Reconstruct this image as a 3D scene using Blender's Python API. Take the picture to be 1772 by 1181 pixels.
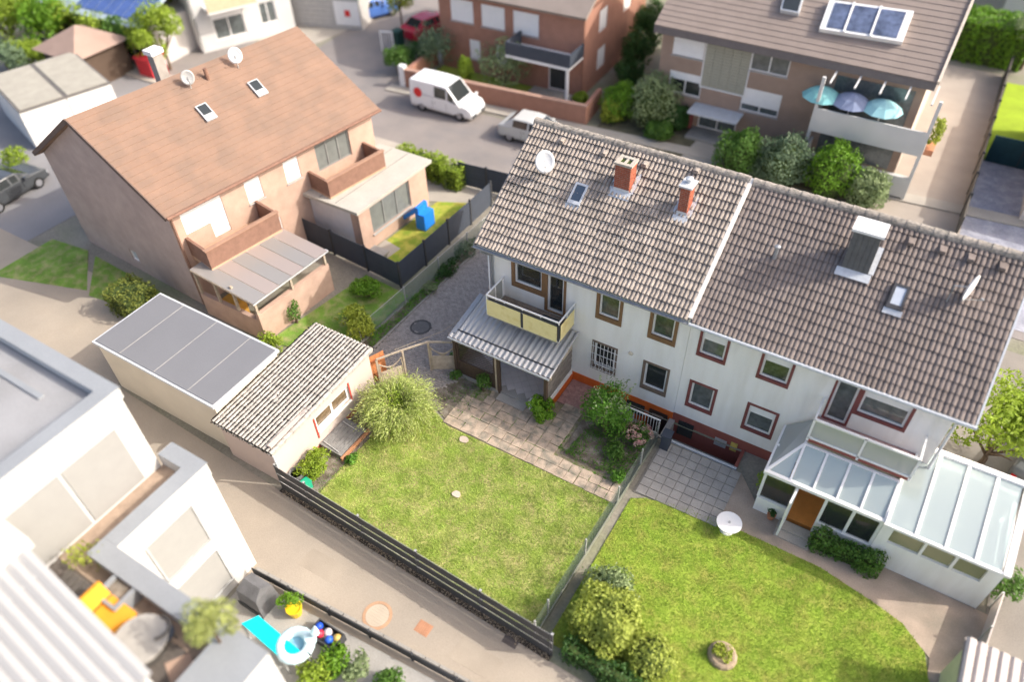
import bpy, bmesh, math, random
import numpy as np
from mathutils import Vector, Matrix

scene = bpy.context.scene
for o in list(bpy.data.objects): bpy.data.objects.remove(o)
COL = scene.collection
RND = random.Random(7)

# ---------------------------------------------------------------- camera
FPX, PITCH, YAW, ROLL = 1300.0, math.radians(44.66), math.radians(122.3), math.radians(-1.6)
CAM = Vector((0, 0, 22.48))
_f = Vector((math.cos(YAW)*math.cos(PITCH), math.sin(YAW)*math.cos(PITCH), -math.sin(PITCH)))
_r0 = Vector((math.sin(YAW), -math.cos(YAW), 0)); _u0 = _r0.cross(_f)
_r = _r0*math.cos(ROLL) + _u0*math.sin(ROLL); _u = -_r0*math.sin(ROLL) + _u0*math.cos(ROLL)
cd = bpy.data.cameras.new('camera'); cam = bpy.data.objects.new('camera', cd); COL.objects.link(cam)
cam.matrix_world = Matrix(((_r.x, _u.x, -_f.x, CAM.x), (_r.y, _u.y, -_f.y, CAM.y), (_r.z, _u.z, -_f.z, CAM.z), (0, 0, 0, 1)))
cd.sensor_width = 36; cd.lens = FPX/1772*36; cd.clip_end = 2000; cd.clip_start = 0.5
cd.dof.use_dof = True; cd.dof.focus_distance = 27.7; cd.dof.aperture_fstop = 0.092
scene.camera = cam
scene.render.resolution_x, scene.render.resolution_y = 1024, 683

def ray(px, py): return _r*((px-886)/FPX) - _u*((py-590.5)/FPX) + _f
def W(px, py, z=0.0):                       # photo pixel -> point at height z
    d = ray(px, py); return CAM + d*((z-CAM.z)/d.z)
def WP(px, py, p, n):                       # photo pixel -> point on the plane through p with normal n
    d = ray(px, py); n = Vector(n); return CAM + d*((Vector(p)-CAM).dot(n)/d.dot(n))

# ---------------------------------------------------------------- sky, sun, exposure
SUN = Vector((1.21, 0.56, 1.0)).normalized()
world = bpy.data.worlds.new('World'); scene.world = world; world.use_nodes = True
wn = world.node_tree.nodes; wl = world.node_tree.links
sky = wn.new('ShaderNodeTexSky'); sky.sky_type = 'NISHITA'; sky.sun_disc = False
sky.sun_elevation = math.asin(SUN.z); sky.sun_rotation = math.atan2(SUN.x, SUN.y)
sky.air_density = 0.8; sky.dust_density = 5.0; sky.ozone_density = 0.4
wn['Background'].inputs['Strength'].default_value = 0.15
wl.new(sky.outputs[0], wn['Background'].inputs['Color'])
sd = bpy.data.lights.new('sun', 'SUN'); sd.energy = 2.0; sd.angle = math.radians(0.55); sd.color = (1.0, 0.95, 0.87)
so = bpy.data.objects.new('sun', sd); COL.objects.link(so); so.rotation_euler = SUN.to_track_quat('Z', 'Y').to_euler(); so.location = (0, 0, 60)
scene.view_settings.view_transform = 'Standard'; scene.view_settings.look = 'None'
scene.view_settings.exposure = 1.13; scene.view_settings.gamma = 1.0; scene.view_settings.use_curve_mapping = False

# ---------------------------------------------------------------- materials
MATS = {}
def mat(name, col, rough=0.8, var=0.15, scale=3.0, fine=40.0, bump=0.0, metal=0.0, col2=None, patch=0.0, spec=0.3,
        trans=0.0, alpha=1.0, stretch=None, patch_scale=None, patch_sharp=0.12):
    if name in MATS: return MATS[name]
    m = bpy.data.materials.new(name); m.use_nodes = True; MATS[name] = m
    nt = m.node_tree; N = nt.nodes; L = nt.links
    b = N['Principled BSDF']; b.inputs['Roughness'].default_value = rough; b.inputs['Metallic'].default_value = metal
    b.inputs['Specular IOR Level'].default_value = spec
    geo = N.new('ShaderNodeNewGeometry'); pos = geo.outputs['Position']
    if stretch:
        mp = N.new('ShaderNodeMapping'); mp.inputs['Scale'].default_value = stretch; L.new(pos, mp.inputs[0]); pos = mp.outputs[0]
    def noise(sc, det=4):
        n = N.new('ShaderNodeTexNoise'); n.inputs['Scale'].default_value = sc; n.inputs['Detail'].default_value = det
        L.new(pos, n.inputs['Vector']); return n
    a = noise(scale); f = noise(fine, 3)
    add = N.new('ShaderNodeMath'); add.operation = 'ADD'; L.new(a.outputs[0], add.inputs[0]); L.new(f.outputs[0], add.inputs[1])
    mr = N.new('ShaderNodeMapRange'); mr.inputs['From Min'].default_value = 0.65; mr.inputs['From Max'].default_value = 1.35
    mr.inputs['To Min'].default_value = 1-var; mr.inputs['To Max'].default_value = 1+var; L.new(add.outputs[0], mr.inputs[0])
    base = N.new('ShaderNodeRGB'); base.outputs[0].default_value = (*col, 1)
    src = base.outputs[0]
    if col2 is not None:
        pn = noise(patch_scale or scale*1.7, 6)
        r = N.new('ShaderNodeMapRange'); r.inputs['From Min'].default_value = 0.5-patch_sharp+(0.5-patch)*0.5
        r.inputs['From Max'].default_value = 0.5+patch_sharp+(0.5-patch)*0.5; L.new(pn.outputs[0], r.inputs[0])
        mx = N.new('ShaderNodeMix'); mx.data_type = 'RGBA'; L.new(r.outputs[0], mx.inputs[0])
        L.new(src, mx.inputs[6]); mx.inputs[7].default_value = (*col2, 1); src = mx.outputs[2]
    mul = N.new('ShaderNodeVectorMath'); mul.operation = 'SCALE'; L.new(src, mul.inputs[0]); L.new(mr.outputs[0], mul.inputs['Scale'])
    L.new(mul.outputs[0], b.inputs['Base Color'])
    if bump:
        bp = N.new('ShaderNodeBump'); bp.inputs['Strength'].default_value = bump; bp.inputs['Distance'].default_value = 0.02
        L.new(f.outputs[0], bp.inputs['Height']); L.new(bp.outputs[0], b.inputs['Normal'])
    out = N['Material Output']
    if trans:
        t = N.new('ShaderNodeBsdfTranslucent'); L.new(mul.outputs[0], t.inputs[0])
        ms = N.new('ShaderNodeMixShader'); ms.inputs[0].default_value = trans
        L.new(b.outputs[0], ms.inputs[1]); L.new(t.outputs[0], ms.inputs[2]); L.new(ms.outputs[0], out.inputs[0])
    if alpha < 1:
        t = N.new('ShaderNodeBsdfTransparent'); ms = N.new('ShaderNodeMixShader'); ms.inputs[0].default_value = alpha
        L.new(t.outputs[0], ms.inputs[1]); L.new(b.outputs[0], ms.inputs[2]); L.new(ms.outputs[0], out.inputs[0])
    return m
def glass(name, tint=(0.8, 0.9, 0.9), refl=0.25, rough=0.04, body=0.25, bodycol=(0.4, 0.5, 0.5)):
    if name in MATS: return MATS[name]
    m = bpy.data.materials.new(name); m.use_nodes = True; MATS[name] = m
    N = m.node_tree.nodes; L = m.node_tree.links; out = N['Material Output']; N.remove(N['Principled BSDF'])
    t = N.new('ShaderNodeBsdfTransparent'); t.inputs[0].default_value = (*tint, 1)
    g = N.new('ShaderNodeBsdfGlossy'); g.inputs['Roughness'].default_value = rough
    d = N.new('ShaderNodeBsdfDiffuse'); d.inputs[0].default_value = (*bodycol, 1)
    fr = N.new('ShaderNodeFresnel'); fr.inputs[0].default_value = 1.5
    ad = N.new('ShaderNodeMath'); ad.operation = 'ADD'; ad.use_clamp = True; L.new(fr.outputs[0], ad.inputs[0]); ad.inputs[1].default_value = refl*0.3
    m1 = N.new('ShaderNodeMixShader'); m1.inputs[0].default_value = body; L.new(t.outputs[0], m1.inputs[1]); L.new(d.outputs[0], m1.inputs[2])
    m2 = N.new('ShaderNodeMixShader'); L.new(ad.outputs[0], m2.inputs[0]); L.new(m1.outputs[0], m2.inputs[1]); L.new(g.outputs[0], m2.inputs[2])
    L.new(m2.outputs[0], out.inputs[0]); return m
def leafmat(name, col, var=0.35, trans=0.35, col2=None):
    return mat(name, col, rough=0.55, var=var, scale=1.6, fine=14, trans=trans, spec=0.35, col2=col2, patch=0.4 if col2 else 0, patch_scale=6)

# ---------------------------------------------------------------- mesh helpers
WL = {}                                     # world location of every object (no parent rotation while building)
def empty(name, loc=(0, 0, 0)):
    o = bpy.data.objects.new(name, None); o.empty_display_size = 0.2; COL.objects.link(o)
    o.location = loc; WL[o.name] = Vector(loc); return o
def tag(o, label=None, cat=None, group=None, kind=None):
    if label: o['label'] = label
    if cat: o['category'] = cat
    if group: o['group'] = group
    if kind: o['kind'] = kind
    return o
def thing(name, label, cat, loc=(0, 0, 0), group=None): return tag(empty(name, loc), label, cat, group)

class Fr:                                   # a vertical frame: a along u, b outward, z up
    def __init__(s, p, u, n=None):
        s.p = Vector((p[0], p[1])); s.u = Vector((u[0], u[1])).normalized()
        s.n = Vector((n[0], n[1])).normalized() if n else Vector((s.u.y, -s.u.x))
    def P(s, a, b, z): q = s.p + s.u*a + s.n*b; return (q.x, q.y, z)
    def at(s, px, py):                      # pixel on the frame's plane -> (a, z)
        q = WP(px, py, (s.p.x, s.p.y, 0), (s.n.x, s.n.y, 0)); return ((Vector((q.x, q.y))-s.p).dot(s.u), q.z)

class MB:
    def __init__(s): s.v = []; s.f = []; s.smooth = False
    def add(s, vs, fs):
        k = len(s.v); s.v += [tuple(v) for v in vs]; s.f += [tuple(i+k for i in f) for f in fs]; return s
    BF = [(0, 3, 2, 1), (4, 5, 6, 7), (0, 1, 5, 4), (1, 2, 6, 5), (2, 3, 7, 6), (3, 0, 4, 7)]
    def hexa(s, c): return s.add(c, MB.BF)
    def box(s, x0, y0, z0, x1, y1, z1):
        x0, x1 = min(x0, x1), max(x0, x1); y0, y1 = min(y0, y1), max(y0, y1); z0, z1 = min(z0, z1), max(z0, z1)
        return s.hexa([(x0, y0, z0), (x1, y0, z0), (x1, y1, z0), (x0, y1, z0), (x0, y0, z1), (x1, y0, z1), (x1, y1, z1), (x0, y1, z1)])
    def fbox(s, F, a0, a1, b0, b1, z0, z1):
        c = [F.P(a0, b0, z0), F.P(a1, b0, z0), F.P(a1, b1, z0), F.P(a0, b1, z0), F.P(a0, b0, z1), F.P(a1, b0, z1), F.P(a1, b1, z1), F.P(a0, b1, z1)]
        return s.hexa(c)
    def poly(s, pts): return s.add(pts, [tuple(range(len(pts)))])
    def prism(s, pts, z0, z1):              # polygon footprint (xy) between two heights
        n = len(pts); vs = [(p[0], p[1], z0) for p in pts] + [(p[0], p[1], z1) for p in pts]
        fs = [tuple(range(n))[::-1], tuple(range(n, 2*n))] + [(i, (i+1) % n, n+(i+1) % n, n+i) for i in range(n)]
        return s.add(vs, fs)
    def slab(s, quad, t):                   # any planar polygon given a thickness downward along its normal
        q = [Vector(p) for p in quad]; nrm = (q[1]-q[0]).cross(q[2]-q[0]).normalized()
        if nrm.z < 0: nrm = -nrm
        n = len(q); vs = [p - nrm*t for p in q] + q
        fs = [tuple(range(n))[::-1], tuple(range(n, 2*n))] + [(i, (i+1) % n, n+(i+1) % n, n+i) for i in range(n)]
        return s.add(vs, fs)
    def bar(s, a, b, w, h=None):            # square bar between two points
        a, b = Vector(a), Vector(b); h = h or w; d = (b-a).normalized()
        up = Vector((0, 0, 1)) if abs(d.z) < 0.95 else Vector((1, 0, 0))
        x = d.cross(up).normalized()*(w/2); y = x.cross(d).normalized()*(h/2)
        return s.hexa([a-x-y, a+x-y, a+x+y, a-x+y, b-x-y, b+x-y, b+x+y, b-x+y])
    def tube(s, pts, r, n=6, cap=True):
        pts = [Vector(p) for p in pts]; rs = r if isinstance(r, (list, tuple)) else [r]*len(pts); k = len(s.v)
        for i, p in enumerate(pts):
            d = (pts[min(i+1, len(pts)-1)] - pts[max(i-1, 0)]).normalized()
            up = Vector((0, 0, 1)) if abs(d.z) < 0.9 else Vector((1, 0, 0))
            x = d.cross(up).normalized(); y = x.cross(d)
            for j in range(n):
                t = 2*math.pi*j/n; s.v.append(tuple(p + x*(math.cos(t)*rs[i]) + y*(math.sin(t)*rs[i])))
        for i in range(len(pts)-1):
            for j in range(n): s.f.append((k+i*n+j, k+i*n+(j+1) % n, k+(i+1)*n+(j+1) % n, k+(i+1)*n+j))
        if cap: s.f.append(tuple(k+j for j in range(n))[::-1]); s.f.append(tuple(k+(len(pts)-1)*n+j for j in range(n)))
        return s
    def disc(s, c, r, z0, z1, n=20, r2=None):
        r2 = r if r2 is None else r2
        return s.tube([(c[0], c[1], z0), (c[0], c[1], z1)], [r, r2], n)
    def lathe(s, c, prof, n=12, axis='z'):  # prof: (radius, height)
        k = len(s.v)
        for r, h in prof:
            for j in range(n):
                t = 2*math.pi*j/n; x, y = r*math.cos(t), r*math.sin(t)
                s.v.append((c[0]+x, c[1]+y, c[2]+h) if axis == 'z' else (c[0]+x, c[1]+h, c[2]+y))
        for i in range(len(prof)-1):
            for j in range(n): s.f.append((k+i*n+j, k+i*n+(j+1) % n, k+(i+1)*n+(j+1) % n, k+(i+1)*n+j))
        s.f.append(tuple(k+j for j in range(n))[::-1]); s.f.append(tuple(k+(len(prof)-1)*n+j for j in range(n))); return s
    def build(s, name, m, parent=None, smooth=False, kind=None, label=None):
        v = np.array(s.v, dtype=float); lo = v.min(0); hi = v.max(0); o = np.array([(lo[0]+hi[0])/2, (lo[1]+hi[1])/2, lo[2]])
        me = bpy.data.meshes.new(name); me.from_pydata((v-o).tolist(), [], s.f); me.materials.append(m); me.update()
        if len(s.v) < 60000 and not s.smooth:
            bm = bmesh.new(); bm.from_mesh(me); bmesh.ops.recalc_face_normals(bm, faces=bm.faces); bm.to_mesh(me); bm.free()
        if smooth: me.polygons.foreach_set('use_smooth', [True]*len(me.polygons))
        ob = bpy.data.objects.new(name, me); COL.objects.link(ob); wl_ = Vector(o.tolist()); WL[ob.name] = wl_
        if parent is not None: ob.parent = parent; ob.location = wl_ - WL[parent.name]
        else: ob.location = wl_
        if kind: ob['kind'] = kind
        if label: ob['label'] = label
        return ob
def inst(src, parent, loc, rot=None, scale=None):   # another object on the same mesh, placed in world space
    o = src.copy(); COL.objects.link(o); o.parent = parent
    o.location = Vector(loc) - (WL[parent.name] if parent else Vector()); WL[o.name] = Vector(loc)
    if rot is not None: o.rotation_euler = rot
    if scale is not None: o.scale = scale
    return o
def kids(o): return [c for c in bpy.data.objects if c.parent == o]
def copy_tree(o, parent=None):
    c = o.copy(); COL.objects.link(c); c.parent = parent
    for k in CH.get(o.name, []): copy_tree(k, c)
    return c
CH = {}
def index_children():
    CH.clear()
    for o in bpy.data.objects:
        if o.parent: CH.setdefault(o.parent.name, []).append(o)
def struct(name, mb, m, label=None, cat=None):
    o = mb.build(name, m); o['kind'] = 'structure'
    if label: o['label'] = label
    if cat: o['category'] = cat
    return o

# ---------------------------------------------------------------- foliage
def rnd(seed): return np.random.default_rng(seed)
def leaf_mesh(pts, out, size, rng, aspect=0.55, jitter=0.7, flat=0.0):
    n = len(pts); d = rng.normal(size=(n, 3)); nrm = out + d*jitter; nrm[:, 2] += flat
    nrm /= np.linalg.norm(nrm, axis=1)[:, None]+1e-9
    t = rng.normal(size=(n, 3)); a = np.cross(nrm, t); a /= np.linalg.norm(a, axis=1)[:, None]+1e-9
    b = np.cross(nrm, a); L = size*rng.uniform(0.65, 1.35, n)[:, None]
    v = np.empty((n, 4, 3)); v[:, 0] = pts-a*L*0.5; v[:, 1] = pts+b*L*aspect*0.5+nrm*L*0.08; v[:, 2] = pts+a*L*0.5; v[:, 3] = pts-b*L*aspect*0.5+nrm*L*0.08
    return v.reshape(-1, 3), np.arange(4*n).reshape(n, 4)
def crown_points(c, rad, n, rng, clumps=14, cr=0.42, zmin=0.03):
    c = np.array(c, float); rad = np.array(rad, float)
    d = rng.normal(size=(clumps, 3)); d /= np.linalg.norm(d, axis=1)[:, None]; d[:, 2] = np.where(d[:, 2] < -0.55, -d[:, 2], d[:, 2])
    cc = d*rng.uniform(0.45, 0.78, clumps)[:, None]; sz = cr*rng.uniform(0.7, 1.3, clumps)
    k = rng.integers(0, clumps, n); e = rng.normal(size=(n, 3)); e /= np.linalg.norm(e, axis=1)[:, None]
    p = cc[k] + e*(sz[k]*rng.uniform(0.35, 1.0, n)**0.4)[:, None]
    q = c + p*rad; out = p/(np.linalg.norm(p, axis=1)[:, None]+1e-6)*0.6 + e*0.6
    ok = q[:, 2] > zmin; return q[ok], out[ok]
def np_obj(name, v, f, m, parent=None, kind=None):
    b = MB(); b.smooth = True; b.v = v.tolist(); b.f = [tuple(x) for x in f.tolist()]
    return b.build(name, m, parent, kind=kind)
def stems(c, top, n, r, rng, spread=0.5, h0=0.0):
    b = MB(); c = Vector(c)
    for i in range(n):
        t = rng.uniform(0, 6.28); s = rng.uniform(0.3, 1)*spread; hh = rng.uniform(0.6, 0.95)*top
        b.tube([c+Vector((0.06*math.cos(t), 0.06*math.sin(t), h0)), c+Vector((math.cos(t)*s*0.5, math.sin(t)*s*0.5, h0+hh*0.55)), c+Vector((math.cos(t)*s, math.sin(t)*s, h0+hh))], [r, r*0.7, r*0.3], 5)
    return b
def shrub(name, label, c, rad, h, m, n=1600, size=0.12, seed=1, clumps=14, cat='shrub', group=None, aspect=0.55, cr=0.42):
    rng = rnd(seed); t = thing(name, label, cat, (c[0], c[1], 0), group)
    rx, ry = rad if isinstance(rad, tuple) else (rad, rad)
    p, o = crown_points((c[0], c[1], h*0.5), (rx, ry, h*0.56), n, rng, clumps, cr)
    v, f = leaf_mesh(p, o, size, rng, aspect); np_obj('foliage', v, f, m, t)
    stems((c[0], c[1], 0), h*0.75, 5, 0.022+0.008*h, rng, 0.5*rx).build('stem', MATS['bark'], t); return t
def ball_shrub(name, label, c, rad, h, m, n=2600, size=0.1, seed=1, group=None):
    rng = rnd(seed); t = thing(name, label, 'shrub', (c[0], c[1], 0), group); rx, ry = rad if isinstance(rad, tuple) else (rad, rad)
    d = rng.normal(size=(n, 3)); d /= np.linalg.norm(d, axis=1)[:, None]; d[:, 2] = np.where(d[:, 2] < -.6, -d[:, 2], d[:, 2])
    lump = 1+.10*np.sin(d[:, 0]*6+seed)+.08*np.sin(d[:, 1]*8+seed*2)+.08*np.sin(d[:, 2]*7+d[:, 0]*4)+np.where(rng.random(n) < .12, rng.uniform(0, .16, n), 0)
    p = d*(lump*rng.uniform(.80, 1.03, n))[:, None]*[rx, ry, h*.54]+[c[0], c[1], h*.48]; ok = p[:, 2] > .02
    v, f = leaf_mesh(p[ok], d[ok], size, rng, .6, .75); np_obj('foliage', v, f, m, t)
    b = MB(); b.lathe((c[0], c[1], 0), [(rx*.45, 0.02), (rx*.72, h*.3), (rx*.74, h*.55), (rx*.45, h*.8), (rx*.05, h*.88)], 14); b.build('dark_core', MATS['core'], t); return t  # solid dark filler; its colour stands for the shade inside the bush
def tree(name, label, c, h, rad, th, m, n=3000, size=0.16, seed=1, clumps=18, group=None, tr=0.12):
    rng = rnd(seed); t = thing(name, label, 'tree', (c[0], c[1], 0), group)
    b = MB(); base = Vector((c[0], c[1], 0))
    b.tube([base, base+Vector((0.04, 0.03, th*0.5)), base+Vector((0.0, 0.06, th)), base+Vector((0.03, 0, (th+h)/2))], [tr, tr*0.8, tr*0.65, tr*0.25], 8)
    for i in range(6):
        a = 6.28*i/6+rng.uniform(-.4, .4); l = rad*0.75
        b.tube([base+Vector((0, 0.04, th*rng.uniform(.8, 1.1))), base+Vector((math.cos(a)*l*.55, math.sin(a)*l*.55, th+(h-th)*.3)), base+Vector((math.cos(a)*l, math.sin(a)*l, th+(h-th)*rng.uniform(.45, .7)))], [tr*.5, tr*.3, tr*.1], 5)
    b.build('trunk', MATS['bark'], t)
    p, o = crown_points((c[0], c[1], (th*0.75+h)/2), (rad, rad, (h-th*0.75)/2*1.1), n, rng, clumps)
    v, f = leaf_mesh(p, o, size, rng); np_obj('crown', v, f, m, t); return t
def hedge(name, label, F, a0, a1, b0, b1, h, m, n, size=0.1, seed=1, group=None, cat='hedge', z0=0.0):
    rng = rnd(seed); q = F.P((a0+a1)/2, (b0+b1)/2, z0); t = thing(name, label, cat, q, group)
    A, B, Hh = a1-a0, b1-b0, h; ar = np.array([A*B, A*Hh, A*Hh, B*Hh, B*Hh]); k = rng.choice(5, n, p=ar/ar.sum())
    r1, r2 = rng.uniform(0, 1, n), rng.uniform(0, 1, n); a = np.where(k < 3, a0+r1*A, np.where(k == 3, a0, a1))
    bb = np.where(k == 0, b0+r2*B, np.where(k == 1, b0, np.where(k == 2, b1, b0+r1*B))); z = np.where(k == 0, h, r2*Hh)
    lump = 0.09*np.sin(a*3.1+seed)+0.06*np.sin(a*7.3+bb*5)
    oa = np.where(k == 3, -1., np.where(k == 4, 1., 0)); ob = np.where(k == 1, -1., np.where(k == 2, 1., 0)); oz = np.where(k == 0, 1., 0)
    dep = rng.uniform(-0.16, 0.05, n)+lump
    a = a+oa*dep; bb = bb+ob*dep; z = np.maximum(z+oz*dep, 0.02)+z0
    P = np.stack([F.p.x+F.u.x*a+F.n.x*bb, F.p.y+F.u.y*a+F.n.y*bb, z], 1)
    O = np.stack([F.u.x*oa+F.n.x*ob, F.u.y*oa+F.n.y*ob, oz], 1)
    v, f = leaf_mesh(P, O, size, rng, 0.6, 0.6); np_obj('foliage', v, f, m, t)
    core = MB().fbox(F, a0+.14, a1-.14, b0+.14, b1-.14, z0, z0+h-.16); core.build('dark_core', MATS['core'], t); return t  # dark block replacing the hedge interior, inner shade given by its colour
def tuft_points(poly_fn, n, rng): return poly_fn(n, rng)
def grass(name, label, pts, m, h, rng, w=0.012, cat='grass'):
    n = len(pts); a = rng.uniform(0, 6.28, n); lean = rng.normal(0, 0.5, (n, 2))*h*0.9; hh = h*rng.uniform(0.5, 1.3, n)
    dx = np.cos(a)*w/2; dy = np.sin(a)*w/2; v = np.empty((n, 3, 3))
    v[:, 0] = pts+np.stack([dx, dy, dx*0], 1); v[:, 1] = pts-np.stack([dx, dy, dx*0], 1)
    v[:, 2] = pts+np.stack([lean[:, 0], lean[:, 1], hh], 1)
    me = bpy.data.meshes.new(name); me.from_pydata(v.reshape(-1, 3).tolist(), [], np.arange(3*n).reshape(n, 3).tolist()); me.materials.append(m)
    o = bpy.data.objects.new(name, me); COL.objects.link(o); tag(o, label, cat, kind='stuff'); return o
# ---------------------------------------------------------------- material library
bark = mat('bark', (0.13, 0.09, 0.06), 0.9, 0.3, 6, 40, 0.5)
mat('core', (0.05, 0.075, 0.02), 0.95, .4, 4)  # dark tone painting the inner shade of bushes; also fills the flue
L_MID = leafmat('leaf_mid', (0.105, 0.215, 0.035)); L_DARK = leafmat('leaf_dark', (0.055, 0.13, 0.028)); L_LIME = leafmat('leaf_lime', (0.26, 0.36, 0.035))
L_PALE = leafmat('leaf_pale', (0.27, 0.34, 0.16)); L_GREY = leafmat('leaf_grey', (0.16, 0.23, 0.13)); L_YEL = leafmat('leaf_yellow', (0.34, 0.40, 0.05))
L_WIL = leafmat('leaf_willow', (0.52, 0.58, 0.21), 0.3, 0.4, (0.40, 0.50, 0.11)); L_FRESH = leafmat('leaf_fresh', (0.13, 0.29, 0.035)); L_BRIGHT = leafmat('leaf_bright', (0.15, 0.30, 0.02))
G_LAWN = mat('grass_blade', (0.37, 0.50, 0.105), 0.7, 0.42, 1.6, 16, trans=0.3, col2=(0.47, 0.53, 0.17), patch=0.36, patch_scale=0.9, spec=0.2)
G_LAWN2 = mat('grass_blade_green', (0.29, 0.425, 0.06), 0.7, 0.34, 0.9, 7, trans=0.3, col2=(0.41, 0.47, 0.10), patch=0.4, patch_scale=1.2, spec=0.2)
SOIL_LAWN = mat('lawn_soil', (0.22, 0.28, 0.05), 0.95, 0.45, 1.1, 22, 0.6, col2=(0.36, 0.33, 0.13), patch=0.45)
SOIL_LAWN2 = mat('lawn_soil_green', (0.24, 0.33, 0.04), 0.95, 0.3, 1.1, 22, 0.6, col2=(0.28, 0.29, 0.06), patch=0.4)
SOIL = mat('garden_soil', (0.14, 0.115, 0.085), 0.95, 0.4, 2.0, 25, 0.8, col2=(0.24, 0.21, 0.17), patch=0.45)
GROUND = mat('ground_earth', (0.24, 0.22, 0.18), 0.95, 0.25, 0.5, 12, 0.4, col2=(0.19, 0.20, 0.12), patch=0.35, patch_scale=0.3)
ALLEY = mat('alley_asphalt', (0.365, 0.31, 0.245), 0.9, 0.16, 0.35, 30, 0.25, col2=(0.315, 0.275, 0.225), patch=0.4, patch_scale=0.5, patch_sharp=.25)
STREET = mat('street_asphalt', (0.24, 0.215, 0.20), 0.9, 0.12, 0.4, 30, 0.2, col2=(0.20, 0.185, 0.18), patch=0.35, patch_scale=0.5)
CONC = mat('pale_concrete', (0.38, 0.345, 0.295), 0.9, 0.15, 0.8, 25, 0.25)
CONC_G = mat('grey_concrete', (0.30, 0.285, 0.26), 0.9, 0.2, 1.2, 25, 0.3)
SLAB = mat('patio_slab', (0.44, 0.345, 0.26), 0.9, 0.3, 2.0, 30, 0.6, col2=(0.23, 0.205, 0.16), patch=0.42, patch_scale=3.2)
SLAB_G = mat('grey_slab', (0.36, 0.335, 0.30), 0.9, 0.2, 2.3, 30, 0.4)
COBBLE = mat('cobble', (0.33, 0.295, 0.265), 0.9, 0.35, 5.0, 30, 0.5)
JOINT = mat('cobble_joint', (0.055, 0.05, 0.038), 0.95, 0.3)
TILE = mat('roof_tile', (0.36, 0.308, 0.262), 0.85, 0.30, 2.6, 24, 0.5, col2=(0.24, 0.21, 0.185), patch=0.3, patch_scale=1.6, patch_sharp=0.2)
TILE_N = mat('roof_tile_brown', (0.215, 0.178, 0.158), 0.85, 0.12, 2.6, 22, 0.4, col2=(0.18, 0.148, 0.13), patch=0.3, patch_scale=1.5)
def tile_variation(m, amt=.35):
    N = m.node_tree.nodes; L = m.node_tree.links; b = N['Principled BSDF']; old = b.inputs['Base Color'].links[0].from_socket
    oi = N.new('ShaderNodeObjectInfo'); at = N.new('ShaderNodeAttribute'); at.attribute_name = 'tv'; ad = N.new('ShaderNodeMath'); ad.operation = 'ADD'; L.new(oi.outputs['Random'], ad.inputs[0]); L.new(at.outputs['Fac'], ad.inputs[1])
    fr = N.new('ShaderNodeMath'); fr.operation = 'FRACT'; L.new(ad.outputs[0], fr.inputs[0]); mr = N.new('ShaderNodeMapRange'); mr.inputs['To Min'].default_value = 1-amt; mr.inputs['To Max'].default_value = 1+amt*.6; L.new(fr.outputs[0], mr.inputs[0])
    sc = N.new('ShaderNodeVectorMath'); sc.operation = 'SCALE'; L.new(old, sc.inputs[0]); L.new(mr.outputs[0], sc.inputs['Scale']); L.new(sc.outputs[0], b.inputs['Base Color'])
tile_variation(TILE, .10); tile_variation(TILE_N, .06)
RIDGE = mat('ridge_tile', (0.34, 0.30, 0.255), 0.9, 0.35, 6, 40, 0.6, col2=(0.17, 0.16, 0.14), patch=0.4, patch_scale=9)
SHED_T = mat('shed_tile', (0.40, 0.37, 0.335), 0.9, 0.22, 3, 30, 0.5, col2=(0.27, 0.25, 0.225), patch=0.3, patch_scale=7)
MOSS = mat('dark_moss', (0.03, 0.028, 0.022), 0.95, 0.4, 8, 40)
WHITE = mat('white_render', (0.85, 0.835, 0.80), 0.85, 0.05, 0.8, 60, 0.12, col2=(0.76, 0.735, 0.68), patch=0.3, patch_scale=1.2, patch_sharp=0.2, stretch=(2.2, 2.2, .35))
WHITE_P = mat('white_paint', (0.80, 0.79, 0.77), 0.45, 0.05)
PINK = mat('pink_render', (0.53, 0.435, 0.385), 0.85, 0.06, 1.2, 60, 0.1)
CREAM = mat('cream_render', (0.60, 0.54, 0.44), 0.85, 0.08, 1.0, 40, 0.1)
BROWN = mat('brown_wood', (0.22, 0.125, 0.062), 0.6, 0.2, 5, 50, stretch=(8, 8, 1)); TAUPE = mat('taupe_surround', (0.19, 0.14, 0.105), 0.7, 0.2, 5, 40); BROWN_D = mat('dark_brown_wood', (0.085, 0.058, 0.042), 0.75, 0.3, 6, 40, 0.3, stretch=(6, 6, 1))
WOOD_G = mat('weathered_wood', (0.40, 0.33, 0.25), 0.85, 0.3, 6, 50, 0.3); WOOD_SL = mat('grey_slat_wood', (0.25, 0.22, 0.19), 0.85, 0.3, 5, 40, 0.3)
MAROON = mat('maroon', (0.20, 0.065, 0.06), 0.6, 0.15); MAROON_P = mat('maroon_plinth', (0.27, 0.085, 0.065), 0.75, 0.15); ORANGE = mat('orange_plinth', (0.62, 0.13, 0.025), 0.75, 0.15, 4)
YELLOW = mat('yellow_panel', (0.80, 0.69, 0.34), 0.55, 0.05, 2, 20, col2=(0.70, 0.58, 0.24), patch=0.25)
ZINC = mat('zinc', (0.36, 0.37, 0.38), 0.45, 0.15, 4, 30, metal=0.4); LEAD = mat('lead_flashing', (0.56, 0.58, 0.60), 0.5, 0.15, 6, 30, metal=0.2)
DKGREY = mat('dark_grey', (0.05, 0.052, 0.056), 0.7, 0.2); ANTH = mat('anthracite', (0.055, 0.065, 0.085), 0.6, 0.12, 3); ANTH_S = mat('anthracite_strip', (0.06, 0.061, 0.064), 0.6, 0.2, 3)
STEEL = mat('galvanised', (0.45, 0.45, 0.44), 0.5, 0.1, metal=0.3); RED_F = mat('red_frame', (0.45, 0.07, 0.05), 0.5, 0.1)
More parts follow.
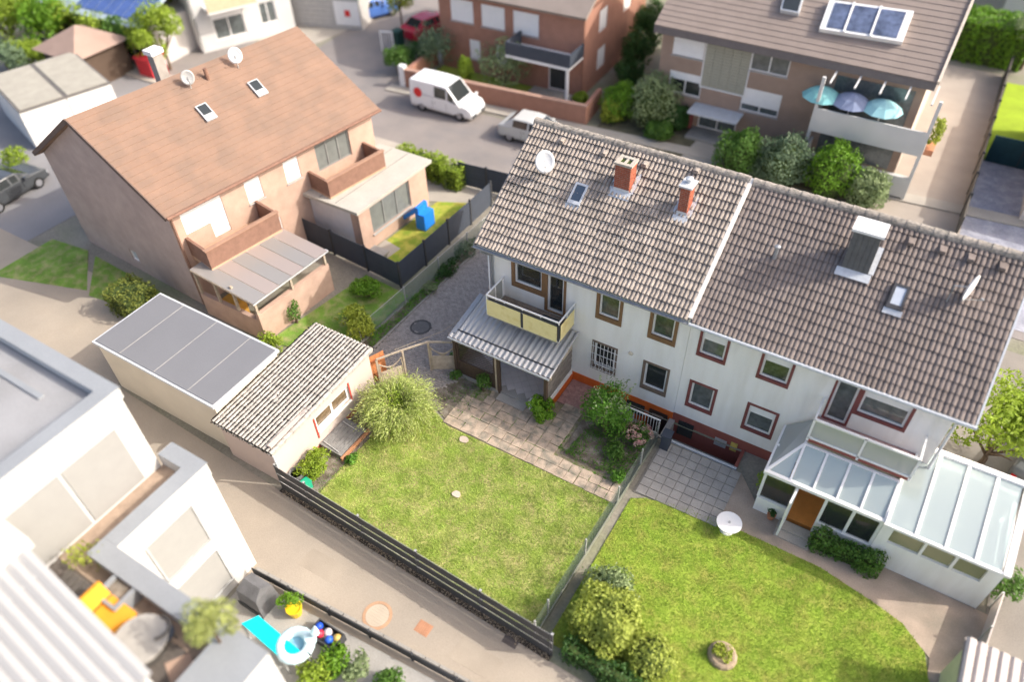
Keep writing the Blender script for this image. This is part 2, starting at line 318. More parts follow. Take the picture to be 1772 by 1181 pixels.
BRICK = mat('chimney_brick', (0.34, 0.10, 0.055), 0.85, 0.3, 9, 50, 0.4); MORTAR = mat('mortar', (0.40, 0.33, 0.28), 0.95, 0.2)
GL_DARK = mat('window_glass', (0.03, 0.035, 0.036), 0.06, 0.1, spec=0.8); GL_GREEN_REFL = mat('window_glass_green_reflection', (0.05, 0.065, 0.05), 0.08, 0.5, 5, 12, spec=0.8)  # the green one carries a painted foliage reflection in its tint and mottling
GL_CLEAR = glass('clear_glass', (0.85, 0.9, 0.9), 0.25, 0.03, 0.06, (0.5, 0.55, 0.55)); GL_ROOF = glass('roof_glass', (0.8, 0.9, 0.88), 0.3, 0.05, 0.45, (0.70, 0.80, 0.77)); GL_FROST = glass('frosted_glass', (0.9, 0.92, 0.9), 0.15, 0.2, 0.45, (0.75, 0.78, 0.74))
POLY = glass('canopy_sheet_plastic', (0.88, 0.88, 0.87), 0.25, 0.25, 0.5, (0.72, 0.72, 0.70))
FLOOR_T = mat('terrace_tile', (0.50, 0.47, 0.46), 0.6, 0.08, 3, 20); PINKFL = mat('pink_paving', (0.34, 0.20, 0.175), 0.9, 0.4, 6, 30, 0.3)
INT_WOOD = mat('interior_floor', (0.17, 0.085, 0.055), 0.5, 0.3, 3, 20, stretch=(6, 1, 1)); INT_WALL = mat('interior_wall', (0.5, 0.42, 0.25), 0.9, 0.1)

# ---------------------------------------------------------------- generic building pieces
def wall(parent, F, length, z0, z1, openings, m, depth=0.16, name='wall', label=None):
    xs = sorted({0, length, *[o[0] for o in openings], *[o[1] for o in openings]}); zs = sorted({z0, z1, *[o[2] for o in openings], *[o[3] for o in openings]})
    b = MB()
    def hole(x, z): return any(o[0] < x < o[1] and o[2] < z < o[3] for o in openings)
    for i in range(len(xs)-1):
        for j in range(len(zs)-1):
            if not hole((xs[i]+xs[i+1])/2, (zs[j]+zs[j+1])/2):
                b.fbox(F, xs[i], xs[i+1], -depth, 0, zs[j], zs[j+1])
    bm = bmesh.new(); me = bpy.data.meshes.new('t'); me.from_pydata(b.v, [], b.f); bm.from_mesh(me)
    bmesh.ops.remove_doubles(bm, verts=bm.verts, dist=1e-4)
    seen = {}
    for f in list(bm.faces):                # drop the inner faces that two wall cells share
        key = tuple(sorted(v.index for v in f.verts)); seen.setdefault(key, []).append(f)
    kill = [f for fs in seen.values() if len(fs) > 1 for f in fs]; bmesh.ops.delete(bm, geom=kill, context='FACES')
    bm.to_mesh(me); b.v = [tuple(v.co) for v in me.vertices]; b.f = [tuple(p.vertices) for p in me.polygons]; bm.free(); bpy.data.meshes.remove(me)
    return b.build(name, m, parent, label=label)
def frame_mb(F, a0, a1, z0, z1, w, b0, b1, bottom=None):
    b = MB(); wb = w if bottom is None else bottom
    b.fbox(F, a0, a0+w, b0, b1, z0, z1).fbox(F, a1-w, a1, b0, b1, z0, z1)
    b.fbox(F, a0+w, a1-w, b0, b1, z1-w, z1)
    if wb > 0: b.fbox(F, a0+w, a1-w, b0, b1, z0, z0+wb)
    return b
def window(parent, F, a0, a1, z0, z1, sur=None, sw=0.1, pane=None, mull=0, shutter=0.0, name='window', label=None, frame=None, fw=0.07, bottom=None, sillout=0.0):
    pane = pane or GL_DARK; frame = frame or WHITE_P
    if sur: root = frame_mb(F, a0, a1, z0, z1, sw, -0.15, 0.022, bottom).build(name, sur, parent, label=label)
    wb = sw if bottom is None else bottom
    i0, i1, k0, k1 = (a0+sw, a1-sw, z0+wb, z1-sw) if sur else (a0, a1, z0, z1)
    fb = frame_mb(F, i0, i1, k0, k1, fw, -0.13, -0.06)
    for k in range(mull):
        c = i0+(i1-i0)*(k+1)/(mull+1); fb.fbox(F, c-fw/2, c+fw/2, -0.125, -0.065, k0+fw, k1-fw)
    if sur: fb.build('frame', frame, root)
    else: root = fb.build(name, frame, parent, label=label)
    MB().fbox(F, i0+fw-.01, i1-fw+.01, -0.115, -0.10, k0+fw-.01, k1-fw+.01).build('pane', pane, root)
    if shutter > 0:
        s = MB(); zt = k1; zb = k1-(k1-k0)*shutter; n = max(3, int((zt-zb)/0.09))
        for k in range(n):
            y = zt-(zt-zb)*k/n; s.hexa([F.P(i0, -.055, y-(zt-zb)/n), F.P(i1, -.055, y-(zt-zb)/n), F.P(i1, -.03, y-(zt-zb)/n), F.P(i0, -.03, y-(zt-zb)/n), F.P(i0, -.055, y), F.P(i1, -.055, y), F.P(i1, -.042, y), F.P(i0, -.042, y)])
        s.build('shutter', WHITE_P, root)
    if sillout > 0: MB().fbox(F, a0-.05, a1+.05, .002, sillout, z0-.05, z0-.005).build('sill', STEEL, root)
    return root

# ---------------------------------------------------------------- tiled roofs
EY, EZ = 18.15, 5.55; RY, RZ = 22.72, 8.36; TS = (RZ-EZ)/(RY-EY); TA = math.atan(TS)
SLOPE_N = (0, -TS, 1)
def roof_at(px, py): return WP(px, py, (0, EY, EZ), SLOPE_N)
def rz_(y): return EZ+(y-EY)*TS
def tile_shape(w, ln, rel=1.0, st=.055):
    t = [0, .04, .12, .22, .32, .42, .46, .54, .58, .68, .78, .88, .96, 1.0]; h = [0, .0, .045, .062, .062, .045, 0, 0, .045, .062, .062, .045, 0, 0]
    h = [q*rel for q in h]; v = []; f = []; n = len(t)
    for i in range(n): v += [(t[i]*w, 0, h[i]+st), (t[i]*w, ln, h[i]*.85), (t[i]*w, .006, h[i]*.9+.004)]
    for i in range(n-1): a = i*3; b_ = a+3; f += [(a, b_, b_+1, a+1), (a+2, b_+2, b_, a)]
    return v, f
def tiled_roof(parent, x0, x1, cols, rows, m, seed, name='roof', rel=1.0, st=.055, dz=0.0):
    rg = random.Random(seed); w = (x1-x0)/cols; ex = math.hypot(RY-EY, RZ-EZ)/rows
    deck = MB().slab([(x0+.02, EY+.05, EZ-.01+dz), (x1-.02, EY+.05, EZ-.01+dz), (x1-.02, RY, RZ-.035+dz), (x0+.02, RY, RZ-.035+dz)], .16)
    deck.slab([(x0+.02, RY, RZ-.03), (x1-.02, RY, RZ-.03), (x1-.02, 2*RY-EY, EZ), (x0+.02, 2*RY-EY, EZ)], .16)
    roof = deck.build(name, m, parent)
    v, f = tile_shape(w, ex+.05, rel, st); rest = MB(); src = None; c, s = math.cos(TA), math.sin(TA)
    for r in range(rows):
        for k in range(cols):
            d = r*ex; jx, jz, ja = rg.gauss(0, .004), rg.gauss(0, .004), rg.gauss(0, .009); d += rg.gauss(0, .006) - (.04 if rg.random() < .006 else 0)
            p = (x0+k*w+jx, EY+d*c, EZ+d*s+.012+jz+dz)
            if r*cols+k < 300:
                if src is None:
                    b = MB(); b.v = v; b.f = f; src = b.build('tile', m, roof); ob = src
                    me = src.data; off = Vector(WL[src.name]); me.transform(Matrix.Translation(off)); ob.location = Vector(p)-WL[roof.name]; ob.rotation_euler = (TA, 0, ja); WL[ob.name] = Vector(p)
                else: inst(src, roof, p, (TA, 0, ja))
            else:
                R = Matrix.Translation(p) @ Matrix.Rotation(TA+rg.gauss(0, .004), 4, 'X') @ Matrix.Rotation(ja, 4, 'Z')
                rest.add([R @ Vector(q) for q in v], f)
    ro_ = rest.build('upper_tiles', m, roof, kind='stuff'); nf = len(f); at = ro_.data.attributes.new('tv', 'FLOAT', 'FACE'); k_ = len(ro_.data.polygons)//nf
    at.data.foreach_set('value', np.repeat(np.array([rg.random() for _ in range(k_)]), nf))
    nr = int((x1-x0)/.4); rw = (x1-x0)/nr; rb = None           # ridge caps
    for k in range(nr):
        q = (x0+k*rw, RY, RZ+.045+dz)
        if rb is None:
            b = MB()
            for i in range(9):
                t = math.pi*i/8
                b.v += [(0, -.19*math.cos(t), -.08+.19*math.sin(t)), (rw+.03, -.17*math.cos(t), -.08+.17*math.sin(t)), (0, -.16*math.cos(t), -.09+.155*math.sin(t))]
            for i in range(8): b.f += [(i*3, i*3+1, i*3+4, i*3+3), (i*3+2, i*3, i*3+3, i*3+5)]
            rb = b.build('ridge_tile', RIDGE, roof); rb.data.transform(Matrix.Translation(WL[rb.name])); rb.location = Vector(q)-WL[roof.name]; WL[rb.name] = Vector(q)
        else: inst(rb, roof, q, (rg.gauss(0, .02), 0, rg.gauss(0, .006)))
    return roof
def brick_stack(parent, x0, x1, y0, y1, z0, z1, cap='open'):
    ch = MB().box(x0, y0, z0, x1, y1, z1).build('chimney', MORTAR, parent)
    b = MB(); ch_h = .075; rg = random.Random(int(x0*100)); r = 0; z = z0+.02
    while z+.06 < z1:
        for (ax, p0, p1, q, s) in (('x', x0, x1, y0, -1), ('x', x0, x1, y1, 1), ('y', y0, y1, x0, -1), ('y', y0, y1, x1, 1)):
            L = p1-p0; n = max(2, round(L/.23)); w = L/n; o = (r % 2)*w/2; e = p0-o
            while e < p1-.02:
                a0, a1 = max(p0, e)+.006, min(p1, e+w)-.006; pr = .006+rg.random()*.008
                if a1-a0 > .03:
                    if ax == 'x': b.box(a0, q, z, a1, q+s*pr, z+.06)
                    else: b.box(q, a0, z, q+s*pr, a1, z+.06)
                e += w
        z += ch_h; r += 1
    b.build('brick_courses', BRICK, ch, kind='stuff'); return ch

# ================================================================ MAIN HOUSE
F0 = Fr((-12.58, 18.61), (1, 0), (0, -1))           # garden facade: a = x+12.58, b outward
H = thing('semi_detached_house', 'white rendered semi-detached house with brown tiled roof, orange plinth and yellow balcony', 'house', (-8.6, 23.2, 0))
fa = lambda x: x+12.58
ops = [(fa(-11.70), fa(-10.26), 3.78, 5.10), (fa(-10.26), fa(-9.36), 3.16, 5.10), (fa(-8.14), fa(-7.10), 3.74, 5.10), (fa(-6.09), fa(-5.04), 3.74, 5.10),
       (fa(-8.17), fa(-7.12), 1.08, 2.60), (fa(-6.09), fa(-5.04), 1.08, 2.58), (fa(-11.9), fa(-10.9), 0.16, 2.3)]
wall(H, F0, 7.95, .44, 5.72, ops, WHITE)
MB().fbox(F0, 0, 7.95, -.16, .012, -1.6, .44).build('plinth', ORANGE, H)
MB().box(-12.58, 18.77, -.1, -12.42, 26.8, 5.75).box(-12.42, 26.64, -.1, -4.63, 26.8, 5.75).box(-4.80, 18.78, -1.6, -4.64, 26.6, 5.7).build('outer_wall', WHITE, H)
MB().prism([(0, 0)]*0 or [(-12.57, 18.8), (-12.43, 18.8), (-12.43, 26.6), (-12.57, 26.6)], 5.76, 5.8).build('wall_plate', WHITE, H)
g = MB(); g.add([(-12.58, 18.65, 5.7), (-12.58, 26.75, 5.7), (-12.58, 22.72, 8.15), (-12.42, 18.65, 5.7), (-12.42, 26.75, 5.7), (-12.42, 22.72, 8.15)], [(0, 1, 2), (3, 5, 4), (0, 2, 5, 3), (1, 4, 5, 2), (0, 3, 4, 1)]); g.build('gable', WHITE, H)
roof = tiled_roof(H, -13.02, -4.67, 28, 16, TILE, 3)
MB().slab([(-4.69, EY+.05, EZ+.125), (-4.55, EY+.05, EZ+.125), (-4.55, RY, RZ+.10), (-4.69, RY, RZ+.10)], .09).build('verge_flashing', mat('white_verge', (.7, .67, .63), .6, .12, 4), roof)
MB().slab([(-13.05, EY, EZ-.02), (-13.02, EY, EZ-.02), (-13.02, RY, RZ-.02), (-13.05, RY, RZ-.02)], .18).build('barge_board', ZINC, roof)
MB().box(-12.95, 18.2, 5.46, -4.66, 18.6, 5.5).build('soffit', WHITE_P, H)
gb = MB()                                           # half-round gutter
for k in range(7):
    t = math.pi*k/6; gb.v += [(-13.05, 18.09-.07*math.cos(t), 5.50-.07*math.sin(t)), (-4.62, 18.09-.07*math.cos(t), 5.52-.07*math.sin(t)), (-13.05, 18.09-.06*math.cos(t), 5.505-.06*math.sin(t)), (-4.62, 18.09-.06*math.cos(t), 5.525-.06*math.sin(t))]
for k in range(6): gb.f += [(k*4, k*4+1, k*4+5, k*4+4), (k*4+2, k*4+6, k*4+7, k*4+3)]
gb.f += [(0, 2, 3, 1), (24, 25, 27, 26)]; gb.build('gutter', ZINC, H)
MB().tube([(-12.7, 18.09, 5.44), (-12.7, 18.13, 5.3), (-12.52, 18.54, 4.95), (-12.52, 18.54, 0.05)], .045, 8).build('downspout', ZINC, H, smooth=True)
MB().tube([(-12.64, 18.50, 5.2), (-12.64, 18.50, 0.05)], .03, 8).build('downspout', WHITE_P, H, smooth=True)
# windows
w1 = window(H, F0, fa(-11.70), fa(-10.26), 3.78, 5.10, BROWN, .13, GL_CLEAR, bottom=.2, label='wide balcony window in a brown surround')
dr = window(H, F0, fa(-10.26), fa(-9.36), 3.16, 5.10, BROWN, .10, GL_CLEAR, name='balcony_door', bottom=.02, fw=.08)
window(H, F0, fa(-8.14), fa(-7.10), 3.74, 5.10, BROWN, .12, GL_GREEN_REFL, bottom=.2)
window(H, F0, fa(-6.09), fa(-5.04), 3.74, 5.10, BROWN, .12, GL_GREEN_REFL, bottom=.2)
wb = window(H, F0, fa(-8.17), fa(-7.12), 1.08, 2.60, TAUPE, .09, GL_DARK, bottom=.18, label='ground-floor window behind white bars')
window(H, F0, fa(-6.09), fa(-5.04), 1.08, 2.58, TAUPE, .09, GL_DARK, bottom=.16)
window(H, F0, fa(-11.9), fa(-10.9), 0.16, 2.3, WHITE_P, .06, GL_DARK, name='terrace_door', bottom=.04)
bars = MB()
for k in range(7): x = -8.10+k*.152; bars.tube([(x, 18.55, 1.12), (x, 18.55, 2.56)], .011, 5)
for z in (1.2, 1.58, 1.97, 2.36): bars.tube([(-8.25, 18.54, z), (-7.04, 18.54, z)], .011, 5)
for k in range(4): bars.tube([(-8.02+k*.26, 18.535, 1.12), (-8.02+k*.26+.13, 18.535, 1.5), (-8.02+k*.26, 18.535, 1.9)], .008, 4)
bars.build('window_bars', WHITE_P, wb)
MB().fbox(F0, fa(-6.67), fa(-6.53), .002, .03, 2.58, 2.72).lathe((-6.6, 18.60, 2.65), [(.09, 0), (.09, -.03), (.06, -.05)], 14, 'y').build('wall_vent', CREAM, H)
rm = MB(); rm.box(-11.9, 22.0, 3.1, -9.1, 22.1, 5.4).box(-12.0, 18.8, 3.1, -11.9, 22, 5.4).box(-9.2, 18.8, 3.1, -9.1, 22, 5.4); rm.build('room_wall', INT_WALL, H)
MB().box(-11.9, 18.78, 3.02, -9.2, 22, 3.1).build('room_floor', INT_WOOD, H)
MB().box(-11.5, 21.2, 3.1, -11.1, 21.6, 4.5).build('room_cupboard', WHITE_P, H)
# balcony
BX0, BX1, BY, BZ = -12.06, -8.98, 17.38, 3.12
ba = MB().box(BX0, BY+.03, BZ-.16, BX1, 18.60, BZ).build('balcony', CONC_G, H)
dk = MB(); src = None; nx, ny = 14, 5
for i in range(nx):
    for j in range(ny):
        x = BX0+.06+i*(BX1-BX0-.12)/nx; y = BY+.08+j*(18.56-BY-.08)/ny; dk.box(x+.008, y+.008, BZ+.004, x+(BX1-BX0-.12)/nx-.008, y+(18.56-BY-.08)/ny-.008, BZ+.03)
dk.build('deck_tiles', mat('deck_tile', (0.23, 0.18, 0.14), .8, .35, 5, 30), ba, kind='stuff')
rl = MB(); T = BZ+.93
for a, b_ in (((BX0, BY, T), (BX1, BY, T)), ((BX0, BY, T), (BX0, 18.6, T)), ((BX1, BY, T), (BX1, 18.6, T)), ((BX0, BY, BZ-.02), (BX1, BY, BZ-.02)), ((BX1, BY, BZ-.02), (BX1, 18.6, BZ-.02))): rl.bar(a, b_, .05, .045)
for x in (BX0, BX0+.78, BX0+1.55, BX0+2.33, BX1): rl.bar((x, BY, BZ-.05), (x, BY, T), .035)
for y in (18.0, 18.57): rl.bar((BX1, y, BZ-.05), (BX1, y, T), .035); rl.bar((BX0, y, BZ-.05), (BX0, y, T), .035)
rl.build('railing', WHITE_P, ba)
MB().box(BX0+.02, BY-.045, BZ-.02, BX0+1.49, BY-.03, T-.19).build('panel', YELLOW, ba)
MB().box(BX0+1.61, BY-.045, BZ-.02, BX1-.06, BY-.03, T-.19).build('panel', YELLOW, ba)
MB().box(BX1+.03, BY+.08, BZ-.02, BX1+.045, 18.5, T-.19).build('panel', YELLOW, ba)
MB().box(BX0+.1, BY-.028, T-.18, BX1-.08, BY-.022, T-.07).box(BX0+1.5, BY-.04, BZ, BX0+1.6, BY-.034, T-.2).box(BX1-.03, BY-.03, BZ, BX1+.02, BY+.02, T-.1).build('dark_infill', DKGREY, ba)
MB().box(BX0-.02, BY+.1, BZ, BX0-.008, 18.5, T-.1).build('glass_panel', GL_FROST, ba)
# chimneys, skylight, vent tiles
def stack_from(fl, fr_, top, wdep, capk):
    a, b_ = roof_at(*fl), roof_at(*fr_); x0, x1, y0 = a.x, b_.x, (a.y+b_.y)/2
    q = WP(top[0], top[1], (0, y0, 0), (0, 1, 0)); zt = q.z
    c = brick_stack(H, x0, x1, y0, y0+wdep, rz_(y0)-.2, zt); cx = (x0+x1)/2
    if capk == 'open':
        k = MB().box(x0-.05, y0-.05, zt, x1+.05, y0+.09, zt+.07).box(x0-.05, y0+wdep-.09, zt, x1+.05, y0+wdep+.05, zt+.07).box(x0-.05, y0+.09, zt, x0+.09, y0+wdep-.09, zt+.07).box(x1-.09, y0+.09, zt, x1+.05, y0+wdep-.09, zt+.07)
        k.box(cx-.04, y0+.09, zt, cx+.04, y0+wdep-.09, zt+.06); k.build('cap', CONC, c); MB().box(x0+.09, y0+.09, zt, x1-.09, y0+wdep-.09, zt+.008).build('flue', MATS['core'], c)
    else:
        MB().box(x0-.07, y0-.07, zt, x1+.07, y0+wdep+.07, zt+.06).build('cap', LEAD, c); MB().lathe((cx, y0+wdep*.6, zt+.06), [(.09, 0), (.09, .12), (.14, .13), (.13, .17), (.02, .22)], 12).build('cowl', LEAD, c)
    fl_ = MB(); e = .10
    fl_.slab([(x0-e, y0-.24, rz_(y0-.24)+.10), (x1+e, y0-.24, rz_(y0-.24)+.10), (x1+e, y0-.001, rz_(y0)+.13), (x0-e, y0-.001, rz_(y0)+.13)], .03)
    fl_.box(x0-.02, y0-.018, rz_(y0)+.05, x1+.02, y0-.014, rz_(y0)+.22)
    for sx in (x0-.16, x1+.004): fl_.slab([(sx, y0+.001, rz_(y0)+.11), (sx+.156, y0+.001, rz_(y0)+.11), (sx+.156, y0+wdep+.2, rz_(y0+wdep+.2)+.11), (sx, y0+wdep+.2, rz_(y0+wdep+.2)+.11)], .03)
    fl_.build('flashing', LEAD, c)
stack_from((1060.6, 333), (1087.7, 338), (1079, 287), .5, 'open')
stack_from((1170.3, 374), (1186.8, 377), (1186, 325), .45, 'cap')
def skylight(parent, c4, frame_m, pane_m):
    ps = [roof_at(*c) for c in c4]; x0 = (ps[0].x+ps[3].x)/2; x1 = (ps[1].x+ps[2].x)/2; y1 = (ps[0].y+ps[1].y)/2; y0 = (ps[2].y+ps[3].y)/2
    up = Vector((0, -math.sin(TA), math.cos(TA)))
    def q(x, y, h): return Vector((x, y, rz_(y))) + up*h
    sk = MB(); w = .07
    for (xa, xb, ya, yb) in ((x0, x0+w, y0, y1), (x1-w, x1, y0, y1), (x0+w, x1-w, y0, y0+w*1.6), (x0+w, x1-w, y1-w, y1)):
        sk.hexa([q(xa, ya, .05), q(xb, ya, .05), q(xb, yb, .05), q(xa, yb, .05), q(xa, ya, .15), q(xb, ya, .15), q(xb, yb, .15), q(xa, yb, .15)])
    s = sk.build('skylight', frame_m, parent)
    MB().hexa([q(x0+w, y0+w, .1), q(x1-w, y0+w, .1), q(x1-w, y1-w, .1), q(x0+w, y1-w, .1), q(x0+w, y0+w, .125), q(x1-w, y0+w, .125), q(x1-w, y1-w, .125), q(x0+w, y1-w, .125)]).build('pane', pane_m, s)
    MB().slab([q(x0-.05, y0-.16, .07), q(x1+.05, y0-.16, .07), q(x1+.05, y0-.002, .09), q(x0-.05, y0-.002, .09)], .02).build('flashing', LEAD, s); return s
skylight(H, ((999, 318.5), (1022.6, 324.4), (1001.5, 359), (982, 352)), LEAD, mat('skylight_glass', (.06, .085, .12), .05, .1, spec=.9))
for p in ((973, 248), (1046, 270), (1116, 289), (1205, 300)):
    q = roof_at(*p); b = MB(); b.add([(q.x-.1, q.y-.15, q.z+.06), (q.x+.1, q.y-.15, q.z+.06), (q.x-.11, q.y+.2, q.z+.17), (q.x+.11, q.y+.2, q.z+.17), (q.x-.09, q.y-.14, q.z+.17), (q.x+.09, q.y-.14, q.z+.17), (q.x, q.y-.16, q.z+.21)], [(0, 1, 5, 6, 4), (4, 6, 2), (6, 5, 3), (6, 3, 2), (0, 4, 2), (1, 3, 5), (0, 2, 3, 1)]); b.build('vent_tile', TILE, roof)
def dish(name, label, foot, cen, r, nrm, sq=1.0, m=None):
    t = thing(name, label, 'satellite dish', foot); m = m or WHITE_P
    n = Vector(nrm).normalized(); x = n.cross(Vector((0, 0, 1))).normalized(); y = x.cross(n); b = MB(); c = Vector(cen); seg = 24
    for rr, hh in ((0, -.10), (.4, -.085), (.75, -.04), (1, .02), (1.0, 0.0), (.75, -.06), (0, -.125)):
        for j in range(seg):
            a = 6.283*j/seg; b.v.append(tuple(c + x*(math.cos(a)*r*rr*sq) + y*(math.sin(a)*r*rr) + n*hh*r*1.6))
    for i in range(6):
        for j in range(seg): b.f.append((i*seg+j, i*seg+(j+1) % seg, (i+1)*seg+(j+1) % seg, (i+1)*seg+j))
    b.build('reflector', m, t, smooth=True)
    back = c - n*.14*r
    MB().tube([foot, (foot[0], foot[1], back.z), tuple(back)], .022, 6).build('mast', STEEL, t)
    arm = c - y*r*.95; tip = c + n*r*1.0 - y*r*.35
    MB().tube([arm, tip], .012, 5).build('feed_arm', STEEL, t); MB().tube([tip, tip - n*.09 + y*.02], .028, 8).build('receiver', STEEL, t)
    return t
lr = rnd(77)
for nm, m_, n_, cx_, cy_ in (('lichen', mat('pale_lichen', (.42, .41, .37), .95, .3), 700, -11.2, 20.6), ('lichen', mat('dark_lichen', (.06, .058, .05), .95, .3), 1100, -12.1, 20.3)):
    lx = np.concatenate([lr.normal(cx_, .7, n_//2), lr.normal(-8.0, .9, n_//6)]); ly = np.concatenate([lr.normal(cy_, .45, n_//2), lr.normal(19.6, .4, n_//6)]); ok = (lx > -12.95) & (lx < -4.75) & (ly > 18.25) & (ly < 22.5); lx, ly = lx[ok], ly[ok]
    lp = np.column_stack([lx, ly, EZ+(ly-EY)*TS+.09]); v, f = leaf_mesh(lp, np.tile([0, -TS, 1.], (len(lp), 1)), .055, lr, .8, .15); np_obj(nm, v, f, m_, roof, kind='stuff')
q = roof_at(944, 303); dish('satellite_dish', 'round white satellite dish on the brown tiled roof left of the skylight', (q.x, q.y, q.z), (q.x+.02, q.y-.1, q.z+.62), .42, (.45, -.75, .38), .85)
# ================================================================ GROUND, LAWNS, PAVING
gm = MB(); hx0, hx1, hy0, hy1 = -6.7, -1.75, 17.66, 18.5; S = 260
for (a, b_, c, d) in ((-S, -S, S, hy0), (-S, hy1, S, S), (-S, hy0, hx0, hy1), (hx1, hy0, S, hy1)): gm.poly([(a, b_, -.03), (c, b_, -.03), (c, d, -.03), (a, d, -.03)])
struct('ground', gm, GROUND)
struct('alley', MB().prism([(-60, 5.2), (-14.0, 5.5), (6.5, 6.2), (30, 6.6), (30, 7.9), (-4.2, 8.2), (-15.4, 8.58), (-18.2, 8.7), (-24.7, 8.95), (-28, 13.2), (-60, 13.0)], -.12, -.008), ALLEY)
struct('street', MB().prism([(-60, 29.4), (40, 30.2), (40, 35.6), (-27.5, 35.3), (-30, 37.5), (-33.5, 80), (-42, 80), (-39.5, 36.5), (-60, 36)], -.15, -.012), STREET)
struct('street', MB().prism([(-60, 8), (-37.2, 8), (-36.2, 29.3), (-60, 29.3)], -.15, -.014), mat('street_asphalt_grey', (0.22, 0.215, 0.22), .9, .12, .4, 30, .2))
struct('pavement', MB().prism([(-60, 28.0), (-18.9, 28.4), (-18.9, 30.0), (-60, 29.3)], -.1, .08), CONC)
struct('lawn', MB().prism([(-14.1, 8.7), (-4.95, 8.4), (-4.80, 14.1), (-11.9, 14.05), (-13.2, 14.6), (-14.6, 13.6), (-14.1, 12.0)], -.1, .0), SOIL_LAWN)
def poly_sampler(poly):
    P = np.array(poly); lo, hi = P.min(0), P.max(0)
    def fn(n, rng):
        q = rng.uniform(lo, hi, (n, 2)); ins = np.zeros(n, bool); j = len(P)-1
        for i in range(len(P)):
            c = ((P[i, 1] > q[:, 1]) != (P[j, 1] > q[:, 1])) & (q[:, 0] < (P[j, 0]-P[i, 0])*(q[:, 1]-P[i, 1])/(P[j, 1]-P[i, 1]+1e-12)+P[i, 0]); ins ^= c; j = i
        q = q[ins]; return np.column_stack([q, np.zeros(len(q))])
    return fn
rg = rnd(11)
grass('lawn_grass', 'short sunlit yellow-green grass of the fenced back lawn', poly_sampler([(-14.2, 8.72), (-4.98, 8.44), (-4.84, 14.12), (-11.9, 14.0), (-13.2, 14.6), (-14.6, 13.6), (-14.1, 12.0)])(75000, rg), G_LAWN, .06, rg, .02)
NL = [(-4.55, 8.7), (6.0, 8.7), (6.0, 12.6), (5.5, 13.3), (5.25, 14.1), (4.5, 14.7), (3.57, 14.95), (1.87, 15.3), (-1.04, 15.3), (-2.6, 15.2), (-4.1, 14.85), (-4.5, 14.6)]
struct('lawn', MB().prism(NL, -.1, .002), SOIL_LAWN2)
grass('lawn_grass', 'lush greener grass of the neighbouring lawn beside the conservatory', poly_sampler(NL)(65000, rg), G_LAWN2, .07, rg, .02)
struct('garden_bed', MB().prism([(-7.55, 15.05), (-4.9, 15.05), (-4.88, 17.6), (-6.75, 17.6), (-7.0, 17.15), (-7.6, 17.1)], -.1, .004), SOIL)
struct('garden_bed', MB().prism([(-15.35, 8.95), (-14.15, 8.9), (-14.15, 12.1), (-14.65, 13.7), (-13.2, 14.7), (-12.0, 14.2), (-12.0, 16.42), (-13.2, 16.42), (-15.2, 14.3)], -.1, .003), SOIL)
struct('garden_bed', MB().prism([(-17.6, 15.7), (-17.0, 15.9), (-16.85, 25.5), (-17.5, 25.5)], -.1, .03), SOIL)
# grey cobbled drive
struct('driveway', MB().prism([(-17.1, 14.0), (-14.0, 14.0), (-12.75, 16.6), (-12.75, 28.3), (-16.9, 28.3)], -.1, .0), JOINT)
cb = MB(); r_ = 0; y = 14.3; rg2 = random.Random(5)
while y < 28.2:
    x = -17.0+(.11 if r_ % 2 else 0)
    while x < -12.85:
        lim = -14.0+(y-14)/2.6*1.25 if y < 16.6 else -12.8
        if x < lim and (x+16.03+.1)**2+(y-17.96)**2 > .16: z = .022+rg2.random()*.012; cb.box(x+.008, y+.008, -.01, x+.212, y+.10, z)
        x += .22
    y += .108; r_ += 1
cb.build('drive_cobbles', COBBLE, bpy.data.objects['driveway'], kind='stuff')
kb = MB()
kerb = None
for k in range(22):
    p = Vector((-16.98+.008*k, 15.9+k*.45, 0)); q = p+Vector((.008, .43, 0)); b = MB().bar(p+Vector((0, 0, .03)), q+Vector((0, 0, .03)), .07, .12)
    b.build('kerb_stone', CONC_G, bpy.data.objects['garden_bed.002'])
def manhole(name, label, c, r, lid, ring, z=0.0):
    t = thing(name, label, 'manhole', (c[0], c[1], z))
    b = MB(); n = 28
    b.lathe((c[0], c[1], z-.05), [(r*1.02, 0), (r*1.02, .062), (r*.82, .066), (r*.82, 0)], n); b.build('ring', ring, t)
    l = MB(); l.disc(c, r*.8, z-.03, z+.01, n); l.build('lid', lid, t)
    k = MB()
    for i in range(-3, 4): 
        w = math.sqrt(max(0, (r*.7)**2-(i*r*.2)**2)); k.box(c[0]-w, c[1]+i*r*.2-.012, z+.008, c[0]+w, c[1]+i*r*.2+.012, z+.016)
    k.build('ribs', lid, t)
manhole('manhole_cover', 'dark iron manhole cover set in the cobbled drive', (-16.03, 17.96), .46, mat('iron', (.13, .125, .12), .6, .2, 8, 40, .3), mat('iron_ring', (.07, .068, .065), .7, .2), .022)
q = W(653, 1066); manhole('manhole_cover', 'pale concrete manhole cover with rusty ring in the sunny alley', (q.x, q.y), .46, mat('pale_lid', (.44, .375, .29), .9, .08), mat('rust_ring', (.42, .26, .16), .9, .2), -.008)
def drain(label, c, m):
    t = thing('drain_grate', label, 'drain', (c.x, c.y, 0)); b = MB().box(c.x-.24, c.y-.2, -.05, c.x+.24, c.y+.2, -.002); b.build('frame', m, t)
    s = MB()
    for k in range(6): s.box(c.x-.2+k*.07, c.y-.16, -.002, c.x-.165+k*.07, c.y+.16, .008)
    s.build('bars', m, t)
drain('rusty orange drain grate in the alley beside the pale manhole', W(733, 1088), mat('rust', (.42, .22, .13), .9, .2)); drain('dark drain grate in the fence shadow of the alley', W(885, 1108), mat('iron_drain', (.12, .10, .09), .8, .2))
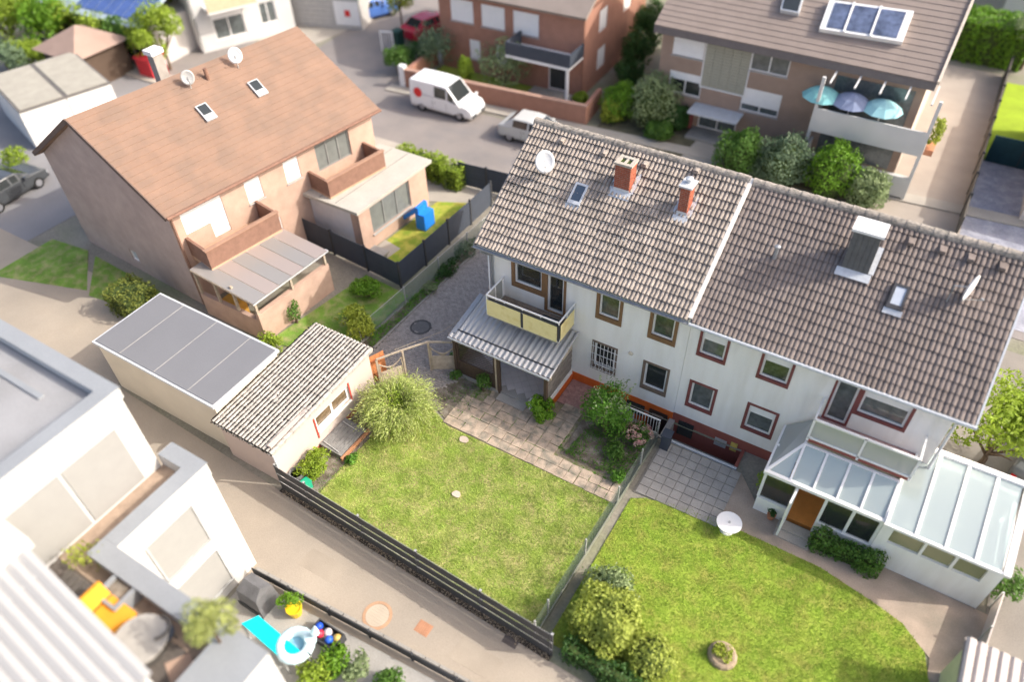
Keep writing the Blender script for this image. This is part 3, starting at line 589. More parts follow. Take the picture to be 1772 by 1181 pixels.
# patio of single slabs
pt = struct('patio', MB().prism([(-12.2, 14.06), (-5.0, 14.1), (-5.0, 15.05), (-7.6, 15.05), (-7.6, 17.2), (-8.8, 17.2), (-8.8, 16.44), (-12.2, 16.44)], -.1, .0), mat('patio_joint', (0.25, 0.21, 0.15), .95, .4, 4, 20, col2=(.17, .19, .07), patch=.4))
src = []
for k in range(3):
    b = MB(); j = [random.Random(k*7+i).uniform(-.012, .012) for i in range(8)]; e = .1965
    lo = [(-e, -e), (e, -e), (e, e), (-e, e)]; b.hexa([(x+j[i], y_+j[i+4], 0) for i, (x, y_) in enumerate(lo)]+[((x+j[i])*.965, (y_+j[i+4])*.965, .03) for i, (x, y_) in enumerate(lo)]); src.append(b)
slabs = []
rs = random.Random(3)
for i in range(18):
    for j in range(8):
        x, y_ = -11.98+i*.405, 14.28+j*.402
        if y_ > 15.0 and x > -7.75: continue
        if y_ > 16.3 and x < -8.6: continue
        if y_ > 17.1: continue
        if rs.random() < .012: continue
        if y_ > 15.6 and x < -11.2: continue
        k = rs.randrange(3)
        if len(slabs) < 3 and k != len(slabs): k = len(slabs)
        loc = (x+rs.gauss(0, .008), y_+rs.gauss(0, .008), .0+rs.random()*.012)
        rot = (rs.gauss(0, .012), rs.gauss(0, .012), rs.gauss(0, .018))
        if len(slabs) < 3: o = src[k].build('slab', SLAB, pt); slabs.append(o); o.location = Vector(loc)-WL[pt.name]; o.rotation_euler = rot
        else: inst(slabs[k], pt, loc, rot)
rw = rnd(4); n = 900; wx = np.column_stack([-11.98+.2+.405*rw.integers(0, 17, n)+rw.normal(0, .015, n), rw.uniform(14.1, 16.3, n), np.full(n, .01)]); sw_ = rw.random(n) < .5
wx[sw_] = np.column_stack([rw.uniform(-12, -5.1, n), 14.28+.2+.402*rw.integers(0, 3, n)+rw.normal(0, .015, n), np.full(n, .01)])[sw_]
cl = np.sin(wx[:, 0]*2.3)*np.sin(wx[:, 1]*4.1+1)+rw.normal(0, .4, n) > .25; wx = np.repeat(wx[cl], 9, 0)+rw.normal(0, .03, (cl.sum()*9, 3))*[1, 1, .1]; wx[:, 2] = .02
v, f = leaf_mesh(wx, np.tile([0, 0, 1.], (len(wx), 1)), .05, rw); o = np_obj('joint_weeds', v, f, L_FRESH); tag(o, 'green weeds sprouting in the patio slab joints', 'weeds', kind='stuff')
def weeds(label, poly, n, m, size, seed, h=.1):
    r = rnd(seed); p = poly_sampler(poly)(n, r); c = np.sin(p[:, 0]*3.1+seed)*np.sin(p[:, 1]*2.7)+r.normal(0, .5, len(p)) > 0; p = p[c]; p[:, 2] = r.uniform(.01, h, len(p))
    v, f = leaf_mesh(p, np.tile([0, 0, 1.], (len(p), 1)), size, r); o = np_obj('ground_cover', v, f, m); tag(o, label, 'ground cover', kind='stuff')
weeds('low weeds and ivy covering the shrub bed by the stairwell', [(-7.4, 15.1), (-4.95, 15.1), (-4.95, 17.5), (-6.6, 17.5), (-7.2, 17)], 5200, L_MID, .075, 3, .12)
weeds('sparse weeds on the bare soil beside the lattice screen', [(-13.6, 14.8), (-12.1, 14.3), (-11.2, 15.7), (-11.2, 16.4), (-13.1, 16.4)], 1300, L_MID, .06, 5)
weeds('green verge plants along the chain-link fence of the drive', [(-17.5, 15.9), (-17.02, 15.9), (-16.9, 21.0), (-17.45, 21.0)], 3600, L_FRESH, .08, 6, .22)
weeds('sparse weeds and leaf litter in the bed beside the garden shed', [(-15.25, 9.0), (-14.2, 9.0), (-14.2, 12.3), (-14.7, 13.6), (-15.2, 13.6)], 900, L_MID, .06, 7)
for i, (px, py, r, lb) in enumerate(((790, 857, .17, 'round pale stepping stone lying in the middle of the lawn'), (803, 762, .2, 'pale broken flagstone on the lawn edge beside the patio'))):
    q = W(px, py); b = MB(); pts = [(q.x+r*math.cos(t*.7)*rs.uniform(.85, 1.1), q.y+r*.8*math.sin(t*.7)*rs.uniform(.85, 1.1)) for t in range(9)]; b.prism(pts, -.01, .05)
    tag(b.build('stepping_stone', mat('pale_stone', (.52, .42, .34), .9, .15), None), lb, 'stone')

# ================================================================ TERRACE, CANOPY, SCREENS
te = thing('terrace', 'tiled terrace platform under the corrugated canopy', 'terrace', (-11, 17.5, 0))
MB().box(-13.05, 16.46, -.1, -8.93, 18.58, .12).build('base', CONC_G, te)
ft = None
for i in range(-9, 10):
    for j in range(-9, 10):
        x = -10.99+(i+j)*.212*1.0; y_ = 17.5+(i-j)*.212
        if -12.85 < x < -9.12 and 16.68 < y_ < 18.38:
            p = (x, y_, .12)
            if ft is None:
                b = MB().box(-.146, -.146, 0, .146, .146, .014); ft = b.build('floor_tile', FLOOR_T, te); ft.location = Vector(p)-WL[te.name]; ft.rotation_euler = (0, 0, math.pi/4); WL[ft.name] = Vector(p)
            else: inst(ft, te, p, (0, 0, math.pi/4))
MB().box(-11.0, 16.08, -.05, -9.75, 16.455, .07).build('step', SLAB_G, te)
MB().box(-13.05, 16.40, -.05, -11.1, 16.455, .16).build('kerb', CONC_G, te)
MB().box(-9.05, 16.5, .121, -8.93, 18.57, .60).build('side_wall', WHITE, te); MB().box(-8.928, 16.6, -.1, -8.91, 18.58, .34).build('side_plinth', ORANGE, te)
ca = thing('patio_canopy', 'grey corrugated plastic canopy on dark timber posts below the yellow balcony', 'canopy', (-11, 17.4, 0))
cx0, cx1, cyf, cyb, czf, czb = -13.22, -8.74, 16.30, 18.55, 2.28, 2.72
np_ = 6
for k in range(np_):
    b = MB(); a0 = cx0+(cx1-cx0)*k/np_; a1 = cx0+(cx1-cx0)*(k+1)/np_+.03; n = 25
    for i in range(n):
        x = a0+(a1-a0)*i/(n-1); h = .022*math.sin((x-cx0)*2*math.pi/.22)+(.006 if k % 2 else 0)
        b.v += [(x, cyf, czf+h), (x, cyb, czb+h), (x, cyf, czf+h-.006), (x, cyb, czb+h-.006)]
    for i in range(n-1): b.f += [(i*4, i*4+4, i*4+5, i*4+1), (i*4+2, i*4+3, i*4+7, i*4+6), (i*4, i*4+2, i*4+6, i*4+4)]
    b.build('corrugated_sheet', POLY, ca, smooth=False)
# joint strips, batten and flashing on the sheets
zz = lambda y_: czf+(y_-cyf)/(cyb-cyf)*(czb-czf)
for k in range(6):
    a0 = cx0+.28+(cx1-cx0-.3)*k/6; a1 = cx0+.28+(cx1-cx0-.3)*(k+1)/6-.03
    MB().slab([(a1, cyf+.42, zz(cyf+.42)+.034), (a1+.03, cyf+.42, zz(cyf+.42)+.034), (a1+.03, cyb, czb+.034), (a1, cyb, czb+.034)], .012).build('joint_strip', ZINC, ca)
MB().slab([(cx0+.2, cyf+.36, zz(cyf+.36)+.035), (cx1-.02, cyf+.36, zz(cyf+.36)+.035), (cx1-.02, cyf+.41, zz(cyf+.41)+.035), (cx0+.2, cyf+.41, zz(cyf+.41)+.035)], .02).build('batten', DKGREY, ca)
MB().slab([(cx0+.02, cyf+.2, zz(cyf+.2)+.03), (cx0+.22, cyf+.2, zz(cyf+.2)+.03), (cx0+.22, cyb, czb+.03), (cx0+.02, cyb, czb+.03)], .02).build('edge_flashing', ZINC, ca)
rf = MB()
for k in range(7): x = cx0+.1+k*(cx1-cx0-.2)/6; rf.bar((x, cyf+.05, czf-.10), (x, cyb, czb-.10), .06, .12)
rf.build('rafters', BROWN_D, ca); MB().box(cx0, cyf+.1, czf-.25, cx1, cyf+.2, czf-.14).build('beam', WOOD_G, ca)
MB().box(cx0, cyf-.06, czf-.10, cx1, cyf-.0, czf-.035).build('gutter', LEAD, ca)
for x in (-13.08, -11.06, -8.98): MB().box(x-.06, 16.42, .0, x+.06, 16.54, 2.03).build('post', BROWN_D, ca)
MB().box(-11.2, 16.41, .0, -11.13, 16.47, 2.03).build('post', WOOD_G, ca)
la = thing('lattice_screen', 'dark timber screen with lattice top and boarded base beside the terrace opening', 'screen', (-12.1, 16.5, 0))
MB().box(-13.0, 16.46, .16, -12.94, 16.52, 2.0).box(-11.3, 16.46, .16, -11.24, 16.52, 2.0).box(-12.94, 16.46, 1.94, -11.3, 16.52, 2.0).box(-12.94, 16.46, .82, -11.3, 16.52, .9).box(-12.94, 16.46, .16, -11.3, 16.52, .22).build('frame', BROWN_D, la)
for k in range(13): x = -12.93+k*.125; MB().box(x, 16.475, .222, x+.118, 16.505, .818).build('board', BROWN_D, la)
d = .9
for k in range(-8, 17):
    for s in (1, -1):
        x0 = -12.94+k*.125; pts = []
        za, zb = .9, 1.94; xa = x0; xb = x0+s*(zb-za)
        lo, hi = -12.94, -11.3
        def clip(xq, zq, xr, zr, X): t = (X-xq)/(xr-xq); return (X, zq+(zr-zq)*t)
        A_, B_ = (xa, za), (xb, zb)
        if s < 0: A_ = (x0, za); B_ = (x0-1.04, zb)
        if max(A_[0], B_[0]) < lo or min(A_[0], B_[0]) > hi: continue
        P_, Q_ = sorted([A_, B_])
        if P_[0] < lo: P_ = clip(*P_, *Q_, lo)
        if Q_[0] > hi: Q_ = clip(*P_, *Q_, hi)
        if Q_[0]-P_[0] < .05: continue
        yy = 16.485 if s > 0 else 16.499
        MB().bar((P_[0], yy, P_[1]), (Q_[0], yy, Q_[1]), .012, .026).build('lath', BROWN_D, la)
sl = thing('slat_screen', 'grey horizontal slat screen on the low white terrace wall', 'screen', (-8.98, 17.5, .6))
for k in range(8): MB().box(-8.99+.01*(k % 2), 16.5, .63+k*.142, -8.955+.01*(k % 2), 18.5, .755+k*.142).build('slat', WOOD_SL, sl)
for y_ in (16.6, 17.5, 18.45): MB().box(-9.04, y_-.03, .601, -8.995, y_+.03, 1.8).build('post', BROWN_D, sl)
tag(MB().box(-8.99, 17.75, 1.80, -8.96, 18.5, 2.42).box(-8.955, 17.72, 1.79, -8.945, 18.53, 1.83).build('beige_panel', mat('beige_board', (.55, .47, .36), .7, .08), None), 'small beige board closing the gap above the slat screen', 'panel')
# landing, stairwell and railing
tag(MB().prism([(-8.88, 17.22), (-6.72, 17.3), (-6.72, 18.58), (-8.88, 18.58)], -.08, .02).build('landing', PINKFL, None), None, None, kind='structure')
stw = thing('basement_stairwell', 'sunken orange basement stairwell at the foot of the white facade', 'stairwell', (-5.7, 18.1, -1.6))
for k in range(8): MB().box(-6.7+k*.2, 17.68, -1.6, -6.5+k*.2, 18.575, -.02-.19*(k+1)).build('step', CONC_G, stw)
MB().box(-6.7, 17.56, -1.6, -4.5, 17.675, .06).build('retaining_wall', CONC_G, stw); MB().box(-4.72, 17.68, -1.6, -4.5, 18.575, .1).build('end_wall', CONC_G, stw)
MB().box(-5.55, 18.55, -1.55, -4.8, 18.59, .18).build('basement_door', mat('dark_door', (.05, .03, .025), .5), stw); MB().box(-6.5, 18.555, -.45, -5.75, 18.59, .15).build('basement_window', GL_DARK, stw)
MB().box(-5.42, 18.535, -.1, -4.95, 18.548, .02).build('door_panel', mat('door_glass', (.3, .25, .22), .4), stw)
ra = thing('stair_railing', 'white metal railing with vertical bars guarding the basement stairwell', 'railing', (-5.4, 17.6, .06))
MB().bar((-6.3, 17.61, .92), (-4.78, 17.61, .92), .045).bar((-6.3, 17.61, .16), (-4.78, 17.61, .16), .03).build('rail', WHITE_P, ra)
for k in range(14): x = -6.28+k*.114; MB().tube([(x, 17.61, .06), (x, 17.61, .9)], .012, 6).build('bar', WHITE_P, ra)

# ================================================================ FENCES
ff = thing('strip_fence', 'black privacy-strip mesh fence between lawn and alley', 'fence', (-9.8, 8.7, 0))
FX = [-15.33, -13.95, -11.54, -9.17, -6.71, -4.22]; fy = lambda x: 8.73+(x+15.33)/11.1*(-.34)
for i, x in enumerate(FX):
    MB().box(x-.03, fy(x)-.045, -.05, x+.03, fy(x)+.015, 1.44).build('post', ANTH_S, ff); 
    MB().box(x-.035, fy(x)-.05, 1.442, x+.035, fy(x)+.02, 1.47).build('post_cap', STEEL, ff)
    for z in (.48, .95): MB().box(x-.045, fy(x)-.058, z-.03, x+.045, fy(x)-.047, z+.03).build('clamp', STEEL, ff)
for i in range(5):
    a, b_ = FX[i]+.04, FX[i+1]-.04; Fq = Fr((a, fy(a)), (b_-a, fy(b_)-fy(a)), (0, -1)); L_ = math.hypot(b_-a, fy(b_)-fy(a))
    for z0, z1 in ((.05, .44), (.535, .91), (1.005, 1.40)): MB().fbox(Fq, 0, L_, .042, .048, z0, z1).build('privacy_strip', ANTH_S, ff)
    wm = MB(); n = int(L_/.042)
    for k in range(n+1): wm.fbox(Fq, L_*k/n-.006, L_*k/n+.006, .028, .036, .03, 1.40)
    for k in range(8): z = .04+k*.19; wm.fbox(Fq, 0, L_, .034, .04, z-.004, z+.004).fbox(Fq, 0, L_, .012, .018, z-.004, z+.004)
    wm.build('wire_mesh', mat('mesh_grey', (.36, .36, .36), .5), ff, kind='stuff')
gr = rnd(9); n = 1500; t = gr.uniform(0, 1, n); gx = -15.3+11.1*t; gy = fy(gx)-.12+gr.normal(0, .06, n); gp = np.column_stack([gx, gy, gr.uniform(0, .03, n)])
v, f = leaf_mesh(gp, np.tile([0, 0, 1.], (n, 1)), .05, gr, .9, 1.0); o = np_obj('gravel_strip', v, f, mat('litter', (.30, .24, .17), .95, .7, 12, 40)); tag(o, 'gravel and dead leaves along the foot of the black fence', 'gravel', kind='stuff')
struct('kerb', MB().prism([(-15.4, 8.55), (-4.2, 8.18), (-4.2, 8.42), (-15.4, 8.76)], -.1, .006), mat('dark_soil', (.06, .05, .04), .95, .4, 5, 30))
rf_ = thing('wire_fence', 'thin grey wire fence dividing the two back lawns', 'fence', (-4.87, 13, 0))
rx = lambda y_: -4.93+(y_-8.5)*.02
RYs = [8.62, 9.4, 11.8, 14.15, 16.0, 17.4]
for y_ in RYs: MB().box(rx(y_)-.025, y_-.025, -.05, rx(y_)+.025, y_+.025, 1.05).build('post', STEEL, rf_)
for k in range(6): z = .18+k*.165; MB().bar((rx(8.6), 8.6, z), (rx(17.4), 17.4, z), .011).build('wire', mat('wire_green', (.12, .15, .12), .5), rf_)
MB().bar((rx(8.6)+.03, 8.6, .1), (rx(17.4)+.03, 17.4, .1), .04, .2).build('gravel_board', mat('mossy_board', (.2, .21, .16), .9, .2), rf_)
ch = thing('chain_link_fence', 'green-grey chain-link fence on a kerb beside the cobbled drive', 'fence', (-17.45, 20, 0))
cf = lambda y_: -17.62+(y_-15.9)*.045
for p in ((695, 496), (755, 445), (804, 402)): q = W(*p, 1.02); MB().tube([(cf(q.y), q.y, 0), (cf(q.y), q.y, 1.05)], .03, 8).build('post', STEEL, ch)
MB().tube([(cf(15.9), 15.9, 0), (cf(15.9), 15.9, 1.05)], .03, 8).build('post', STEEL, ch)
wm = MB(); y_ = 15.0
while y_ < 25.6:
    for s in (1, -1):
        a = (cf(y_), y_, .08); b_ = (cf(y_+.9), y_+.9, .98)
        if s < 0: a = (cf(y_), y_, .98); b_ = (cf(y_+.9), y_+.9, .08)
        if y_ > 15.8 and y_ < 25.2: wm.bar(a, b_, .006)
    y_ += .085
wm.build('wire_mesh', mat('fence_wire', (.17, .24, .22), .5), ch, kind='stuff')
MB().tube([(cf(15.9), 15.9, 1.0), (cf(25.4), 25.4, 1.0)], .012, 5).build('top_wire', STEEL, ch); MB().bar((cf(15.9), 15.9, .03), (cf(25.4), 25.4, .03), .06, .14).build('kerb', CONC_G, ch)
# willow-weave gate fence
def weave_panel(name, label, A, B):
    t = thing(name, label, 'fence', ((A[0]+B[0])/2, (A[1]+B[1])/2, 0), 'woven fence panels at the garden entrance'); Fq = Fr(A, (B[0]-A[0], B[1]-A[1])); L_ = math.hypot(B[0]-A[0], B[1]-A[1])
    for a in (0, L_): MB().fbox(Fq, a-.04, a+.04, -.04, .04, 0, 1.62).build('post', WOOD_G, t)
    zc = lambda s: 1.02+.34*(2*s-1)**2
    pts = [Fq.P(.06+(L_-.12)*k/12, 0, zc(k/12)) for k in range(13)]; MB().tube(pts, .025, 6).build('arched_rail', WOOD_G, t)
    MB().fbox(Fq, .05, .10, -.02, .02, .08, 1.3).build('frame', WOOD_G, t); MB().fbox(Fq, L_-.10, L_-.05, -.02, .02, .08, 1.3).build('frame', WOOD_G, t)
    for k in range(9): 
        z = .1+k*.088; MB().hexa([Fq.P(.1, -.01, z), Fq.P(L_-.1, -.01, z+.01), Fq.P(L_-.1, .012, z+.01), Fq.P(.1, .012, z), Fq.P(.1, -.03, z+.052), Fq.P(L_-.1, -.03, z+.057), Fq.P(L_-.1, -.012, z+.057), Fq.P(.1, -.012, z+.052)]).build('slat', WOOD_G, t)
    for k in range(9):
        s = .1+.8*k/8; MB().bar(Fq.P(L_/2+(s-.5)*.12, 0, .9), Fq.P(.06+(L_-.12)*s, 0, zc(s)), .022).build('ray', WOOD_G, t)
g1, g2, g3, g4 = (-15.28, 14.3), (-14.72, 15.22), (-14.12, 16.1), (-13.2, 16.62)
weave_panel('woven_fence_panel', 'pale woven fence panel with sunburst top against the garden shed', g1, g2)
weave_panel('woven_fence_panel', 'pale woven fence panel with sunburst top beside the lattice screen', g3, g4)
t = thing('gate_crossbar', 'long pale wooden crossbar linking the tops of the woven fence posts', 'beam', (-14.3, 15.6, 1.62))
for a, b_ in ((g1, g2), (g2, g3), (g3, g4)): MB().bar((*a, 1.66), (*b_, 1.66), .06, .06).build('beam', WOOD_G, t)
tag(MB().tube([(-15.1, 15.2, 1.5), (-13.9, 16.8, 1.75), (-12.9, 18.3, 2.5)], .012, 5).build('cable', WOOD_G, None), 'pale cable slung across the drive toward the house corner', 'cable')
t = thing('orange_gate', 'orange board gate standing open behind the garden shed', 'gate', (-15.5, 14.6, 0))
Fq = Fr((-15.75, 14.25), (.28, .72))
for k in range(4): MB().fbox(Fq, k*.19, k*.19+.18, -.015, .015, .05, 1.5).build('board', mat('orange_wood', (.55, .22, .09), .7, .2, 5), t)
MB().fbox(Fq, 0, .76, .016, .04, .25, .33).fbox(Fq, 0, .76, .016, .04, 1.2, 1.28).build('brace', mat('orange_wood_dark', (.35, .12, .05), .7, .2), t)

# ================================================================ SHED
sh = thing('garden_shed', 'pink rendered garden shed with mossy tiled roof beside the alley', 'shed', (-16.7, 11.5, 0))
Fs = Fr((-15.40, 8.87), (0, 1), (1, 0)); Fsf = Fr((-18.05, 8.87), (1, 0), (0, -1))
wall(sh, Fs, 5.2, .22, 2.2, [(2.0, 3.85, .86, 1.58)], PINK); wall(sh, Fsf, 2.49, -.05, 2.02, [], PINK)
MB().box(-18.05, 8.88, -.05, -17.9, 14.07, 2.1).box(-17.9, 13.9, -.05, -15.57, 14.07, 2.3).build('rear_wall', PINK, sh)
MB().box(-15.56, 8.9, -.05, -15.39, 14.07, .22).build('plinth', mat('brick_plinth', (.42, .16, .10), .85, .3, 8, 40), sh)
wn_ = window(sh, Fs, 2.0, 3.85, .86, 1.58, None, pane=mat('shed_glass', (.16, .115, .07), .1, .5, 4, 9, spec=.7), mull=1, frame=WHITE_P, fw=.1)
MB().fbox(Fs, 1.93, 1.995, .003, .03, .55, 1.62).fbox(Fs, 3.855, 3.92, .003, .03, .75, 1.72).build('side_trim', RED_F, wn_)
MB().fbox(Fs, 2.0, 3.85, .003, .08, .80, .85).build('sill', WHITE_P, wn_)
SA = math.atan((2.34-2.05)/5.5); sr = MB().slab([(-18.15, 8.74, 2.04), (-15.24, 8.74, 2.04), (-15.24, 14.2, 2.33), (-18.15, 14.2, 2.33)], .1).build('roof', SHED_T, sh)
cols, rows = 9, 16; cw = 2.91/cols; ex = 5.47/rows; v, f = tile_shape(cw, ex+.05, 1.1, .012); ssrc = None
for r in range(rows):
    for k in range(cols):
        p = (-18.15+k*cw, 8.72+r*ex*math.cos(SA), 2.045+r*ex*math.sin(SA))
        if ssrc is None:
            b = MB(); b.v = v; b.f = f; ssrc = b.build('tile', SHED_T, sr); ssrc.data.transform(Matrix.Translation(WL[ssrc.name])); ssrc.location = Vector(p)-WL[sr.name]; ssrc.rotation_euler = (SA, 0, 0); WL[ssrc.name] = Vector(p)
        else: inst(ssrc, sr, p, (SA-.004+rs.gauss(0, .004), 0, rs.gauss(0, .005)))
ms = rnd(21); n = 9000; k = ms.integers(0, 18, n); yy = 8.74+5.4*ms.random(n); xx = -18.15+k*cw/2+ms.normal(0, .012, n)
ok = (np.sin(yy*2.1+k*1.7)+np.sin(yy*5.3+k*.6)+ms.normal(0, .6, n)) > -1.5; mp_ = np.column_stack([xx, yy, 2.082+(yy-8.72)*math.tan(SA)])[ok]
v, f = leaf_mesh(mp_, np.tile([0, 0, 1.], (len(mp_), 1)), .075, ms, .8, .4); np_obj('moss', v, f, MOSS, sr, kind='stuff')
n = 500; mp_ = np.column_stack([ms.uniform(-18.15, -15.24, n), ms.normal(8.73, .03, n), ms.uniform(2.0, 2.08, n)]); v, f = leaf_mesh(mp_, np.tile([0, -.5, .5], (n, 1)), .06, ms, .8, .8); np_obj('moss', v, f, MOSS, sr, kind='stuff')
MB().box(-18.15, 8.72, 1.93, -15.24, 8.75, 2.0).build('fascia', WHITE_P, sh); MB().tube([(-15.33, 8.8, 1.95), (-15.33, 8.8, .05)], .035, 8).build('downspout', LEAD, sh)
ht = thing('cellar_hatch', 'grey plank hatch with brick edging against the garden shed', 'hatch', (-14.85, 11.5, 0))
for k in range(6): MB().slab([(-15.36+k*.17, 10.75, .30-k*.012), (-15.2+k*.17, 10.75, .288-k*.012), (-15.2+k*.17, 12.2, .288-k*.012), (-15.36+k*.17, 12.2, .30-k*.012)], .03).build('plank', mat('grey_plank', (.21, .205, .195), .85, .25, 5, 30, .3), ht)
MB().box(-15.36, 10.78, 0, -14.42, 12.15, .19).build('base', CONC_G, ht); MB().box(-14.36, 10.7, -.02, -14.28, 12.3, .16).build('brick_edge', mat('edge_brick', (.5, .24, .13), .85, .25, 9), ht)
MB().bar((-15.3, 10.9, .33), (-14.5, 10.82, .27), .03).bar((-15.3, 12.0, .33), (-14.6, 11.95, .27), .03).build('handle_bar', STEEL, ht)
t = thing('garden_tub', 'round dark tub standing by the corner of the garden shed', 'tub', (-15.1, 9.25, 0)); MB().lathe((-15.1, 9.25, 0), [(.2, 0), (.26, .5), (.24, .5), (.2, .42)], 18).build('tub', mat('tub_grey', (.16, .16, .16), .5), t); MB().disc((-15.1, 9.25), .21, .40, .42, 16).build('water', GL_DARK, t)
tag(MB().prism([(-14.78, 9.1), (-14.5, 9.06), (-14.46, 9.3), (-14.74, 9.34)], 0, .34).prism([(-14.8, 9.08), (-14.48, 9.04), (-14.44, 9.32), (-14.76, 9.36)], .341, .38).build('green_crate', mat('green_plastic', (.02, .35, .2), .4), None), 'small green plastic box behind the black fence', 'box')

# ================================================================ GARDEN SHRUBS
def willow(label, c, R, h, n, seed):
    r = rnd(seed); t = thing('willow_shrub', label, 'shrub', (c[0], c[1], 0)); P = []; O = []; b = MB()
    for i in range(n):
        a = r.uniform(0, 6.283); k = r.uniform(.25, 1)**.6; hh = h*r.uniform(.6, 1.1)*(1.15-.35*k); out = R*k*r.uniform(.75, 1.1); base = np.array([c[0], c[1], 0])+np.array([np.cos(a), np.sin(a), 0])*.12
        ts = np.linspace(.25, 1, 15); pts = base+np.stack([np.cos(a)*out*ts**1.15, np.sin(a)*out*ts**1.15, hh*(2.15*ts-1.3*ts**2)], 1); pts[:, :2] += r.normal(0, .02, (1, 2))
        if i % 6 == 0: b.tube([tuple(base), tuple(pts[3]), tuple(pts[8]), tuple(pts[-1])], [.012, .009, .006, .003], 4)
        tan = np.gradient(pts, axis=0); P.append(pts+r.normal(0, .025, pts.shape)); O.append(tan/np.linalg.norm(tan, axis=1)[:, None])
    P = np.concatenate(P); T = np.concatenate(O); n = len(P); s = r.normal(size=(n, 3)); bb = np.cross(T, s); bb /= np.linalg.norm(bb, axis=1)[:, None]; ax = T*.8+bb*.5; ax /= np.linalg.norm(ax, axis=1)[:, None]; L_ = .15*r.uniform(.6, 1.3, n)[:, None]
    w = np.cross(ax, r.normal(size=(n, 3))); w /= np.linalg.norm(w, axis=1)[:, None]
    v = np.empty((n, 4, 3)); v[:, 0] = P; v[:, 1] = P+ax*L_*.5+w*.013; v[:, 2] = P+ax*L_; v[:, 3] = P+ax*L_*.5-w*.013; v[:, :, 2] = np.maximum(v[:, :, 2], .02)
    np_obj('foliage', v.reshape(-1, 3), np.arange(4*n).reshape(n, 4), L_WIL, t); b.build('stem', bark, t)
    p, o_ = crown_points((c[0], c[1], h*.4), (R*.78, R*.78, h*.5), 2600, r, 16); v, f = leaf_mesh(p, o_, .11, r, .3); np_obj('inner_foliage', v, f, L_LIME, t)
willow('large feathery pale-green willow shrub beside the garden shed', (-13.55, 13.25), 1.55, 1.8, 1200, 31)
q = W(1047, 748); shrub('lilac_shrub', 'tall leafy green shrub in front of the basement stairwell', (q.x, q.y), (.95, .9), 2.3, L_FRESH, 3600, .115, 41, 20)
r = rnd(44); p = np.concatenate([np.array([q.x+.9*math.cos(a)*s_*.8, q.y+.9*math.sin(a)*s_*.8, 1.5])+np.linspace(0, 1, 14)[:, None]*np.array([math.cos(a)*.35, math.sin(a)*.35, .95])+r.normal(0, .04, (14, 3)) for a, s_ in zip(r.uniform(0, 6.28, 26), r.uniform(0, .8, 26))])
v, f = leaf_mesh(p, p*0+[0, 0, 1.], .1, r); o = np_obj('foliage', v, f, L_PALE, bpy.data.objects['lilac_shrub']); 
q = W(936, 722); shrub('small_shrub', 'bright green bush at the front edge of the tiled terrace', (q.x, q.y), (.62, .55), .95, L_BRIGHT, 1500, .12, 42)
q = W(838, 676); shrub('small_shrub', 'small dark green bush against the lattice screen', (q.x, q.y), .36, .85, L_MID, 800, .085, 43)
q = W(1070, 832); shrub('small_shrub', 'low green plant at the corner of patio and wire fence', (q.x, q.y), .3, .42, L_FRESH, 420, .1, 45)
q = W(1068, 790); shrub('small_shrub', 'leafy low plant in the bed in front of the pink hydrangea', (q.x-.1, q.y), .42, .5, L_MID, 700, .1, 46)
def hydrangea(name, label, c, rad, h, nb, seed, colr):
    t = shrub(name, label, c, rad, h, L_MID, 900, .12, seed); r = rnd(seed+1); b = MB(); P = []; O = []
    for i in range(nb):
        d = r.normal(size=3); d[2] = abs(d[2])+.15; d /= np.linalg.norm(d); p = np.array([c[0], c[1], h*.5])+d*[rad*.95, rad*.95, h*.52]; e = r.normal(size=(42, 3)); e /= np.linalg.norm(e, axis=1)[:, None]; P.append(p+e*.085); O.append(e)
    v, f = leaf_mesh(np.concatenate(P), np.concatenate(O), .055, r, .9, .3); np_obj('blossom', v, f, colr, t)
HYD = mat('hydrangea_pink', (.56, .31, .29), .7, .3, 5, 20, trans=.2, col2=(.55, .45, .33), patch=.4)
q = W(1103, 768); hydrangea('hydrangea', 'pink flowering hydrangea beside the stair railing', (q.x-.05, q.y), .55, .85, 34, 51, HYD)
q = W(842, 492); hydrangea('hydrangea', 'pink and green hydrangea at the house corner by the drive', (-13.25, 18.35), .4, .8, 20, 53, HYD)
q = W(800, 560); shrub('small_shrub', 'low mixed plants along the drive edge beside the canopy', (-13.6, 17.3), (.35, .7), .4, L_MID, 600, .1, 55)
q = W(630, 592); shrub('yellow_shrub', 'bright yellow-green shrub between shed and cobbled drive', (q.x-.1, q.y+.1), .62, 1.35, L_YEL, 1900, .12, 57)
q = W(795, 450); shrub('verge_shrub', 'grey-green lavender clump at the far end of the drive verge', (-17.1, 23.1), (.45, .7), .75, L_GREY, 1000, .09, 58)
shrub('verge_shrub', 'dark leafy clump on the drive verge below the chain-link fence', (-17.1, 21.6), (.4, .9), .6, L_DARK, 1000, .1, 59)
shrub('verge_shrub', 'pale variegated clump on the drive verge', (-17.05, 20.1), (.35, .4), .45, L_PALE, 500, .1, 60)
q = W(556, 802); shrub('fern_clump', 'light green ferny plants in the bed at the shed wall', (-14.85, 10.0), (.5, .8), .8, L_LIME, 2000, .13, 61, aspect=.3)
q = W(622, 795); shrub('small_shrub', 'small leafy plant on the lawn edge near the hatch', (-14.0, 10.9), .28, .3, L_FRESH, 260, .1, 62)
shrub('small_shrub', 'low weeds growing at the foot of the woven gate', (-13.0, 16.2), .3, .4, L_MID, 300, .09, 63)
# broken white board near the terrace bush
tag(MB().box(-9.62, 16.3, 0, -9.56, 16.52, .5).box(-9.63, 16.29, .501, -9.55, 16.53, .53).build('white_board', WHITE_P, None), 'short white board standing beside the terrace bush', 'board')
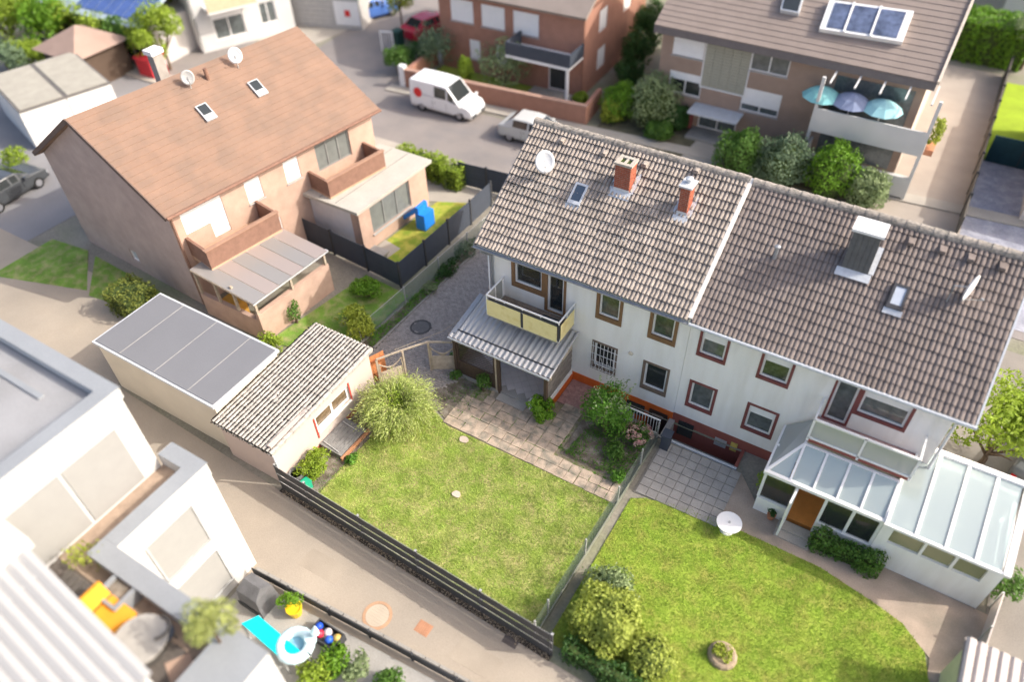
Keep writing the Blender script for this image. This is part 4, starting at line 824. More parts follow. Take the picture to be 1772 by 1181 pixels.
# ================================================================ NEIGHBOUR HALF-HOUSE
NH = thing('semi_detached_house', 'neighbouring white half-house with maroon window surrounds and brown tiled roof', 'house', (-.5, 23.2, 0))
F1 = Fr((-4.62, 18.61), (1, 0), (0, -1)); fb = lambda x: x+4.62
nops = [(fb(-4.27), fb(-3.23), 3.78, 5.08), (fb(-2.17), fb(-1.08), 3.78, 5.08), (fb(-4.28), fb(-3.24), 1.10, 2.52), (fb(-2.16), fb(-1.04), 1.10, 2.52), (fb(.18), fb(.98), 3.12, 5.08), (fb(.98), fb(2.55), 3.80, 5.08)]
wall(NH, F1, 8.18, .48, 5.72, nops, WHITE); MB().fbox(F1, .0, 8.18, -.16, .012, -1.6, .48).build('plinth', MAROON_P, NH)
MB().box(3.40, 18.775, -.1, 3.56, 26.8, 5.75).box(-4.6, 26.64, -.1, 3.40, 26.8, 5.75).build('outer_wall', WHITE, NH)
g = MB(); g.add([(3.56, 18.65, 5.7), (3.56, 26.75, 5.7), (3.56, 22.72, 8.15), (3.40, 18.65, 5.7), (3.40, 26.75, 5.7), (3.40, 22.72, 8.15)], [(0, 1, 2), (3, 5, 4), (0, 2, 5, 3), (1, 4, 5, 2), (0, 3, 4, 1)]); g.build('gable', WHITE, NH)
nroof = tiled_roof(NH, -4.55, 3.98, 28, 16, TILE_N, 9, rel=.7, st=.035, dz=-.04)
MB().slab([(3.985, EY, EZ+.02), (4.04, EY, EZ+.02), (4.04, RY, RZ+.02), (3.985, RY, RZ+.02)], .2).build('barge_board', LEAD, nroof)
MB().tube([(-4.58, 18.09, 5.50), (4.05, 18.09, 5.50)], .065, 8).build('gutter', LEAD, NH); MB().box(-4.6, 18.2, 5.46, 3.95, 18.6, 5.5).build('soffit', WHITE_P, NH)
MB().tube([(3.7, 18.1, 5.44), (3.62, 18.5, 5.0), (3.62, 18.5, .05)], .045, 8).build('downspout', LEAD, NH)
GL_N = mat('neighbour_glass', (.10, .115, .115), .06, .4, 2.5, 6, spec=.8)
SHUT = mat('cream_blind', (.62, .52, .40), .7, .05)
window(NH, F1, fb(-4.27), fb(-3.23), 3.78, 5.08, MAROON, .09, GL_N, shutter=.35, bottom=.13); window(NH, F1, fb(-2.17), fb(-1.08), 3.78, 5.08, MAROON, .09, GL_GREEN_REFL, shutter=.3, bottom=.13)
window(NH, F1, fb(-4.28), fb(-3.24), 1.10, 2.52, MAROON, .10, GL_N, bottom=.13); window(NH, F1, fb(-2.16), fb(-1.04), 1.10, 2.52, MAROON, .10, GL_N, shutter=.3, bottom=.13)
window(NH, F1, fb(.18), fb(.98), 3.12, 5.08, MAROON, .07, GL_N, name='balcony_door', bottom=.03); window(NH, F1, fb(.98), fb(2.55), 3.80, 5.08, MAROON, .09, GL_N, shutter=.3, bottom=.12)
def nstack():
    a, b_ = roof_at(1455, 463), roof_at(1499, 481); y0 = (a.y+b_.y)/2; x0, x1 = a.x, b_.x; zt = WP(1500, 405, (0, y0, 0), (0, 1, 0)).z; wd = .62
    SL = mat('slate_cladding', (.125, .125, .12), .7, .2, 5, 30); c = MB().box(x0, y0, rz_(y0)-.2, x1, y0+wd, zt).build('chimney', SL, NH)
    b = MB(); z = rz_(y0)+.1; r = 0
    while z < zt-.12:
        n = 5
        for i in range(n): w = (x1-x0)/n; b.slab([(x0+i*w+.006, y0-.025, z), (x0+(i+1)*w-.006, y0-.025, z), (x0+(i+1)*w-.006, y0-.006, z+.16), (x0+i*w+.006, y0-.006, z+.16)], .008)
        z += .15; r += 1
    b.build('slates', SL, c, kind='stuff'); MB().box(x0-.07, y0-.07, zt, x1+.07, y0+wd+.07, zt+.09).build('cap', WHITE_P, c)
    e = .12; fl = MB().slab([(x0-e, y0-.26, rz_(y0-.26)+.10), (x1+e, y0-.26, rz_(y0-.26)+.10), (x1+e, y0-.03, rz_(y0-.03)+.12), (x0-e, y0-.03, rz_(y0-.03)+.12)], .03)
    fl.slab([(x1+.004, y0, rz_(y0)+.11), (x1+.16, y0, rz_(y0)+.11), (x1+.16, y0+wd+.2, rz_(y0+wd+.2)+.11), (x1+.004, y0+wd+.2, rz_(y0+wd+.2)+.11)], .03); fl.build('flashing', LEAD, c)
nstack()
skylight(NH, ((1549, 493), (1574, 499), (1560, 541), (1530, 533)), mat('dark_frame', (.06, .06, .065), .5), mat('pale_skylight', (.5, .54, .6), .1, .1))
for p in ((1575, 425), (1629, 439), (1678, 453), (1732, 468)): q = roof_at(*p); MB().add([(q.x-.1, q.y-.12, q.z+.06), (q.x+.1, q.y-.12, q.z+.06), (q.x-.11, q.y+.2, q.z+.17), (q.x+.11, q.y+.2, q.z+.17), (q.x-.08, q.y-.14, q.z+.18), (q.x+.08, q.y-.14, q.z+.18)], [(0, 1, 5, 4), (4, 5, 3, 2), (0, 4, 2), (1, 3, 5), (0, 2, 3, 1)]).build('vent_tile', TILE_N, nroof)
q = roof_at(1340, 448); MB().tube([(q.x, q.y, q.z), (q.x, q.y, q.z+.45)], .06, 10).lathe((q.x, q.y, q.z+.45), [(.1, 0), (.1, .06), (.02, .1)], 10).build('vent_pipe', ZINC, nroof)
q = roof_at(1638, 522); dish('satellite_dish', 'white satellite dish seen almost edge-on on the neighbouring brown roof', (q.x, q.y, q.z), (q.x+.42, q.y+.1, q.z+.62), .46, (.92, -.30, -.02), .8)
# sunken area of the neighbour
nw = thing('sunken_light_well', 'maroon sunken light well below the neighbouring facade', 'light well', (-3.1, 18.1, -1.6))
MB().box(-4.495, 17.6, -1.6, -1.75, 17.70, .04).build('kerb_wall', LEAD, nw); MB().box(-1.86, 17.70, -1.6, -1.745, 18.59, .04).build('end_wall', MAROON_P, nw); MB().box(-4.49, 17.7, -1.65, -1.86, 18.59, -1.0).build('floor', CONC_G, nw)
MB().box(-4.35, 18.55, -.55, -3.75, 18.59, .2).build('basement_window', GL_DARK, nw); MB().box(-2.9, 18.56, -.3, -2.45, 18.59, .1).build('vent_grille', STEEL, nw); MB().box(-2.3, 18.56, -.25, -2.05, 18.59, .2).build('meter_box', mat('meter_yellow', (.5, .38, .1), .6), nw)
# balcony
nb = MB().box(.05, 17.55, 2.95, 3.15, 18.6, 3.1).build('balcony', MAROON_P, NH)
MB().box(.1, 17.6, 3.101, 3.1, 18.58, 3.12).build('floor', mat('pink_balcony_floor', (.42, .27, .25), .8, .2), nb)
rl = MB()
for z in (3.16, 4.02): rl.bar((.05, 17.55, z), (3.15, 17.55, z), .07); rl.bar((.05, 17.55, z), (.05, 18.58, z), .06); rl.bar((3.15, 17.55, z), (3.15, 18.58, z), .06)
for x in (.05, 1.6, 3.15): rl.bar((x, 17.55, 3.0), (x, 17.55, 4.05), .07)
rl.build('railing', WHITE_P, nb)
for x0, x1 in ((.09, 1.56), (1.64, 3.11)): MB().box(x0, 17.545, 3.2, x1, 17.555, 3.98).build('glass_panel', GL_FROST, nb)
# conservatory
cs = thing('conservatory', 'white framed glass conservatory with two lean-to roofs beside the neighbouring house', 'conservatory', (2.8, 17.5, 0))
W0 = WHITE_P; cz0, cz1, cyF, cyB = 2.18, 2.78, 16.32, 17.52
MB().box(-.72, 16.36, -.05, .30, 16.5, .72).box(-.72, 16.5, -.05, -.58, 18.58, .72).build('low_wall', WHITE, cs); MB().box(1.30, 16.36, -.05, 2.95, 16.5, .72).build('low_wall', WHITE, cs)
MB().box(-.55, 16.5, -.05, 2.9, 18.58, .14).build('floor', mat('orange_floor', (.62, .25, .06), .5, .15, 3), cs)
fr = MB()
for x in (-.70, .33, 1.27, 2.12, 2.93): fr.bar((x, 16.43, .72 if x < .3 or x > 1.3 else .0), (x, 16.43, 2.15), .09)
fr.bar((-.72, 16.43, 2.12), (2.95, 16.43, 2.12), .12).bar((-.7, 17.5, .72), (-.7, 17.5, 2.3), .08).bar((-.7, 16.43, 2.12), (-.7, 18.55, 2.12), .1)
fr.build('frame', W0, cs)
for x0, x1 in ((-.65, .28), (1.32, 2.07), (2.17, 2.88)): MB().box(x0, 16.425, .74, x1, 16.435, 2.06).build('pane', GL_CLEAR, cs)
for y0, y1 in ((16.5, 17.46), (17.54, 18.5)): MB().box(-.705, y0, .74, -.695, y1, 2.07).build('pane', GL_FROST, cs)
dq = MB().bar((.36, 16.40, .16), (.36, 16.40, 2.05), .06).bar((.36, 16.40, 2.03), (.30, 15.66, 2.03), .06).bar((.30, 15.66, .16), (.30, 15.66, 2.05), .06).bar((.36, 16.40, .19), (.30, 15.66, .19), .06).build('open_door', W0, cs); MB().add([(.34, 16.36, .22), (.31, 15.7, .22), (.31, 15.7, 2.0), (.34, 16.36, 2.0), (.328, 16.36, .22), (.298, 15.7, .22), (.298, 15.7, 2.0), (.328, 16.36, 2.0)], MB.BF).build('pane', GL_CLEAR, dq)
MB().box(.2, 15.98, -.05, 1.35, 16.35, .14).box(.2, 15.68, -.05, 1.35, 15.98, .07).build('step', CONC, cs)
rb = MB(); xs = [.05, .775, 1.5, 2.225, 2.95]
for x in xs: rb.bar((x, cyF, cz0+.03), (x, cyB, cz1+.03), .07, .08)
rb.bar((-.78, cyF, cz0+.02), (2.98, cyF, cz0+.02), .13, .12).bar((.05, cyB, cz1+.03), (2.95, cyB, cz1+.03), .08).bar((-.75, cyF, cz0+.03), (.05, cyB, cz1+.03), .08).bar((-.75, cyF, cz0+.03), (-.75, 18.5, cz0+.03), .07).bar((.05, cyB, cz1+.03), (.05, 18.55, 3.0), .07).build('roof_bars', W0, cs)
for i in range(4): MB().slab([(xs[i]+.04, cyF+.05, cz0+.03), (xs[i+1]-.04, cyF+.05, cz0+.03), (xs[i+1]-.04, cyB-.03, cz1+.02), (xs[i]+.04, cyB-.03, cz1+.02)], .012).build('roof_pane', GL_ROOF, cs)
MB().slab([(-.65, cyF+.05, cz0+.03), (0.0, cyF+.05, cz0+.03), (0.0, cyB-.08, cz1+.0)], .012).build('roof_pane', GL_ROOF, cs)
MB().add([(-.74, cyF+.1, cz0+.02), (.01, cyB, cz1+.02), (.01, 18.5, 2.98), (-.74, 18.5, cz0+.03), (-.74, cyF+.1, cz0+.01), (.01, cyB, cz1+.01), (.01, 18.5, 2.97), (-.74, 18.5, cz0+.02)], MB.BF).build('roof_pane', GL_FROST, cs)
MB().box(2.98, 16.34, -.05, 6.35, 16.5, 1.28).box(6.2, 16.5, -.05, 6.35, 19.1, 1.28).box(2.98, 16.34, 2.02, 6.35, 16.5, 2.16).box(2.98, 16.34, 1.28, 3.3, 16.5, 2.02).box(5.95, 16.34, 1.28, 6.35, 16.5, 2.02).box(4.2, 16.34, 1.28, 4.28, 16.5, 2.02).box(5.08, 16.34, 1.28, 5.16, 16.5, 2.02).box(3.6, 18.95, -.05, 6.2, 19.1, 2.6).box(6.2, 16.5, 2.0, 6.35, 19.1, 2.16).build('tall_wall', WHITE, cs)
GL_YG = glass('olive_pane', (.7, .75, .5), .2, .1, .6, (.45, .45, .24))
for x0, x1 in ((3.32, 4.18), (4.30, 5.06), (5.18, 5.93)): MB().box(x0, 16.41, 1.3, x1, 16.425, 2.0).build('pane', GL_YG, cs)
MB().box(6.27, 16.6, 1.3, 6.28, 18.9, 1.98).build('pane', GL_FROST, cs)
MB().box(3.0, 16.5, -.05, 6.2, 18.9, .05).build('floor', mat('grey_green_floor', (.32, .36, .34), .8, .15), cs)
zr = lambda y_: 2.24+(y_-16.22)*.24
rb = MB(); xs = [3.02, 3.85, 4.68, 5.5]
for x in xs: rb.bar((x, 16.2, zr(16.2)+.04), (x, 19.15, zr(19.15)+.04), .10, .09)
rb.bar((6.32, 16.15, zr(16.15)+.04), (6.32, 19.2, zr(19.2)+.04), .20, .12).bar((3.0, 19.15, zr(19.15)+.04), (6.4, 19.15, zr(19.15)+.04), .2, .12).bar((2.95, 16.2, zr(16.2)+.02), (6.35, 16.2, zr(16.2)+.02), .1, .1).build('roof_bars', W0, cs)
xs.append(6.22)
for i in range(4): MB().slab([(xs[i]+.05, 16.26, zr(16.26)+.04), (xs[i+1]-.05, 16.26, zr(16.26)+.04), (xs[i+1]-.05, 19.05, zr(19.05)+.04), (xs[i]+.05, 19.05, zr(19.05)+.04)], .012).build('roof_pane', GL_ROOF, cs)
t = thing('sofa', 'pale sofa inside the glass conservatory', 'sofa', (4.6, 17.9, .05)); MB().box(3.9, 17.6, .05, 5.4, 18.4, .45).build('seat', CREAM, t); MB().box(3.9, 18.4, .05, 5.4, 18.6, .85).build('backrest', CREAM, t); MB().box(3.7, 17.6, .05, 3.9, 18.6, .65).build('arm', CREAM, t); MB().box(5.4, 17.6, .05, 5.6, 18.6, .65).build('arm', CREAM, t)
# neighbour paving
npt = struct('patio', MB().prism([(-4.55, 14.9), (-1.55, 15.2), (-1.55, 17.58), (-4.55, 17.58)], -.1, .0), mat('pale_joint', (.24, .22, .19), .95, .2))
npt2 = None
for i in range(8):
    for j in range(7):
        x, y_ = -4.3+i*.37, 15.12+j*.365+.03*i*.3
        if y_ > 17.4: continue
        p = (x, y_, 0)
        if npt2 is None: npt2 = MB().box(-.175, -.172, 0, .175, .172, .03).build('slab', SLAB_G, npt); npt2.location = Vector(p)-WL[npt.name]; WL[npt2.name] = Vector(p)
        else: inst(npt2, npt, p, (0, 0, rs.gauss(0, .01)))
struct('path', MB().prism([(-1.55, 15.15), (1.9, 15.2), (3.6, 14.9), (4.6, 14.6), (5.4, 14.0), (5.6, 12.0), (6.6, 12.0), (6.7, 16.3), (-.5, 16.4), (-1.55, 17.6)], -.1, .001), mat('sandy_path', (.40, .315, .245), .95, .18, 1.5, 25, .3, col2=(.27, .23, .18), patch=.4, patch_scale=.7))
struct('yard', MB().prism([(6.7, 10), (30, 10), (30, 29), (3.7, 29), (3.7, 19.3), (6.6, 19.3)], -.1, -.002), mat('yard_grey', (.22, .20, .175), .9, .2, .7, 25, .3))
q = W(1262, 905, .45); t = thing('garden_table', 'round white garden table on the path by the conservatory', 'table', (q.x, q.y, 0)); MB().disc((q.x, q.y), .42, .44, .47, 24).build('top', W0, t); MB().disc((q.x, q.y), .05, 0.04, .44, 10).build('leg', W0, t); MB().disc((q.x, q.y), .24, 0, .04, 18, .2).build('base', W0, t)
MB().disc((q.x, q.y), .04, .47, .5, 12).build('parasol_socket', STEEL, t)
hedge('box_hedge', 'rounded dark green hedge along the conservatory front', Fr((1.42, 16.28), (1, 0), (0, -1)), 0, 2.0, 0, .55, .75, L_MID, 2600, .1, 71)
def pot_plant(label, c, rad, h, m, n, seed, potm, pr=.18, ph=.3, cat='potted plant'):
    t = thing('potted_plant', label, cat, (c[0], c[1], 0)); b = MB(); b.lathe((c[0], c[1], 0), [(pr*.7, 0), (pr, ph), (pr*.85, ph), (pr*.8, ph-.04)], 14); b.build('pot', potm, t)
    r = rnd(seed); p, o_ = crown_points((c[0], c[1], ph+h*.5), (rad, rad, h*.55), n, r, 9); v, f = leaf_mesh(p, o_, .09, r); np_obj('foliage', v, f, m, t)
TERRA = mat('terracotta', (.50, .22, .12), .8, .15)
q = W(1318, 862); pot_plant('tall lime-green potted shrub at the corner of the conservatory', (q.x, q.y+.1), .34, 1.0, L_LIME, 700, 72, TERRA)
q = W(1333, 897); pot_plant('small terracotta pot with dark plant beside the conservatory steps', (q.x, q.y), .2, .25, L_DARK, 200, 73, TERRA, .15, .22)
t = thing('rubbish_bin', 'dark blue-grey bin standing at the neighbouring patio edge', 'bin', (-4.35, 17.3, 0)); MB().box(-4.5, 17.1, .03, -4.2, 17.45, .75).build('body', ANTH, t); MB().box(-4.53, 17.07, .751, -4.17, 17.48, .82).build('lid', ANTH, t)
# right-hand garden shrubs
ball_shrub('round_shrub', 'big rounded yellow-green bush at the front of the neighbouring lawn', (-3.15, 9.9), (1.05, 1.05), 1.55, mat('leaf_gold', (.37, .43, .085), .6, .3, 2, 14, trans=.35), 6500, .12, 81)
ball_shrub('round_shrub', 'pale grey-green bush behind the rounded yellow-green one', (-3.55, 11.0), (.8, .65), 1.0, L_PALE, 1800, .1, 82)
q = W(1130, 1155, .4); ball_shrub('round_shrub', 'smaller lime bush at the lower edge of the neighbouring lawn', (-1.6, 9.6), (.8, .75), 1.0, MATS['leaf_gold'], 1500, .11, 83)
hedge('boundary_hedge', 'low dark hedge between the neighbouring lawn and the alley', Fr((-3.9, 8.75), (1, -.03), (.03, 1)), 0, 5.5, -.35, .15, .8, L_DARK, 3600, .1, 84)
t = thing('tree_stump', 'weathered stump planter with yellowing plant on the neighbouring lawn', 'stump', (.15, 10.95, 0)); b = MB(); b.lathe((.15, 10.95, 0), [(.45, 0), (.42, .1), (.36, .15), (.1, .13)], 14); b.build('stump', mat('stump', (.34, .26, .18), .9, .3, 6), t); r = rnd(85); p, o_ = crown_points((.15, 10.95, .24), (.34, .34, .16), 360, r, 6); v, f = leaf_mesh(p, o_, .1, r); np_obj('foliage', v, f, L_YEL, t)
# bottom-right shed roof
t = thing('garden_shed', 'small pale green shed with ribbed metal roof in the lower right corner', 'shed', (7.3, 12.3, 0)); MB().box(5.75, 10.6, -.05, 8.6, 13.7, 1.95).build('wall', mat('pale_green', (.5, .52, .34), .8, .1), t)
for k in range(11): x = 5.68+k*.27; MB().hexa([(x, 10.4, 1.98), (x+.26, 10.4, 1.98), (x+.26, 13.85, 2.06), (x, 13.85, 2.06), (x+.07, 10.4, 2.05), (x+.19, 10.4, 2.05), (x+.19, 13.85, 2.13), (x+.07, 13.85, 2.13)]).build('roof_rib', mat('ribbed_metal', (.52, .46, .42), .5, .08, metal=.2), t)
MB().box(5.66, 10.38, 1.94, 8.68, 13.87, 1.978).build('roof_sheet', mat('ribbed_metal_dark', (.3, .26, .24), .6, .1), t)
t = thing('metal_edging', 'thin pale metal fence line beside the right-hand yard', 'fence', (6.7, 15.2, 0)); MB().bar((6.45, 14.1, .45), (6.75, 16.6, .45), .04, .9).build('panel', mat('pale_panel', (.5, .44, .4), .6), t)
for y_ in (14.1, 15.3, 16.6): MB().box(6.42+(y_-14.1)*.12-.03, y_-.03, -.05, 6.42+(y_-14.1)*.12+.03, y_+.03, .95).build('post', STEEL, t)
q = W(1735, 640); tree('garden_tree', 'full light green tree at the right end of the neighbouring house', (5.7, 22.3), 3.6, 1.8, .5, L_LIME, 5000, .17, 91)
hydrangea('hydrangea', 'cream flowering bush behind the conservatory at the house corner', (4.75, 20.0), .85, 1.9, 50, 93, mat('cream_bloom', (.62, .52, .36), .7, .2, 5, 20, trans=.2))
shrub('small_shrub', 'low green bush at the right outer corner of the conservatory', (7.0, 17.3), (.5, .8), .9, L_MID, 800, .12, 95)
# ================================================================ VEHICLES
def vehicle(name, label, cat, c, ang, L_, Wd, st, col, glassz, wheel=.31, emblem=None):
    # st: stations (x, zbelt, ztop, half width at belt, half width at roof)
    t = thing(name, label, cat, (0, 0, 0)); pm = mat('paint_'+name+str(len(MATS)), col, .25, .03, spec=.6); zb = .22
    b = MB(); n = len(st)
    for x, zs, zt, wb, wr in st:
        b.v += [(x, -wb*.92, zb), (x, -wb, zb+.2), (x, -wb, zs), (x, -wr, zt), (x, wr, zt), (x, wb, zs), (x, wb, zb+.2), (x, wb*.92, zb)]
    for i in range(n-1):
        for j in range(8): b.f.append((i*8+j, i*8+(j+1) % 8, (i+1)*8+(j+1) % 8, (i+1)*8+j))
    b.f += [tuple(range(8))[::-1], tuple(range((n-1)*8, n*8))]
    body = b.build('body', pm, t); bv = body.modifiers.new('soft_edges', 'BEVEL'); bv.width = .07; bv.segments = 3; bv.limit_method = 'ANGLE'
    for i in range(n-1):                    # glazing slightly proud of the body between the stations that carry it
        if glassz[i]:
            for s in (-1, 1):
                x0, zs0, zt0, wb0, wr0 = st[i]; x1, zs1, zt1, wb1, wr1 = st[i+1]
                if glassz[i] in ('side', 'both'):
                    def P(x, zs, zt, wb, wr, k): return (x, s*(wb+(wr-wb)*k+.012), zs+(zt-zs)*k)
                    e = .06*(x1-x0)/max(abs(x1-x0), .01)
                    q = [P(x0+e, zs0, zt0, wb0, wr0, .12), P(x1-e, zs1, zt1, wb1, wr1, .12), P(x1-e, zs1, zt1, wb1, wr1, .86), P(x0+e, zs0, zt0, wb0, wr0, .86)]
                    MB().hexa(q+[(p[0], p[1]-s*.01, p[2]) for p in q]).build('side_window', GL_DARK, t)
            if glassz[i] in ('screen', 'both') :
                x0, zs0, zt0, wb0, wr0 = st[i]; x1, zs1, zt1, wb1, wr1 = st[i+1]
                q = [(x0, -wr0*.88, zt0+.012), (x1, -wr1*.88, zt1+.012), (x1, wr1*.88, zt1+.012), (x0, wr0*.88, zt0+.012)]
                MB().hexa([(p[0], p[1], p[2]-.01) for p in q]+q).build('windscreen', GL_DARK, t)
    ty = mat('tyre', (.02, .02, .02), .8); ri = mat('rim', (.4, .4, .42), .35, metal=.6)
    for x in (st[0][0]+L_*.19, st[-1][0]-L_*.19):
        for s in (-1, 1):
            w = MB().lathe((x, s*(Wd/2-.11), wheel), [(wheel*.6, -.1), (wheel, -.09), (wheel, .09), (wheel*.6, .1)], 18, 'y').build('wheel', ty, t); MB().lathe((x, s*(Wd/2-.1), wheel), [(wheel*.6, -.1), (wheel*.62, .1), (wheel*.1, .115)] if s > 0 else [(wheel*.1, -.115), (wheel*.62, -.1), (wheel*.6, .1)], 12, 'y').build('rim', ri, w)
    for s in (-1, 1):
        x = st[-1][0]; MB().box(x-.05, s*Wd*.30-.16, st[-1][1]-.22, x+.015, s*Wd*.30+.16, st[-1][1]-.06).build('headlight', mat('lamp_clear', (.75, .77, .8), .15), t)
        x = st[0][0]; MB().box(x-.015, s*Wd*.36-.09, st[0][1]-.3, x+.05, s*Wd*.36+.09, st[0][1]-.06).build('tail_light', mat('lamp_red', (.5, .02, .02), .2), t)
        MB().box(st[n//2+1][0]+.15, s*(Wd/2+.02), .95, st[n//2+1][0]+.3, s*(Wd/2+.16), 1.08).build('mirror', pm, t)
    MB().box(st[-1][0]-.05, -Wd*.4, .25, st[-1][0]+.03, Wd*.4, .45).build('bumper', DKGREY, t)
    MB().box(st[-1][0]+.031, -.26, .33, st[-1][0]+.04, .26, .44).build('number_plate', mat('plate', (.7, .7, .68), .5), t)
    for s in (-1, 1):
        for xx in (-L_*.12, L_*.11): MB().box(xx-.008, s*(Wd/2-.0)-.006, .4, xx+.008, s*(Wd/2-.0)+.006, .93).build('door_seam', DKGREY, t)
        MB().box(-L_*.10, s*(Wd/2)-.004, .78, -L_*.10+.16, s*(Wd/2)+.02, .81).build('door_handle', DKGREY, t)
    if emblem:
        for s in (-1, 1):
            x, z, r_ = emblem; e = MB().lathe((x, s*(Wd/2+.003), z), [(r_, -.012 if s < 0 else 0), (r_, 0 if s < 0 else .012)], 20, 'y'); e.build('emblem', mat('emblem_red', (.65, .03, .03), .4), t)
            MB().box(x+r_*1.2, s*(Wd/2+.002)-.004, z-.09, x+r_*1.2+.9, s*(Wd/2+.002)+.004, z-.02).build('side_stripe', mat('stripe_grey', (.55, .55, .57), .4), t)
    t.location = (c[0], c[1], -.01); t.rotation_euler = (0, 0, ang); return t
CAR = lambda L_, w, h: ([(-L_/2, .78, .80, w*.44, w*.40), (-L_/2+.12, .92, .95, w*.48, w*.44), (-L_*.40, .95, 1.02, w*.5, w*.42), (-L_*.27, .95, h-.03, w*.5, w*.37), (-L_*.02, .94, h, w*.5, w*.375), (L_*.10, .93, h-.06, w*.5, w*.38), (L_*.26, .90, .98, w*.5, w*.43), (L_*.44, .80, .84, w*.48, w*.43), (L_/2, .66, .70, w*.42, w*.38)],
                        ['', '', 'screen', 'side', 'side', 'both', '', ''])
q = W(772, 190); 
VAN = [(-2.2, 1.05, 1.85, .88, .80), (-2.12, 1.05, 1.92, .90, .82), (-.4, 1.05, 1.95, .90, .82), (.55, 1.05, 1.90, .90, .80), (1.25, 1.0, 1.12, .90, .80), (1.95, .86, .92, .86, .78), (2.2, .65, .70, .78, .72)]
vehicle('delivery_van', 'white delivery van with red round emblem parked by the brick wall', 'van', (-26.15, 34.75), math.radians(1), 4.4, 1.8, VAN, (.8, .8, .8), ['', '', 'side', 'both', '', ''], .33, (-1.55, 1.2, .3))
s_, g_ = CAR(4.2, 1.75, 1.45); vehicle('parked_car', 'silver car parked on the street just beyond the tiled roof', 'car', (-19.6, 34.2), math.radians(2), 4.2, 1.75, s_, (.5, .5, .48), g_)
s_, g_ = CAR(4.2, 1.75, 1.42); q = W(645, 28); vehicle('parked_car', 'blue car parked by the far garage fence', 'car', (q.x, q.y), math.radians(65), 4.2, 1.75, s_, (.09, .2, .55), g_)
q = W(735, 62); vehicle('parked_car', 'red car half hidden behind the bushes of the brick house', 'car', (q.x, q.y+.6), math.radians(80), 4.0, 1.75, s_, (.5, .02, .05), g_)
q = W(30, 345); vehicle('parked_car', 'dark car parked in the street at the left edge', 'car', (q.x-.6, q.y), math.radians(97), 4.3, 1.8, s_, (.06, .065, .07), g_)
q = W(1772, 790); vehicle('parked_car', 'dark grey car in the yard at the right edge', 'car', (q.x+.9, q.y), math.radians(70), 4.2, 1.75, s_, (.12, .125, .13), g_)

# ================================================================ BROWN-ROOFED BRICK HOUSE (left)
PEACH = mat('peach_brick', (.49, .34, .265), .9, .16, 2, 40, .15, col2=(.42, .285, .22), patch=.35, patch_scale=.8, patch_sharp=.3); GBR = mat('gable_brick', (.44, .345, .305), .9, .14, 2, 40, .15, col2=(.37, .285, .25), patch=.35, patch_scale=.7, patch_sharp=.3)
ROOFR = mat('terracotta_roof', (.24, .155, .112), .9, .10, 1.2, 30, .3, col2=(.205, .14, .105), patch=.4, patch_scale=1.1)
BRN_RAIL = mat('brown_brick_rail', (.22, .125, .09), .9, .2, 5, 40)
v_ = Vector((.161, .987)).normalized(); u_ = Vector((.998, -.055)).normalized()
P0 = Vector((-25.17, 13.99)); LEN, WID = 11.6, 9.5; REZ, RRZ = 5.0, 8.0
def BP(a, b_, z): q = P0 + v_*a - u_*b_; return (q.x, q.y, z)       # a along the ridge, b from the right eave to the left
bh = thing('brick_house', 'peach brick house with broad plain brown-red gabled roof', 'house', (-28.8, 19.8, 0))
FR = Fr(BP(.25, .4, 0)[:2], v_, (v_.y, -v_.x)); FG = Fr(BP(.25, WID-.4, 0)[:2], u_, (u_.y, -u_.x))
wr = []
def rect(F, p0, p1):                       # two pixels -> opening
    a, z = F.at(*p0); b_, y_ = F.at(*p1); return (min(a, b_), max(a, b_), min(z, y_), max(z, y_))
big1 = (1.15, 2.2, 2.75, 4.5); big1b = (.35, 1.15, 3.2, 4.5)
wr = [(.5, 1.65, 3.55, 4.6), (1.65, 2.45, 2.75, 4.6), (3.65, 4.45, 3.45, 4.55), (5.75, 6.55, 3.45, 4.55), (7.55, 9.6, 3.2, 4.6), (4.3, 4.9, .9, 2.1)]
wall(bh, FR, LEN-.5, -.05, REZ+.05, wr, PEACH)
window(bh, FR, *wr[0], pane=GL_DARK, shutter=.98); window(bh, FR, *wr[1], pane=GL_DARK, shutter=.98, name='balcony_door')
window(bh, FR, *wr[2], pane=GL_DARK, shutter=.97, sillout=.06); window(bh, FR, *wr[3], pane=GL_DARK, shutter=.97, sillout=.06); window(bh, FR, *wr[4], pane=mat('grey_window', (.17, .18, .17), .15, .2), mull=2, frame=mat('grey_frame', (.22, .22, .21), .5)); window(bh, FR, *wr[5], pane=GL_DARK, shutter=.9)
gw = rect(FG, (219, 428), (250, 470)); a, z = FG.at(236, 450); gwo = (a-.28, a+.28, max(z-.55, .5), z+.55)
wall(bh, FG, WID-.8, -.05, REZ, [gwo], GBR); window(bh, FG, *gwo, pane=mat('white_glass', (.5, .53, .55), .2))
g = MB(); A, B, C_ = BP(.25, WID-.4, REZ), BP(.25, .4, REZ), BP(.25, WID/2, RRZ-.15); A2, B2, C2 = BP(.41, WID-.4, REZ), BP(.41, .4, REZ), BP(.41, WID/2, RRZ-.15)
g.add([A, B, C_, A2, B2, C2], [(0, 1, 2), (3, 5, 4), (0, 2, 5, 3), (1, 4, 5, 2), (0, 3, 4, 1)]).build('gable', GBR, bh)
